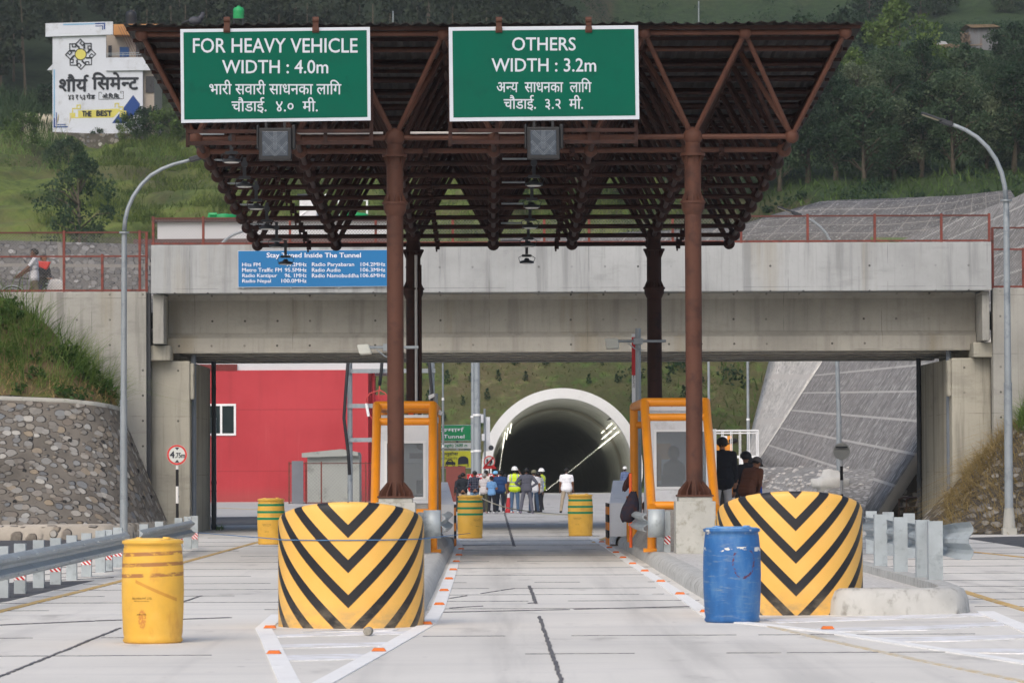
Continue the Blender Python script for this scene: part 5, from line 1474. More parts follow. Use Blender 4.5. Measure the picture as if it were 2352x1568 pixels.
fs.append(tuple((len(yy)-1)*(N+1)+k for k in range(N+1)))
m.add(vs, fs); m.build('tunnel_lining', LINING, tun, True)
m = MB(); vs = []
for y in (TY0+17,TY0+21.5):      # paler ring of lining further in
    for k in range(N+1):
        a = a0_+(a1_-a0_)*k/N; vs.append((TXC+(RI-.05)*math.cos(a), y, TZC+(RI-.05)*math.sin(a)+SL*(y-TY0-2)))
m.add(vs, [(k,k+1,N+2+k,N+1+k) for k in range(N)]); m.build('lining_ring', M('pale_lining', srgb(176,172,160), .8), tun, True)
TL = emit('tunnel_lamp_glow', (1,.96,.8,1), 6.0)
rl = random.Random(2); lamps = []
for s_ in (1,-1):
    for row, (ang, ylim) in enumerate(((33,300),(37.5,30),(42,24))):
        y = 2.0
        while y < ylim:
            if not (row and rl.random() < .12):
                a = R(ang); r_ = RI-.16; lamps.append((y, TXC+s_*r_*math.cos(a), TZC+r_*math.sin(a)+SL*max(0,y-2), 1.1 if y < 44 else .4))
            y += 2.0 if y < 44 else 6.0
lamps.sort(); rest = MB()
for k, (y, x, z, L) in enumerate(lamps):
    mm = MB() if k < 96 else rest
    mm.box(x-.017,x+.017,TY0+y,TY0+y+L,z-.012,z+.012)
    if k < 96: mm.build('tunnel_lamp', TL, tun)
kind(rest.build('tunnel_lamps_deeper', TL, tun), 'stuff')
m = MB(); m.box(TXC+2.9,TXC+2.98,TY0+1,TY0+120,TZC+3.0,TZC+3.1); m.build('cable_tray', BLACK, tun)
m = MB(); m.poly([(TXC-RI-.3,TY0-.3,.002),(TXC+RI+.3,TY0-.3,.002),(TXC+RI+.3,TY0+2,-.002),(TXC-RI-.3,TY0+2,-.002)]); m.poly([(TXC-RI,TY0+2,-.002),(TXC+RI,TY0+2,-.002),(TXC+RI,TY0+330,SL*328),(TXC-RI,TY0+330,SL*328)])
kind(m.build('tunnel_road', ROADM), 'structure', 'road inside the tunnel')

# ------------------------------------------------------------------ signs and poles by the tunnel
def flat_sign(name, label, c4, Y, face, group=None, cat='sign', thick=.05): return board(name, label, c4, Y, .03, face, GALV, thick, cat, group)
GREEN2 = M('bright_green_sheet', srgb(10,140,84), .45, 0, .04, 2); YEL2 = M('yellow_green_sheet', srgb(206,206,52), .45, 0, .05, 2); WHS = M('white_sheet', srgb(206,210,206), .5, 0, .04, 2)
INKG = M('green_letters', srgb(20,130,84), .5); INKB = M('dark_letters', srgb(40,46,58), .6, 0, .1, 3)
YG = 196
t = flat_sign('tunnel_name_sign', 'green sign naming the tunnel, topmost of the three signs left of its mouth', [(925,976),(1083,975),(1083,1012),(925,1013)], YG, GREEN2)
text_px('नाग  सुरुङमाग^', 935, 981, 1066, 994, YG-.02, WL, t, heavy=.2); text_px('Nagdhunga Tunnel', 935, 998, 1066.5, 1008.5, YG-.02, WL, t, heavy=.25)
t = flat_sign('length_sign', 'white sign giving the tunnel length, between the green and the yellow sign', [(925,1016.5),(1083,1016),(1083,1030),(925,1030.5)], YG, WHS)
text_px('(Length) 2688 m', 1010.5, 1018.5, 1073, 1028, YG-.02, INKG, t, heavy=.25)
t = flat_sign('headlight_sign', 'yellow sign with a car and a tunnel asking for headlights', [(925,1034),(1083,1033.5),(1083,1075),(925,1075.5)], YG, YEL2)
text_px('हेडलाइट बाल~नुहोस', 960, 1037, 1052, 1047.5, YG-.02, INKB, t, heavy=.2); text_px('TURN ON HEADLIGHTS', 965, 1049.5, 1050, 1054.5, YG-.02, INKB, t, bold=.004)
def px_poly(m, pts, Y): m.poly([P(u,v,Y) for u,v in pts])
m = MB(); px_poly(m, [(1023,1064),(1024,1060),(1030,1059),(1044,1060),(1046,1062),(1046,1066.5),(1023,1066.5)], YG-.02)
m.tube([P(1027,1059.5,YG-.02),P(1029.5,1055.5,YG-.02),P(1037,1055.5,YG-.02),P(1040,1060,YG-.02)],.025,4)
for u in (1026,1042): m.lathe([(.03,0),(.065,0)],(0,0,0),12) if False else m.tube([P(u+2.6*math.cos(k),1067.6+2.6*math.sin(k),YG-.021) for k in np.linspace(0,6.28,13)],.016,4)
m.build('car_pictogram', INKB, t)
m = MB(); px_poly(m, [(1052,1066.5)]+[(1064-12*math.cos(a),1056-9*math.sin(a)) for a in np.linspace(0,math.pi,14)]+[(1076,1064.5)], YG-.02); px_poly(m, [(1052,1068),(1076,1071.5),(1052,1071.5)], YG-.02); px_poly(m, [(1074,1064.5),(1076,1064.5),(1076,1071),(1074,1071)], YG-.02); m.build('tunnel_pictogram', INKB, t)
STRB = NT('black_white_post', .6); zz = STRB.sep(STRB.coord('Object'))[2]
STRB = STRB.out(STRB.mix(STRB.math('GREATER_THAN', STRB.math('FRACT', STRB.math('DIVIDE', zz, .8)), .5), srgb(222,222,220), srgb(28,28,30)))
for u, lab in ((1050.5,'right'),(950,'left')):
    x = PX(u,YG+.2); m = MB(); m.cyl((x,YG+.2,0),(x,YG+.2,PZ(977,YG)),.06,seg=10); tag(m.build('sign_post', STRB, None, True), 'black and white post behind the %s half of the three tunnel signs' % lab, 'post')
def round_sign(name, label, u, v, rpx, Y, pole_v, front=True):
    c = P(u,v,Y); r_ = rpx*Y/FOC; t = thing(name, label, 'sign', (c.x,Y,0))
    m = MB(); m.cyl((c.x,Y,c.z),(c.x,Y+.02,c.z),r_,seg=40); m.build('sign_plate', WHS if front else M('grey_sign_back', srgb(176,178,174), .5, .2, .06, 3), t, True)
    if front:
        m = MB(); vs = []
        for k in range(40):
            a = 2*math.pi*k/40
            for q in (r_*.80, r_*.98): vs.append((c.x+q*math.cos(a),Y-.004,c.z+q*math.sin(a)))
        m.add(vs, [(2*k,2*k+1,(2*k+3)%80,(2*k+2)%80) for k in range(40)]); m.build('red_ring', M('red_sign_ring', srgb(206,62,58), .4), t)
    m = MB(); m.cyl((c.x,Y+.05,-.05),(c.x,Y+.05,c.z+(r_*.4 if front else r_)),.035 if front else .045,seg=10); m.build('sign_post', STRB, t, True)
    return t, c, r_
t, c, r_ = round_sign('height_limit_sign', 'round height limit sign reading 4.75m on a black and white post', 406.5, 1044, 23.5, 89.0, 1195)
text_px('4', 390.5, 1036, 400.5, 1051, 88.993, INKB, t, heavy=.7); text_px('.75m', 402, 1039.5, 424.5, 1051, 88.993, INKB, t, heavy=.4)
m = MB(); px_poly(m, [(401.5,1027),(412,1027),(406.8,1033.5)], 88.993); px_poly(m, [(401.5,1061.5),(412,1061.5),(406.8,1055)], 88.993); m.build('height_arrows', INKB, t)
t, c, r_ = round_sign('round_sign', 'back of a round sign on a black and white post right of the booth', 1933, 1036, 19.5, 108, 1120, False)
m = MB(); m.box(c.x-.17,c.x+.17,107.96,107.985,c.z+.10,c.z+.14); m.build('clamp', DARKG, t)
t, c, r_ = round_sign('no_overtaking_sign', 'round no overtaking sign with red ring at the left side of the tunnel mouth', 1124, 1059.5, 13.5, 200, 1100)
m = MB(); m.tube([P(1119,1064,199.98),P(1119,1054,199.98)],.04,4); m.tube([P(1125,1066,199.98),P(1129,1061,199.98),P(1128,1054,199.98)],.05,4); m.build('arrows', INKB, t)
m = MB(); m.tube([P(1116,1068,199.96),P(1132,1051,199.96)],.04,4); m.build('red_bar', REDS, t)
m = MB(); px_poly(m, [(1108,1076),(1113,1068),(1135,1068),(1141,1076)], 200.0); m.build('base_board', REDS, t)
t = flat_sign('danger_board', 'white board headed DANGER in red behind the crowd', [(1072,1087.5),(1145,1087),(1145,1137),(1072,1137)], 140, WHS)
m = MB(); px_poly(m, [(1072.5,1088),(1144.5,1087.5),(1144.5,1103.5),(1072.5,1104)], 139.985); m.build('red_header', REDS, t)
text_px('DANGER', 1095, 1089.5, 1133, 1096.5, 139.97, WL, t, heavy=.25)
m = MB(); px_poly(m, [(1075,1102.5),(1080.5,1090),(1086.5,1102.5)], 139.97); m.build('warning_triangle', WL, t)
m = MB(); px_poly(m, [(1080,1093.5),(1081.3,1093.5),(1081,1099),(1080.3,1099)], 139.96); m.build('exclamation_mark', INKB, t)
m = MB(); m.tube([P(1083+6*math.cos(k),1120+8*math.sin(k),139.97) for k in np.linspace(0,6.28,24)],.04,4); m.build('red_circle', REDS, t)
m = MB(); 
for u in (1078,1139): x = PX(u,140.05); m.box(x-.02,x+.02,140.06,140.1,0,.7)
m.build('board_leg', GALV, t)
t = thing('camera_mast', 'mast with white equipment boxes beside the left rim of the tunnel mouth', 'mast', (PX(1114,203),203,0))
x = PX(1113.5,203); m = MB(); m.cyl((x,203,0),(x,203,PZ(938,203)),.06,seg=10); m.build('pole', GALVP, t, True)
for a in ((1104.5,951,1110.5,971),(1106.5,996,1113.5,1012)): 
    p, q = P(a[0],a[3],202.8), P(a[2],a[1],202.8); m = MB(); m.box(p.x,q.x,202.6,202.85,p.z,q.z); m.build('equipment_box', WHITEB, t, False, .02)
p, q = P(1114.5,1035,203.1), P(1125.5,957,203.1); m = MB(); m.box(p.x,q.x,203.1,203.4,p.z,q.z); m.build('panel', WHITEB, t, False, .02)
p = P(1128,1028,202.9); m = MB(); m.cyl((p.x,202.5,p.z),(p.x,203.2,p.z),.14,seg=14); m.build('horn_speaker', DARKG, t, True)

# ------------------------------------------------------------------ red building left of the tunnel
YBD = 178.0
REDW_ = M('red_wall_paint', srgb(192,74,80), .85, 0, .05, .4, .1, 8, srgb(182,68,75), .46)
_t = NT('stained_red_wall', .85, 0, .25); _co = _t.coord('Object')
_c = _t.ramp(_t.noise(_co, .35, 6, .6), [(.3, srgb(178,62,69)), (.7, srgb(192,72,79))])
_s = _t.noise(_t.coord('Object', (1.6,1.6,.12)), 1.0, 6, .65); _c = _t.mix(_t.math('MULTIPLY', _t.step(_s,.5,.72), .32), _c, srgb(150,58,64))
_s = _t.noise(_t.coord('Object', (4,4,.2), (3,1,0)), 1.0, 6, .65); _c = _t.mix(_t.math('MULTIPLY', _t.step(_s,.56,.74), .25), _c, srgb(206,110,112))
_z = _t.sep(_co)[2]; _l = _t.math('LESS_THAN', _t.math('ABSOLUTE', _t.math('SUBTRACT', _t.math('FRACT', _t.math('DIVIDE', _z, 2.9)), .5)), .008); _c = _t.mix(_t.math('MULTIPLY', _l, .35), _c, srgb(128,46,52))
_c = _t.mix(_t.math('MULTIPLY', _t.step(_z, .9, .0), .4), _c, srgb(150,92,88)); _t.bump(_t.noise(_co, 14, 4), .2, .02); REDW = _t.out(_c)
bd = thing('red_building', 'red and white walled building left of the tunnel road, seen under and above the bridge', 'building', (PX(640,YBD),YBD+5,0))
xl, xr = PX(362,YBD), PX(889,YBD)
xw = PX(846,YBD)
zr = PZ(848,YBD)
m = MB(); m.box(xl,xw,YBD,YBD+.4,-.05,zr); m.box(xw+.0,xr,YBD+.9,YBD+12,-.05,PZ(905,YBD)); m.box(xl,xw,YBD+.4,YBD+12,-.05,zr-.01); m.build('red_wall', REDW, bd)
m = MB(); m.box(xl,PX(545,YBD),YBD-.02,YBD+.3,PZ(849,YBD)+.005,PZ(834,YBD)); m.build('brown_panel', M('brown_wall', srgb(110,48,46), .8), bd)
m = MB(); zq0, zq1 = PZ(565,YBD), PZ(507,YBD)
m.box(xl,xr+.3,YBD+.1,YBD+11.9,zr+.002,zq1); m.build('white_wall', M('white_wall_paint', srgb(206,208,212), .85, 0, .04, .4, .1, 8), bd)
m = MB(); m.box(PX(310,YBD),xr+.6,YBD-.7,YBD+.09,PZ(562,YBD),PZ(548,YBD)); m.build('brown_band', M('brown_cornice', srgb(92,70,70), .8, 0, .1, 1), bd)
m = MB(); m.box(xl-.2,xr+.4,YBD-.15,YBD+12,zq1+.003,PZ(502,YBD)); m.build('roof_edge', M('brown_roof_edge', srgb(86,66,66), .8), bd)
def window(t, u0, v0, u1, v1, Y, dark=srgb(40,52,54)):
    p, q = P(u0,v1,Y), P(u1,v0,Y); f = .1; y = Y-.05
    m = MB(); m.box(p.x,p.x+f,y,Y+.05,p.z,q.z); m.box(q.x-f,q.x,y,Y+.05,p.z,q.z); m.box(p.x+f,q.x-f,y,Y+.05,p.z,p.z+f); m.box(p.x+f,q.x-f,y,Y+.05,q.z-f,q.z); mx = (p.x+q.x)/2-.05; m.box(mx,mx+.1,y,Y+.05,p.z+f,q.z-f)
    w = m.build('window', WHITEP, t)
    m = MB(); m.box(p.x+f,mx-.001,Y-.02,Y-.012,p.z+f,q.z-f); m.box(mx+.101,q.x-f,Y-.03,Y-.022,p.z+f,q.z-f); m.build('pane', M('dark_window_glass', dark, .1, 0, .05, 2, spec=.8), w)
window(bd, 474, 927, 542, 1000, YBD)
for u in (801,): pass
m = MB(); m.cyl((PX(858,YBD+.8),YBD+.8,0),(PX(858,YBD+.8),YBD+.8,PZ(850,YBD)),.07,seg=8); m.build('drain_pipe', REDW, bd)
GT = M('green_tank_plastic', srgb(28,160,92), .45, 0, .1, 2)
def tank(label, u, v0, v1, wpx, Y, mat, stand=None, foot=None):
    x = PX(u,Y); za, zb2 = PZ(v1,Y), PZ(v0,Y); r_ = wpx/2*Y/FOC; t = thing('water_tank', label, 'water tank', (x,Y,za))
    m = MB(); h = zb2-za; m.lathe([(r_*.97,za),(r_,za+.05*h),(r_*.97,za+.25*h),(r_,za+.3*h),(r_*.97,za+.5*h),(r_,za+.55*h),(r_*.96,za+.74*h),(r_*.75,za+.86*h),(r_*.3,za+.92*h),(r_*.28,zb2),(0,zb2)],(x,Y,0),28); m.build('tank_body', mat, t, True)
    if stand is not None:
        m = MB(); zs = PZ(stand,Y)
        for a in (-1,1):
            for b in (-1,1): m.cyl((x+a*r_*.8,Y+b*r_*.8,zs-1.5 if foot is None else foot),(x+a*r_*.8,Y+b*r_*.8,za),.04,seg=6)
        m.box(x-r_,x+r_,Y-r_,Y+r_,za-.06,za-.005); m.build('stand', DARKG, t)
    return t
tank('green water tank on the white building roof, left of the canopy lamps', 516, 489, 501, 62, YBD+3, GT)
m = MB(); m.tube([P(481,502,YBD+2),P(481,493,YBD+2),P(498,493,YBD+2)],.10,8); tag(m.build('tank_pipe', GT, None, True), 'green pipe beside the green roof tank', 'pipe')
tank('green water tank on the white building roof, seen through the canopy near the left column', 1040/1.0*0+818, 487, 501, 60, YBD+4, GT)
t = thing('roof_cabin', 'white box cabin standing on the roof of the white building, seen through the canopy', 'roof cabin', (PX(705,YBD+6),YBD+6,PZ(502,YBD)))
p, q = P(688,502,YBD+5), P(727,452,YBD+5); m = MB(); m.box(p.x,q.x,YBD+5,YBD+8,p.z-.1,q.z); m.build('cabin_wall', WHITEB, t); m = MB(); m.box(p.x-.1,q.x+.1,YBD+4.9,YBD+8.1,q.z+.002,q.z+.14); m.build('cabin_roof', DARKG, t)
t = thing('roof_railing', 'white stair railing on the building roof beside the cabin', 'railing', (PX(790,YBD+4),YBD+4,PZ(502,YBD)))
m = MB(); 
m.tube([P(740,452,YBD+4),P(845,460,YBD+4)],.06,6); m.tube([P(688,498,YBD+4),P(760,440,YBD+4)],.07,6)
for u in (745,778,812,843): m.tube([P(u,502,YBD+4),P(u,455,YBD+4)],.05,6)
m.build('rail', WHITEP, t)
# shed, red fence, transformer poles
SHED = M('shed_grey', srgb(160,164,160), .85, 0, .07, .8, .1, 10, srgb(136,140,136), .4)
YSH = 172; t = thing('metal_shed', 'grey flat roofed shed in front of the red wall', 'shed', (PX(760,YSH),YSH+2,0))
p, q = P(706,1150,YSH), P(800,1042,YSH); m = MB(); m.box(p.x,q.x+.5,YSH,YSH+3,-.05,q.z); m.build('shed_wall', SHED, t)
m = MB(); a, b, c_ = P(693,1040,YSH-.3), P(783,1031,YSH-.3), P(822,1038,YSH-.3); m.prism([a,b,c_,c_-Vector((0,0,.16)),a-Vector((0,0,.2))],(0,3.6,0)); m.build('shed_roof', SHED, t)
x0, x1 = PX(665,168), PX(905,168)
chain_fence('chain_link_fence', 'red chain link fence around the grey shed', x0, x1, 168, .0, PZ(1062,168), [(PX(u,168),0,PZ(1058,168)) for u in (664,703,738,806,840,897)], None, None, .16)
m = MB(); p, q = P(671,1147,167.9), P(697,1058,167.9); m.box(p.x,q.x,167.6,167.8,0,q.z); tag(m.build('steel_door', M('grey_steel_door', srgb(118,122,130), .6, .2, .08, 2)), 'grey steel gate leaf at the left end of the red shed fence', 'gate')
t = thing('cable_frame', 'galvanised double pole frame carrying power cables before the red wall', 'power pole', (PX(900,160),160,0))
for u in (804,993):
    x = PX(u,160); m = MB(); m.cyl((x,160,0),(x,160,PZ(820,160)),.11,seg=12); m.build('pole', GALVP, t, True)
for v in (852,932,1010):
    m = MB(); a, b = P(797,v,159.85), P(1000,v-4,159.85); m.box(a.x,b.x,159.8,159.87,a.z-.09,a.z+.09); m.build('cross_arm', GALVP, t)
CAB = M('black_cable', srgb(40,42,46), .7)
for pts in ([(800,820),(794,900),(790,960),(795,1000),(800,1040),(803,1090)],[(878,820),(876,850),(872,885)],[(875,985),(871,1015),(864,1045),(866,1060),(872,1072)],[(985,820),(988,860),(992,900),(990,960)],[(955,820),(958,850),(961,875)]):
    m = MB(); m.tube([P(u,v,159.6) for u,v in pts], .07, 8); m.build('cable', CAB, t, 'full')
RW = M('red_wire', srgb(190,70,66), .6)
for pts in ([(872,885),(871,896),(850,903),(841,915),(844,930)],[(871,896),(870,905),(871,928)],[(872,895),(884,902),(893,912),(893,930)],[(845,948),(860,968),(872,980)],[(872,948),(874,962),(874,985)],[(961,875),(957,890),(950,900)],[(961,880),(966,895),(966,925)]):
    m = MB(); m.tube([P(u,v,159.6) for u,v in pts], .028, 6); m.build('wire', RW, t, 'full')
for u in (844,871,893,966):
    m = MB(); p = P(u,937,159.6); m.cyl(p+Vector((-.05,0,.2)),p+Vector((.05,0,-.35)),.06,seg=8); m.build('insulator', WHITEP, t, True)
m = MB(); p = P(1047,1113,176); x = PX(1047,176); m.box(x-.45,x+.45,175,177,0,PZ(1070,176)); m.box(x-1.9,x+.1,175.2,175.3,PZ(1074,176),PZ(1070,176)); tag(m.build('steel_gate', M('brown_steel', srgb(120,62,56), .7, 0, .15, 1)), 'brown steel gate post behind the left booth, under the tunnel signs', 'gate')
# ------------------------------------------------------------------ hillside
def smooth(a, b, x):
    t = np.clip((x-a)/(b-a),0,1); return t*t*(3-2*t)
def hz(x, y):
    x = np.asarray(x,float); y = np.asarray(y,float)
    L = np.interp(y,[226,228.5,233,244,262,300,346,352,400,450,480,530,620,800],[-.3,.4,4.0,11.5,14.0,23.0,31.6,32.4,44,58,66,90,150,220])
    Rr = np.interp(y,[200,222,240,262,300,346,400,480,500,560,640,800],[13.0,15.2,17.5,22,31,39,47.5,56,62,92,150,230])
    Cc = np.interp(y,[226,228.5,233,244,262,300,346,400,480,540,640,800],[-.3,.4,4.0,11.5,14.5,24,33,46,63,90,150,225])
    k = smooth(-6,8,x); k2 = np.where(y < 246, smooth(17,23,x), np.where(y > 262, smooth(10,17,x), smooth(17,23,x)*(262-y)/16+smooth(10,17,x)*(y-246)/16))
    z = L*(1-k)+Cc*k; z = z*(1-k2)+Rr*k2
    w = .5*np.sin(x*.21+y*.05)+.35*np.sin(x*.47-y*.11+1.3)+.25*np.sin(x*.9+y*.31)
    amp = smooth(238,270,y)
    z = z+w*amp*.7
    st = 1.7                                            # shallow farm terraces
    f = (z+.45*np.sin(x*.23+y*.02)+.25*np.sin(x*.61+2))/st; fr = f-np.floor(f)
    zt_ = (np.floor(f)+smooth(.0,.34,fr)*.86+fr*.14)*st
    m_ = smooth(258,275,y)*(1-smooth(345,420,y))*(1-smooth(6,14,x))*.85
    return z*(1-m_)+zt_*m_
def hill_mat():
    t = NT('hill_vegetation', .9, 0, .2); co = t.coord('Object'); x, y, z = t.sep(co)
    n = t.noise(t.coord('Object', (.10,.05,.30)), 1.0, 7, .65); n2 = t.noise(co, .9, 6, .7); n3 = t.noise(t.coord('Object',(.05,.05,.05)), 1.0, 4, .6)
    c = t.ramp(t.math('ADD', t.math('MULTIPLY',n,.6), t.math('MULTIPLY',n2,.4)), [(.32, srgb(50,62,36)), (.45, srgb(76,90,46)), (.55, srgb(102,116,56)), (.68, srgb(112,110,68))])
    c = t.mix(t.math('MULTIPLY', t.step(n3,.5,.62), .6), c, srgb(84,76,60))
    far = t.step(y, 345, 385); c = t.mix(far, c, t.ramp(n2, [(.3, srgb(26,36,24)), (.7, srgb(50,64,40))]))
    rt = t.math('MULTIPLY', t.step(x, 9, 14), t.step(y, 225, 240)); c = t.mix(t.math('MULTIPLY',rt,.9), c, t.ramp(n2, [(.3, srgb(34,50,32)), (.7, srgb(60,80,46))]))
    ct = t.math('SUBTRACT', 1.0, t.step(y, 243, 247))
    cut = t.ramp(t.math('ADD', t.math('MULTIPLY',t.noise(t.coord('Object',(.16,.2,.2)),1.0,6,.6),.5), t.math('MULTIPLY',t.noise(co,1.9,6,.7),.5)), [(.34, srgb(58,82,40)), (.50, srgb(90,106,58)), (.60, srgb(112,108,76)), (.72, srgb(136,128,104))])
    c = t.mix(ct, c, cut)
    ge = t.n('ShaderNodeNewGeometry'); nz = t.sep(ge.outputs['Normal'])[2]
    c = t.mix(t.math('MULTIPLY', t.math('MULTIPLY', t.step(nz,.93,.80), t.step(n2,.38,.5)), .65), c, srgb(82,72,56))
    t.bump(n2, .8, .3); return t.out(c)
def grid_mesh(name, xs, ys, cut=None):
    X, Yg = np.meshgrid(xs, ys); Z = hz(X, Yg); nx, ny = len(xs), len(ys)
    Z = Z+np.where((Yg > 248) & (np.abs(X) < 60), .16*np.sin(X*2.1+np.sin(Yg*.9)*2)*np.sin(Yg*1.3+X*.7)+RNG.normal(0,.06,Z.shape), 0)
    v = np.stack([X,Yg,Z],-1).reshape(-1,3); fs = []
    for j in range(ny-1):
        for i in range(nx-1):
            if cut is not None and cut((X[j,i]+X[j,i+1])/2, (Z[j,i]+Z[j+1,i])/2, Yg[j,i]): continue
            fs.append((j*nx+i,j*nx+i+1,(j+1)*nx+i+1,(j+1)*nx+i))
    me = bpy.data.meshes.new(name); me.from_pydata(v.tolist(), [], fs); me.materials.append(HILL)
    me.polygons.foreach_set('use_smooth', [True]*len(me.polygons)); o = bpy.data.objects.new(name, me); COL.objects.link(o); return o
HILL = hill_mat()
ysn = np.concatenate([np.arange(226,248,.5), np.arange(248,350,1.1), np.arange(350,800,4.5)])
xsn = np.concatenate([np.arange(-260,-50,9), np.arange(-50,-6,1.1), np.arange(-6,16,.5), np.arange(16,60,1.1), np.arange(60,290,9)])
kind(grid_mesh('hillside', xsn, ysn, lambda x,z,y: y < 246 and (x-TXC)**2+(z-TZC)**2 < 4.6**2), 'structure', 'green terraced hillside rising behind the tunnel')
# side hills joining the road corridor (mostly out of sight)
m = MB(); vs = []
ysr = np.arange(104.5,232,6); xo = [0,4,12,40,150]
for y in ysr:
    xt, z0, z1 = mslope(min(y,190)); xe = xt+(z1-z0)/1.52
    for k, d in enumerate(xo): vs.append((xe+d-.1, y, z1-.05+(d*.12 if k else 0)+.15*math.sin(y+d)))
n = len(xo); m.add(vs, [(j*n+i,j*n+i+1,(j+1)*n+i+1,(j+1)*n+i) for j in range(len(ysr)-1) for i in range(n-1)])
kind(m.build('right_hill', GBENCH, None, 'full'), 'structure', 'grassy ground above the pitched slope on the right')
m = MB(); m.add([(-20,114,.0),(-20,226,.0),(-24,226,8),(-24,117,8),(-200,226,30),(-200,117,30),(-9.5,117,7.9),(-9.5,114.6,7.9),(-24,114,8),(-24,114,8)], [(0,1,2,3),(3,2,4,5)])
m.poly([(-90,112.6,PZ(552,112.5)-.02),(-9.9,114.5,PZ(561,114.5)-.02),(-10.2,118,7.6),(-90,118,9)])
kind(m.build('left_hill', GBENCH), 'structure', 'grassy ground behind the left pitched wall')
def leaf_cloud(centres, radii, per, size, rng, flat_=.8):
    q = []
    for c, r_ in zip(centres, radii):
        n = per; d = rng.normal(0,1,(n,3)); d /= np.linalg.norm(d,axis=1)[:,None]; rad = r_*rng.uniform(.45,1.05,n)[:,None]
        p = np.asarray(c)+d*rad*np.array([1,1,flat_])
        a = rng.normal(0,1,(n,3)); a /= np.linalg.norm(a,axis=1)[:,None]; bb = np.cross(a, rng.normal(0,1,(n,3))); bb /= np.linalg.norm(bb,axis=1)[:,None]
        s_ = size*rng.uniform(.55,1.3,n)[:,None]
        q.append(np.stack([p-a*s_*.5, p+bb*s_*.32, p+a*s_*.5, p-bb*s_*.32],1))
    return np.concatenate(q)
# grass on the terraces
rg = np.random.default_rng(21)
def scatter(n, x0, x1, y0, y1): return rg.uniform(x0,x1,n), rg.uniform(y0,y1,n)
sobj('bank_weeds', leaf_mesh('bank_weeds', leaf_cloud(*WEEDQ, 26, .13, rg), foliage('weed_leaves', [srgb(52,82,40), srgb(84,116,56), srgb(116,142,76)], .6, 1.5, .4)), 'broad leaved green weeds among the long grass on the left bank')
HG = foliage('terrace_grass', [srgb(48,66,34), srgb(86,106,48), srgb(130,144,68), srgb(160,158,98)], .7, .30, .35)
nt = 7500; cx_, cy_ = scatter(nt,-34,18,262,348); tl = rg.uniform(.35,1.0,nt)*(1+.5*np.sin(cx_*.8+cy_*.3)); rep = 11
x = np.repeat(cx_,rep)+rg.normal(0,.28,nt*rep); y = np.repeat(cy_,rep)+rg.normal(0,.28,nt*rep); tl = np.repeat(tl,rep); keep = (np.sin(x*.33+y*.17)+np.sin(x*.12-y*.4+1) + rg.normal(0,.7,len(x)) > -.7); x, y, tl = x[keep], y[keep], tl[keep]
b = np.stack([x,y,hz(x,y)-.05],1)
sobj('terrace_grass', leaf_mesh('terrace_grass', blades(b, 1.25*tl, .075, .5, rg, 2), HG), 'rough green and yellow grass covering the terraced hillside')
x, y = scatter(9000,10,44,226,300); b = np.stack([x,y,hz(x,y)-.05],1)
sobj('hill_grass', leaf_mesh('hill_grass', blades(b, .9, .10, .6, rg, 2), foliage('right_hill_grass', [srgb(46,66,34), srgb(78,104,50), srgb(108,132,66)], .7, .2)), 'long green grass below the trees on the right hillside')
x, y = scatter(9000,-14,20,228.5,247); z = hz(x,y); keep = (x-TXC)**2+(z-TZC)**2 > 26; b = np.stack([x,y,z-.03],1)[keep]
sobj('cut_grass', leaf_mesh('cut_grass', blades(b, .26, .07, .7, rg, 2), foliage('thin_grass', [srgb(78,88,50), srgb(112,112,70), srgb(142,130,96)], .8, .2)), 'thin dry grass on the cut slope above the tunnel mouth')
# small planted shrubs on the cut slope
LEAF1 = foliage('dark_tree_leaves', [srgb(30,52,38), srgb(50,76,52), srgb(84,108,74)], .6, .45, .4)
LEAF2 = foliage('mid_tree_leaves', [srgb(36,58,42), srgb(62,88,60), srgb(106,124,92)], .6, .5, .4)
LEAF3 = foliage('light_bush_leaves', [srgb(58,80,40), srgb(90,116,54), srgb(126,146,78)], .6, .6)
LEAF4 = foliage('forest_leaves', [srgb(30,42,34), srgb(46,60,44), srgb(68,80,58)], .7, .25, .4)
LEAF5 = foliage('pale_grey_green_leaves', [srgb(58,76,56), srgb(96,114,84), srgb(150,160,128)], .55, .6, .4)
BARK = M('tree_bark', srgb(92,84,72), .9, 0, .25, 3, .4, 20)
SHR = foliage('shrub_needles', [srgb(36,58,40), srgb(58,84,58)], .6, 1.0)
def tree(name, label, cat, h, wd, leaf, nclump, per, size, seed, trunk=.35, group=None, shape=1.0):
    rng = np.random.default_rng(seed); t = thing(name, label, cat, (0,0,0), group)
    cs, rs = [], []; m = MB()
    base = h*trunk
    top = Vector((rng.normal(0,.06)*h, rng.normal(0,.06)*h, h*.82))
    pts = [Vector((0,0,-.3)), Vector((top.x*.2,top.y*.2,base*.6)), Vector((top.x*.5,top.y*.5,base*1.2)), top]
    r0 = h*.022+.03; m.tube(pts, [r0*1.3,r0,r0*.7,r0*.15], 7)
    for k in range(nclump):
        f = (k+.5)/nclump; z = base+(h-base)*(f**.85); ww = wd/2*math.sin(math.pi*min(.95,.22+f*.74))**.7*shape
        a = rng.uniform(0,6.283); rr = ww*math.sqrt(rng.uniform(.05,1)); c = (top.x*f+rr*math.cos(a), top.y*f+rr*math.sin(a), z)
        cs.append(c); rs.append(wd*.13*rng.uniform(.7,1.4))
        if k % 2 == 0:
            st = Vector((top.x*f*.6,top.y*f*.6,max(base*.6,z-.25*h*rng.uniform(.5,1)))); m.tube([st, st.lerp(Vector(c),.55)+Vector((0,0,.05*h)), Vector(c)], [r0*.42,r0*.28,r0*.08], 5)
    m.build('trunk', BARK, t, 'full')
    o = bpy.data.objects.new('crown', leaf_mesh('crown', leaf_cloud(cs, rs, per, size, rng), leaf)); COL.objects.link(o); attach(o, t)
    return t
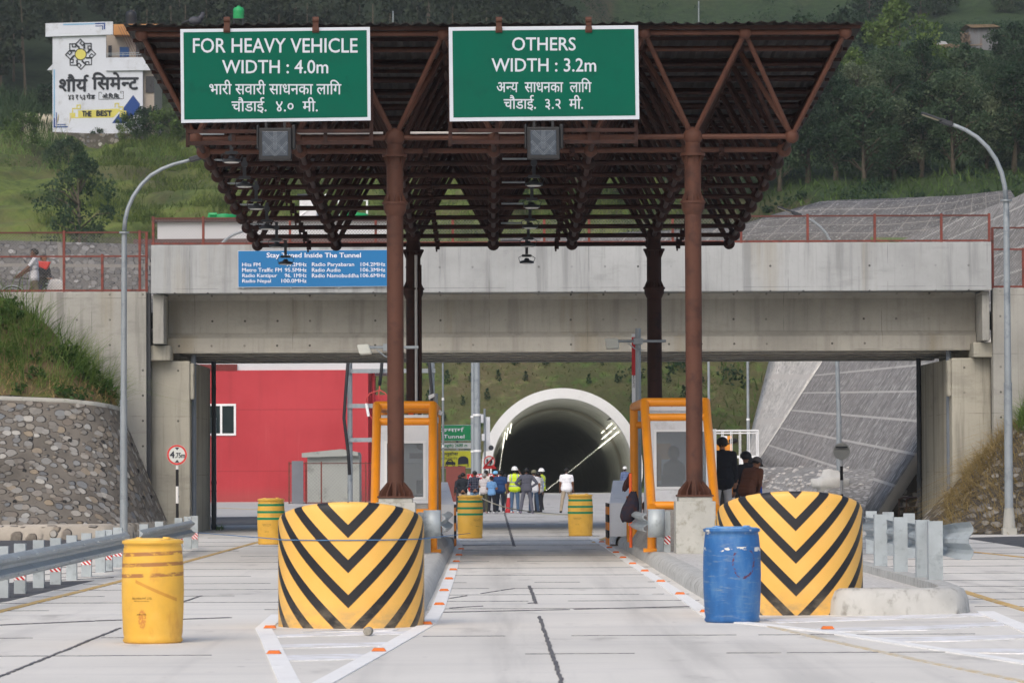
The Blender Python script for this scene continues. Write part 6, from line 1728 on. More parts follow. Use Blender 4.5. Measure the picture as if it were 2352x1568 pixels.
def put(t, x, y, s, rot=None, label=None, first=[None]):
    z = float(hz(x,y))
    return z
_YS = np.arange(229,640,1.0)
def ground_at(u, v):
    """distance at which the hillside is seen at pixel (u, v)"""
    xs = np.array([PX(u,Y) for Y in _YS]); vv = 1069-(hz(xs,_YS)-H)*FOC/_YS
    k = np.where(vv <= v)[0]; return float(_YS[k[0]]) if len(k) else 600.0
def place(proto, used, x, y, s, label, rot):
    z = float(hz(x,y)); o = proto if not used else dup(proto)
    o.location = (x,y,z); o.rotation_euler = (0,0,rot); o.scale = (s,s,s*random.uniform(.9,1.12)); o['label'] = label
    return o
rt = random.Random(9); fr0 = np.random.default_rng(15)
# shrubs
q = leaf_cloud([(0,0,.2),(0,0,.45),(.02,0,.7)], [.24,.2,.1], 30, .16, np.random.default_rng(3), 1.1)
shr = bpy.data.objects.new('planted_shrub', leaf_mesh('planted_shrub', q, SHR)); COL.objects.link(shr); tag(shr, 'small dark shrub planted on the slope above the tunnel', 'shrub', 'small shrubs planted on the tunnel slope')
sx = []
for row in range(7):
    for k in range(15):
        xx = -7.0+k*1.75+(row%2)*.85+rt.uniform(-.35,.35); yyv = 231.5+row*1.9+rt.uniform(-.3,.3)
        if xx > 13.5: continue
        zz = float(hz(xx,yyv))
        if (xx-TXC)**2+(zz-TZC)**2 < 30 or zz < .6: continue
        sx.append((xx,yyv,zz))
for i, p in enumerate(sx):
    o = shr if i == 0 else shr.copy()
    if i: COL.objects.link(o)
    o.location = p; s_ = rt.uniform(.6,1.15); o.scale = (s_,s_,s_); o.rotation_euler = (0,0,rt.uniform(0,6))
# trees on the right hillside
protos = [tree('hill_tree','x','tree',8.0,7.0,LEAF2,50,150,.26,31,.2,'trees on the right hillside'), tree('hill_tree','x','tree',9.0,6.4,LEAF1,50,150,.25,32,.22,'trees on the right hillside'), tree('hill_tree','x','tree',7.0,7.4,LEAF5,48,150,.27,33,.16,'trees on the right hillside')]
used = [False]*3
spots = [(1795,440,252,.95,'dark tree just right of the canopy edge, low on the right hillside'),(1860,425,248,1.0,'dark tree above the left end of the upper stone slope'),(1925,420,250,.95,'shadowed tree above the middle of the upper stone slope'),(1990,425,246,1.05,'pale leaved tree in the middle of the right hillside grove'),(2060,418,248,1.05,'grey green tree left of the far right lamp head'),(2120,412,244,.95,'tree behind the curve of the far right lamp arm'),(2195,405,244,1.0,'tree directly under the head of the far right lamp'),(2270,398,242,1.0,'bushy tree left of the far right lamp pole'),(2335,405,238,1.05,'big tree at the right edge above the stone slope'),(2400,400,238,1.1,'tree at the far right edge, cut by the picture border'),
         (1830,330,280,1.05,'upper tree next to the right end of the canopy roof'),(1900,300,284,1.0,'tree in the second row above the dark grove'),(1975,300,282,1.05,'round tree high in the middle of the right grove'),(2050,290,284,1.05,'tall tree in the second row left of the lamp head'),(2130,285,286,1.0,'tree above the far right lamp head'),(2210,275,286,1.05,'leafy tree on the right, in the row below the hut'),(2290,270,284,1.1,'dense tree on the right below the hut'),(2360,260,282,1.2,'tall dense tree in the top right corner area')]
for i, (u, v, Y, s_, lab) in enumerate(spots):
    k = [0,1,1,0,2,1,0,2,1,0,2,1,2,0,1,2,0,1][i]; Y = ground_at(u, v); x = PX(u,Y); s_ *= .80 if i < 10 else (.62 if u < 2180 else .42)
    place(protos[k], used[k], x, Y, s_, lab, rt.uniform(0,6.28)); used[k] = True
bush = tree('hill_bush','x','bush',3.0,4.2,LEAF3,26,120,.22,41,.05,'bushes on the hillside'); bush2 = tree('hill_bush','x','bush',2.6,4.6,LEAF2,26,120,.22,42,.05,'bushes on the hillside')
ub = [False,False]
bsp = [(50,330,335,.9,0,'round green bush at the left edge under the painted house'),(160,385,322,.95,1,'wide bush on the terraces below the painted house'),(225,322,341,.55,1,'bush in front of the bottom edge of the painted wall'),(290,322,341,.6,0,'bush at the foot of the blue painted triangle'),(338,318,339,1.1,1,'bush right of the painted wall, under the canopy edge'),(395,330,335,1.1,0,'bush beside the left corner of the canopy'),(120,255,352,1.0,1,'bush at the left side of the painted house'),
       (1810,270,300,1.0,1,'bush beside the upper right roof corner'),(1880,240,312,1.1,1,'green bush above the second tree row'),(1960,225,322,1.1,0,'yellow green bush in the middle of the right hill'),(2050,215,330,1.3,1,'bush above the tall tree on the right hill'),(2140,205,340,1.3,0,'bush below the stacked planks'),(2230,215,335,1.4,1,'bush below the hut'),(1850,150,390,1.6,1,'dark bush high right of the canopy roof corner'),(1950,140,400,1.6,1,'dark bush on the upper right slope'),(2070,150,395,1.6,0,'bush left of the plank pile'),(2335,150,410,1.2,1,'large bush beside the hut'),(2000,60,470,2.2,1,'dark bush near the top of the right hill'),(2120,40,480,2.2,1,'dark bush near the top edge above the plank pile'),(2335,30,480,1.6,1,'dark bush in the top right corner'),
       (1150,470,300,1.2,0,'bush seen through the canopy frame, left of the middle lamps'),(1330,465,300,1.3,0,'bright bush seen through the canopy frame, right of the middle lamps'),(1460,470,290,1.3,0,'bush seen through the canopy frame between the columns'),(1560,450,285,1.4,1,'dark bush seen through the canopy frame beside the right column'),(1660,470,270,1.4,1,'bush seen under the right edge of the canopy')]
for u, v, Y, s_, k, lab in bsp:
    Y = ground_at(u, v)
    place((bush,bush2)[k], ub[k], PX(u,Y), Y, s_, lab, rt.uniform(0,6.28)); ub[k] = True
small = tree('small_tree','slim small tree standing on the grass terraces left of the lamp arm','tree',5.6,4.4,LEAF2,34,90,.2,51,.12)
small.scale = (1.3,1.3,1.4); small.location = (PX(188,268),268,float(hz(PX(188,268),268))-.1)
cs, rs = [], []
for k in range(230):
    y = fr0.uniform(263,345); x = fr0.uniform(-.132,.05)*y
    if math.sin(x*.4+y*.13)+math.sin(x*.17-y*.31) < -.1: continue
    r_ = fr0.uniform(.3,.95); cs.append((x,y,float(hz(x,y))+r_*.5)); rs.append(r_)
sobj('terrace_scrub', leaf_mesh('terrace_scrub', leaf_cloud(cs, rs, 70, .2, fr0, .75), LEAF3), 'low green scrub scattered over the terraces')
# reed clump with white plumes
rgp = np.random.default_rng(5)
def clump(label, u, Y, n, L, w, mat, spread, plume=0):
    x = PX(u,Y); bs = [(x+rgp.normal(0,spread),Y+rgp.normal(0,spread*.5),0) for k in range(n)]; bs = [(a,b,float(hz(a,b))-.1) for a,b,c in bs]
    t = thing('reed_clump', label, 'reeds', (x,Y,float(hz(x,Y))), 'reed clumps on the terraces')
    o = bpy.data.objects.new('leaves', leaf_mesh('leaves', blades(bs, L, w, .6, rgp, 4), mat)); COL.objects.link(o); attach(o, t)
    if plume:
        m = MB()
        for k in range(plume):
            a = bs[k*3]; d = Vector((rgp.normal(0,.25),rgp.normal(0,.1),1)); p = Vector(a); m.tube([p,p+d*L*.9,p+d*L*1.05,p+d*L*1.25],[.012,.012,.07,.01],5)
        m.build('plumes', M('pale_plume', srgb(196,188,168), .9), t)
clump('grass clump with pale plumes left of the painted house', 95, 338, 260, 2.4, .05, GRASSL, 1.1, 26)
clump('tall grass clump at the left edge of the terraces', 25, 325, 260, 2.0, .05, GRASSL, 1.4)
clump('tall grass clump in the middle of the terraces', 165, 318, 300, 1.9, .05, GRASSL, 1.5)
clump('tall grass clump right of the painted house, next to the canopy', 370, 325, 240, 2.2, .05, GRASSL, 1.2)
# maize field at the left (countless plants)
x, y = rg.uniform(-52,-33.5,5200), rg.uniform(352,372,5200); b = np.stack([x,y,hz(x,y)-.05],1)
sobj('maize_field', leaf_mesh('maize_field', blades(b, 2.0, .14, .55, rg, 3), foliage('maize_leaves', [srgb(34,54,34), srgb(54,80,48), srgb(88,108,66)], .6, .4)), 'dark green maize field at the left edge behind the painted house')
# far forest as one mass
fr_ = np.random.default_rng(77); cs, rs = [], []; tm = MB()
for k in range(950):
    y = fr_.uniform(372,600); x = fr_.uniform(-.17,.17)*y*1.25
    if x > 10*y/300 and y < 440: continue
    if x > 8 and (y < 520 or fr_.random() < .35): continue
    h = fr_.uniform(7,13); z = float(hz(x,y)); wd_ = h*.34
    for c in range(6):
        cs.append((x+fr_.normal(0,wd_*.45), y+fr_.normal(0,wd_*.45), z+h*fr_.uniform(.35,1.0))); rs.append(wd_*fr_.uniform(.35,.7))
    if y < 410 and x < 0: tm.cyl((x,y,z-.5),(x+fr_.normal(0,.3),y,z+h*.8), .16, .05, 5)
fo = sobj('forest', leaf_mesh('forest', leaf_cloud(cs, rs, 60, .6, fr_), LEAF4), 'dark forest covering the upper hillside')
kind(tm.build('forest_trunks', BARK), 'stuff', 'thin trunks at the lower edge of the forest')
# undergrowth filling the right hill
cs, rs = [], []
for k in range(800):
    y = fr_.uniform(236,470); x = fr_.uniform(9+ (y-236)*.02, .172*y)
    if y > 330 and fr_.random() < .35: continue
    cs.append((x,y,float(hz(x,y))+.2)); rs.append(fr_.uniform(.35,1.1)*(1+(y-236)/260))
for k in range(520):
    y = fr_.uniform(420,640); x = fr_.uniform(2, .175*y)
    cs.append((x,y,float(hz(x,y))+.3)); rs.append(fr_.uniform(.8,2.2))
sobj('undergrowth', leaf_mesh('undergrowth', leaf_cloud(cs, rs, 90, .26, fr_, .7), LEAF1), 'dense undergrowth between the trees on the right hillside')

# ------------------------------------------------------------------ painted house on the left hill
YH = 346.0
HOUSEW = M('painted_house_wall', srgb(206,212,222), .85, 0, .06, .35, .1, 6, srgb(180,184,190), .40)
hs = thing('painted_house', 'white house on the left hill whose end wall is painted with a cement advertisement', 'house', (PX(228,YH),YH,PZ(300,YH)))
hu = lambda z: (140+z*.24869)/1.3767; hv = lambda z: (50+z*.24872)/1.3767
def hp(zx, zy, Y=YH): return P(hu(zx), hv(zy), Y)
wall = [(105,1500),(105,270),(18,262),(18,98),(872,75),(872,240),(785,250),(785,535),(1300,530),(1372,640),(1372,692),(1250,692),(1255,1500)]
def solid(name, pts, Y, d, mat, parent):
    m = MB(); m.prism([hp(a,b,Y) for a,b in pts], (0,d,0)); return m.build(name, mat, parent)
solid('end_wall', [(105,1760),(105,270),(785,250),(785,535),(1250,530),(1255,1760)], YH, .3, HOUSEW, hs)
solid('stone_base', [(60,1800),(60,1475),(700,1500),(1290,1490),(1290,1800)], YH-.35, .34, stones('house_plinth_stone', 2.6, srgb(92,88,80), STC, None, None, -.03, .9, (1,1,1), False, .4), hs)
solid('roof_parapet', [(15,268),(15,98),(872,75),(872,240)], YH-.25, .24, HOUSEW, hs)
solid('balcony_slab', [(785,540),(1290,528),(1372,640),(1372,694),(1250,694),(785,700)], YH-.20, .19, HOUSEW, hs)
solid('eave', [(36,692),(110,610),(110,692)], YH+.0, 6, HOUSEW, hs)
CREAM = M('cream_wall', srgb(170,160,148), .85, 0, .12, .6)
p, q = hp(790,540,YH+3), hp(1420,250,YH+3); m = MB(); m.box(p.x,q.x,YH+3,YH+9,p.z,q.z+.02); m.build('recessed_wall', CREAM, hs)
p, q = hp(105,1760,YH), hp(1390,700,YH); m = MB(); m.box(p.x+.4,q.x,YH+.6,YH+9,p.z,q.z); m.build('lower_storey', CREAM, hs)
p, q = hp(880,245,YH+1.5), hp(1500,108,YH+1.5); m = MB(); m.box(p.x,q.x,YH+1.5,YH+9,p.z,q.z); m.build('orange_parapet', M('orange_render', srgb(196,142,88), .85, 0, .1, .6), hs)
for z0, z1, y0, y1 in ((815,860,380,525),(1165,1270,380,525),(1290,1400,770,980)):
    p, q = hp(z0,y1,YH+ (3 if y0 < 600 else .55)), hp(z1,y0,YH+(3 if y0 < 600 else .55)); m = MB(); m.box(p.x,q.x,p.y-.06,p.y-.01,p.z,q.z); m.build('window', M('house_window', srgb(44,46,52), .3), hs)
p, q = hp(960,525,YH+3), hp(1080,400,YH+3); m = MB(); m.box(p.x,q.x,p.y-.07,p.y-.01,p.z,q.z); m.build('blue_door', M('blue_door_paint', srgb(48,92,150), .6), hs)
m = MB()
for zy in (470,492): m.tube([hp(800,zy+10,YH-.1),hp(1270,zy,YH-.1)],.025,5)
for zx in (805,1000,1180,1265): m.tube([hp(zx,535,YH-.1),hp(zx,470,YH-.1)],.02,5)
m.build('balcony_railing', GALV, hs)
m = MB()
for k in range(7): m.tube([hp(940+k*32,130,YH+1.3),hp(1120+k*32,520,YH+1.3)],.02,4)
m.build('grille', M('maroon_bars', srgb(110,78,78), .7), hs)
NAVY = M('navy_wall_paint', srgb(30,66,132), .7, 0, .06, .5); SKYB = M('sky_blue_wall_paint', srgb(120,170,206), .7, 0, .1, .5); YELP = M('yellow_wall_paint', srgb(206,198,100), .7, 0, .1, .6); INKH = M('black_wall_paint', srgb(34,40,48), .7, 0, .08, 1)
YP_ = YH-.012
def hpoly(name, polys, mat, Y=YP_, parent=hs):
    m = MB()
    for pts in polys: m.poly([hp(a,b,Y) for a,b in pts])
    return m.build(name, mat, parent, False, 0, False)
hpoly('blue_triangle', [[(860,1368),(1130,1008),(1215,1120),(1215,1240),(1120,1270),(1035,1365)]], NAVY)
hpoly('corner_marks', [[(118,1300),(138,1300),(138,1405),(300,1405),(300,1422),(118,1424)],[(148,1230),(160,1230),(160,1380),(275,1378),(275,1391),(148,1393)]], NAVY)
hpoly('side_stripe', [[(118,685),(136,685),(136,1298),(118,1298)]], SKYB)
hpoly('top_marks', [[(645,94),(775,91),(775,175),(757,176),(757,108),(645,112)],[(650,128),(748,125),(748,180),(735,180),(735,137),(650,140)]], NAVY, YH-.265)
hpoly('top_stripe', [[(240,106),(642,95),(642,113),(240,124)]], SKYB, YH-.262)
def hline(name, paths, w, mat, Y):
    m = MB()
    for pts in paths:
        for a, b in zip(pts[:-1], pts[1:]):
            a_, b_ = Vector(a), Vector(b); d = (b_-a_).normalized(); n = Vector((-d.y,d.x))*w/2; e = d*w/2
            m.poly([hp(*(a_-n-e),Y),hp(*(b_-n+e),Y),hp(*(b_+n+e),Y),hp(*(a_+n-e),Y)]); Y -= .0012
    return m.build(name, mat, hs, False, 0, False)
paths = []
cx, cy = 462, 492
for k in range(8):
    a = k*math.pi/4-.02; ca, sa = math.cos(a), math.sin(a)
    loc = [(62,40),(118,94),(160,50)] if False else None
    T_ = lambda r, s: (cx+r*ca-s*sa, cy+r*sa+s*ca)
    paths.append([T_(66,-6),T_(128,-66),T_(192,0),T_(140,52),T_(112,24),T_(140,-4),T_(158,12)])
    paths.append([T_(140,52),T_(76,54)])
hline('star_emblem', paths, 13, INKH, YP_)
m = MB(); m.poly([hp(cx+66*math.cos(a),cy+66*math.sin(a),YH-.05) for a in np.linspace(0,2*math.pi,33)[:-1]]); m.build('emblem_sun', YELP, hs, False, 0, False)
m = MB(); m.poly([hp(cx+76*math.cos(a),cy+76*math.sin(a),YH-.045) for a in np.linspace(0,2*math.pi,33)[:-1]]); m.build('emblem_ring', INKH, hs, False, 0, False)
def htext(s, x0, y0, x1, y1, mat, bold): text_px(s, hu(x0), hv(y0), hu(x1), hv(y1), YH-.05, mat, hs, heavy=bold*30)
htext('शौय^', 190, 750, 562, 962, INKH, .045); htext('िसमेन~ट', 612, 725, 1195, 940, INKH, .045)
htext('४३ र ५३', 308, 1008, 520, 1075, INKH, .02); htext('ग_ेड', 538, 990, 645, 1058, INKH, .02)
htext('ओ.िप.िस.', 740, 988, 958, 1050, INKH, .02)
hline('text_frame', [[(728,992),(728,975),(694,975),(694,1066),(1006,1056),(1006,963),(968,965),(968,985),(988,985)]], 6, INKH, YP_)
hpoly('yellow_banner', [[(430,1206),(960,1180),(960,1210),(880,1295),(330,1305),(330,1240),(385,1240),(385,1290),(430,1290)]], YELP)
hline('banner_scroll', [[(330,1302),(330,1245),(388,1243),(388,1280),(355,1280)],[(360,1232),(360,1182),(415,1180),(415,1140),(458,1136),(458,1180),(430,1180)],[(900,1160),(900,1118),(945,1116),(948,1160),(1000,1160),(1000,1205),(960,1208)],[(960,1215),(1035,1215),(1035,1280),(965,1282),(965,1235),(1010,1235),(1010,1262),(985,1262)]], 14, YELP, YP_-.006)
htext('THE', 484, 1214, 598, 1280, INKH, .03); htext('BEST', 665, 1208, 858, 1274, INKH, .03)
BT = M('black_tank_plastic', srgb(30,34,40), .5)
tank('black water tank on the roof of the painted house', 302, 20, 52, 26, YH+5, BT, 55)
tank('green water tank on a stand above the hidden roofs left of the signs', 550, 12, 42, 26, YH+6, GT, 60, float(hz(PX(550,YH+6),YH+6))-.2)
# hut with stacked wood
YHU = ground_at(2258,113); zg = PZ(110,YHU)
ht = thing('hut', 'small grey tin hut with a straw roof high on the right hillside', 'hut', (PX(2262,YHU),YHU,zg))
TIN = M('weathered_tin', srgb(110,112,116), .6, .3, .25, 1.5, .3, 12, srgb(104,84,70), .4, (1,1,.2))
p, q = P(2226,111,YHU), P(2292,64,YHU); m = MB(); m.box(p.x,q.x,YHU,YHU+3.2,p.z-1,q.z); m.build('hut_wall', TIN, ht)
m = MB(); a, b = P(2218,57,YHU-.5), P(2283,56,YHU-.5); m.prism([a,b,b+Vector((.6,0,-.25)),a+Vector((.6,0,-.3))],(0,4.2,0)); m.build('hut_roof', M('straw_thatch', srgb(120,104,84), .95, 0, .3, 3, .5, 8), ht)
m = MB()
for k in range(46): 
    z = p.z+.05+.085*(k%12)*1.4; x = p.x-.75+ (k//12)*.24; m.cyl((x+rt.uniform(-.1,.1),YHU-.9,z),(x+rt.uniform(-.1,.1),YHU+.3,z+rt.uniform(-.05,.05)),.07,seg=6)
tag(m.build('wood_stack', M('grey_firewood', srgb(112,98,84), .9, 0, .3, 2)), 'stack of firewood against the left side of the hut', 'wood stack')
m = MB()
for k in range(16): a = P(2095+rt.uniform(0,110),108+rt.uniform(-5,4),YHU-1); m.bar(a, a+Vector((rt.uniform(1.2,2.6),rt.uniform(-.5,.5),rt.uniform(-.15,.2))), .16, .05)
tag(m.build('plank_pile', M('old_planks', srgb(140,120,100), .9, 0, .25, 1)), 'scattered planks on a ledge left of the hut', 'plank pile')
m = MB(); m.prism([P(2150,103,YHU),P(2160,95,YHU),P(2172,96,YHU),P(2178,103,YHU)],(0,1.5,0)); tag(m.build('tarp_cover', M('pale_tarp', srgb(170,172,176), .7)), 'pale sheet covering a heap left of the hut', 'tarp')
for u, v, lab in ((906,60,'thin pole rising behind the canopy roof between the green boards'),(1611,40,'thin pole rising behind the canopy roof right of the OTHERS board')):
    x = PX(u,330); m = MB(); m.cyl((x,330,float(hz(x,330))-.2),(x,330,PZ(v-35,330)),.06,seg=8); tag(m.build('utility_pole', GALVP), lab, 'pole')
# ------------------------------------------------------------------ people
from mathutils.bvhtree import BVHTree
SKIN = M('brown_skin', srgb(140,98,74), .6, 0, .08, 6)
SKIN2 = M('dark_brown_skin', srgb(108,74,58), .6, 0, .08, 6)
HAIRM = M('black_hair', srgb(24,22,22), .6, 0, .3, 20)
HAIRG = M('grey_hair', srgb(150,148,146), .7, 0, .2, 20)
EYE = M('dark_eye', srgb(26,20,18), .3)
HELM = M('white_helmet', srgb(226,228,228), .35, 0, .03, 3)
NEON = M('neon_yellow_cloth', srgb(200,226,40), .7, 0, .06, 5)
SILV = M('silver_tape', srgb(150,158,164), .4, .2, .05, 5)
CLOTH = {}
def cloth(c, name='cloth'):
    if c not in CLOTH: CLOTH[c] = M('%s_%d_%d_%d' % (name,*c), srgb(*c), .9, 0, .16, 5, .25, 14)
    return CLOTH[c]
def plaid():
    t = NT('plaid_cloth', .9, 0, .2); co = t.coord('Object'); x, y, z = t.sep(co)
    a = t.math('LESS_THAN', t.math('FRACT', t.math('MULTIPLY', x, 11)), .16); b = t.math('LESS_THAN', t.math('FRACT', t.math('MULTIPLY', z, 10)), .14)
    c = t.math('LESS_THAN', t.math('FRACT', t.math('ADD', t.math('MULTIPLY', x, 11), .5)), .3)
    k = t.mix(t.math('MULTIPLY', c, .6), srgb(44,48,66), srgb(26,28,38)); k = t.mix(t.math('MULTIPLY', t.math('MAXIMUM',a,b), .45), k, srgb(130,134,146)); return t.out(k)
def capsule(a, b, ra, rb, seg=10, hr=3):
    a, b = Vector(a), Vector(b); d = b-a
    d = d.normalized() if d.length > 1e-6 else Vector((0,0,1))
    n = d.cross(Vector((0,1,0)) if abs(d.y) < .9 else Vector((1,0,0))).normalized(); o = d.cross(n)
    rings = [(a-d*ra, 0)]
    for k in range(1,hr+1):
        q = math.pi/2*k/hr; rings.append((a-d*ra*math.cos(q), ra*math.sin(q)))
    for k in range(hr,0,-1):
        q = math.pi/2*k/hr; rings.append((b+d*rb*math.cos(q), rb*math.sin(q)))
    rings.append((b+d*rb, 0)); vs = [rings[0][0]]; fs = []
    for p, r_ in rings[1:-1]:
        for i in range(seg):
            t = 2*math.pi*i/seg; vs.append(p+(n*math.cos(t)+o*math.sin(t))*r_)
    vs.append(rings[-1][0]); L = len(vs)-1; m = len(rings)-2
    for i in range(seg): fs.append((0,1+(i+1)%seg,1+i)); fs.append((L,L-seg+i,L-seg+(i+1)%seg))
    for j in range(m-1):
        for i in range(seg): p, q = 1+j*seg, 1+(j+1)*seg; fs.append((p+i,p+(i+1)%seg,q+(i+1)%seg,q+i))
    return vs, fs
def person(label, pos, h, face, top, bottom, shoe, arms=('down','down'), sleeve='long', stance=.11, stride=0.0, hair=HAIRM, hat=None, vest=None, lean=0, turn=0, skin=SKIN, bulk=1.0, hem=.86, voxel=.013, group=None, knee=0, hairbig=1.0):
    caps = []
    def c(a, b, ra, rb, m, tg=''): caps.append([Vector(a),Vector(b),ra,rb,m,tg])
    B = bulk
    # torso
    c((-.075,0,.93),(.075,0,.93),.118,.118,2); c((-.06,.0,1.06),(.06,.0,1.06),.118*B,.118*B,1,'t'); c((-.07,.01,1.2),(.07,.01,1.2),.122*B,.122*B,1,'t')
    c((-.10,0,1.31),(.10,0,1.31),.112*B,.112*B,1,'t'); c((-.13,-.01,1.385),(.13,-.01,1.385),.072*B,.072*B,1,'t'); c((0,-.01,1.42),(0,-.005,1.45),.075,.06,1,'t')
    c((-.075,0,hem+.06),(.075,0,hem+.06),.130*B,.130*B,1,'t'); c((-.07,0,.99),(.07,0,.99),.124*B,.124*B,1,'t')
    # neck and head
    c((0,-.005,1.44),(0,.005,1.53),.054,.050,0)
    hd = [((0,-.008,1.605),(0,.012,1.605),.088,.085,0),((0,.03,1.57),(0,.045,1.52),.066,.048,0),((0,.088,1.575),(0,.108,1.555),.012,.015,0),((-.086,.0,1.575),(-.088,-.006,1.60),.016,.018,0),((.086,.0,1.575),(.088,-.006,1.60),.016,.018,0),((-.032,.088,1.592),(-.030,.089,1.592),.012,.012,4),((.032,.088,1.592),(.030,.089,1.592),.012,.012,4),((-.02,.083,1.528),(.02,.083,1.528),.010,.010,0)]
    for q in hd: c(*q)
    # legs
    for s in (-1,1):
        fy = stride*s*.5; hip = (s*.085,0,.90); kn = (s*(.085+stance*.25), fy*.55+.02+knee, .50); an = (s*(.07+stance*.5), fy-.02, .095)
        c(hip,kn,.098,.070,2); c(kn,an,.072,.055,2); c(an,(an[0],an[1],.08),.056,.058,2)
        c((an[0],an[1]-.03,.045),(an[0]+s*.02,an[1]+.135,.035),.046,.038,3)
    # arms and hands
    POSE = {'down':((.235,-.02,1.12),(.245,.05,.885)),'behind':((.275,-.09,1.13),(.045,-.175,.955)),'hips':((.40,-.09,1.14),(.195,.04,1.0)),'crossed':((.245,.05,1.13),(-.05,.19,1.16)),
            'raise':((.30,.15,1.34),(.135,.14,1.57)),'front':((.24,.06,1.13),(.10,.24,1.06)),'bar':((.24,.16,1.16),(.20,.40,.99)),'side':((.27,-.03,1.12),(.30,.05,.88))}
    for s, pz in zip((-1,1), arms):
        e, w = POSE[pz]; S = Vector((s*.175*B,-.01,1.385)); E_ = Vector((s*e[0]*(.95+.05*B),e[1],e[2])); W = Vector((s*w[0],w[1],w[2]))
        lo = 1 if sleeve == 'long' else 0; bk = B if sleeve == 'long' else 1
        c(S, S.lerp(E_,.62), .066*B, .058*B, 1, 'a'); c(S.lerp(E_,.5), E_, .052*bk, .046*bk, lo, 'a'); c(E_, W, .047*bk, .036*bk, lo, 'a')
        d = (W-E_).normalized(); side = Vector((1,0,0)) if abs(d.x) < .7 else Vector((0,0,1)); side = (side-d*side.dot(d)).normalized()
        pe = W+d*.075; c(W, pe, .030, .034, 0)
        nrm = d.cross(side); curl = nrm*(.012*(1 if nrm.y > 0 else -1))
        for k in range(4):
            o = side*(-.027+.018*k); L = (.062,.072,.068,.052)[k]; a = pe+o+d*.02; b = a+d*L*.55+curl; e2 = b+d*L*.35+curl*1.6
            c(a,b,.0115,.0105,0); c(b,e2,.0105,.0095,0)
        c(W+d*.02+side*.028, W+d*.055+side*.052+curl, .014, .011, 0); c(W+d*.055+side*.052+curl, W+d*.085+side*.056+curl*1.5, .011, .009, 0)
    ln = Matrix.Rotation(-lean,3,'X'); tn = Matrix.Rotation(turn,3,'Z'); piv = Vector((0,0,.98)); hp_ = Vector((0,0,1.5))
    def tr(p, head=False):
        p = Vector(p)
        if head: p = hp_+tn@(p-hp_)
        if lean and p.z > .9 : 
            k = min(1,(p.z-.9)/.12); q = piv+ln@(p-piv); p = p.lerp(q,k)
        return p
    hs0 = len(caps); vs, fs = [], []
    for i, q in enumerate(caps):
        head = 9 <= i <= 16
        q[0], q[1] = tr(q[0],head), tr(q[1],head)
        v, f = capsule(q[0],q[1],q[2],q[3]); b = len(vs); vs += v; fs += [tuple(x+b for x in y) for y in f]
    me = bpy.data.meshes.new('tmp'); me.from_pydata([tuple(v) for v in vs],[],fs); o = bpy.data.objects.new('tmp',me); COL.objects.link(o)
    md = o.modifiers.new('r','REMESH'); md.mode = 'VOXEL'; md.voxel_size = voxel; md.use_smooth_shade = True
    ms = o.modifiers.new('s','SMOOTH'); ms.factor = .5; ms.iterations = 2
    dg = bpy.context.evaluated_depsgraph_get(); dg.update()
    bm_ = bpy.data.meshes.new_from_object(o.evaluated_get(dg)); bpy.data.objects.remove(o); bpy.data.meshes.remove(me)
    n = len(bm_.polygons); ce = np.zeros(n*3,np.float32); bm_.polygons.foreach_get('center',ce); ce = ce.reshape(-1,3)
    best = np.full(n,9.0); idx = np.zeros(n,int)
    for i, (a,b,ra,rb,m_,tg) in enumerate(caps):
        a_, b_ = np.array(a), np.array(b); ab = b_-a_; L = max(1e-9,ab@ab); t = np.clip(((ce-a_)@ab)/L,0,1)
        dd = np.linalg.norm(ce-(a_+t[:,None]*ab),axis=1)-(ra+(rb-ra)*t)
        k = dd < best; best[k] = dd[k]; idx[k] = i
    mi = np.array([q[4] for q in caps])[idx]
    bm_.materials.clear()
    for mm in (skin,top,bottom,shoe,EYE): bm_.materials.append(mm)
    bm_.polygons.foreach_set('material_index', mi.astype(np.int32)); bm_.polygons.foreach_set('use_smooth',[True]*n); bm_.update()
    t = thing('person', label, 'person', (0,0,0), group)
    bo = bpy.data.objects.new('body', bm_); bm_.name = 'body'; COL.objects.link(bo); attach(bo,t)
    if vest:
        tg = np.array([q[5] == 't' for q in caps])[idx]; sel = np.where(tg & (ce[:,2] > .80))[0]; V = bm_.vertices; used = {}; vv, ff, mm = [], [], []
        for fi in sel:
            p = bm_.polygons[fi]; row = []
            for vi in p.vertices:
                if vi not in used: used[vi] = len(vv); vv.append(V[vi].co+V[vi].normal*.014)
                row.append(used[vi])
            ff.append(row); z = p.center.z; x = abs(p.center.x)
            mm.append(1 if (1.0 < z < 1.045 or 1.14 < z < 1.185 or (z > 1.185 and .085 < x < .125)) else 0)
        m = MB(); m.v = vv; m.f = ff; m.m = mm; m.build('vest', [vest, SILV], t, 'full', 0, False)
    Hm = lambda p: tr(p,True)
    def shell(name, mat, rad, cz, zmin, cond, scl=(1,1.1,1), nz=.0):
        m = MB(); m.sphere((0,0,0), rad, 22, 14, 0, scl)
        keep = []; pts = [Vector(p) for p in m.v]
        pts = [p*(1+nz*mnoise.noise(p*38)) for p in pts]
        for f in m.f:
            q = sum((pts[i] for i in f),Vector())/len(f)
            if cond(q): keep.append(f)
        m.f = keep; m.m = [0]*len(keep); m.v = [tuple(Hm(p+Vector((0,-.006,cz)))) for p in pts]
        o = m.build(name, mat, t, 'full', 0, False); md = o.modifiers.new('s','SOLIDIFY'); md.thickness = .012; return o
    if hair is not None and hat != 'helmet': shell('hair', hair, .101*hairbig, 1.612, 0, lambda q: q.z > (.035 if q.y > .03 else (-.015 if q.y > -.02 else -.06)), (1,1.12,1.02), .06)
    elif hair is not None: shell('hair', hair, .097, 1.60, 0, lambda q: q.y < .0 and -.06 < q.z < .04)
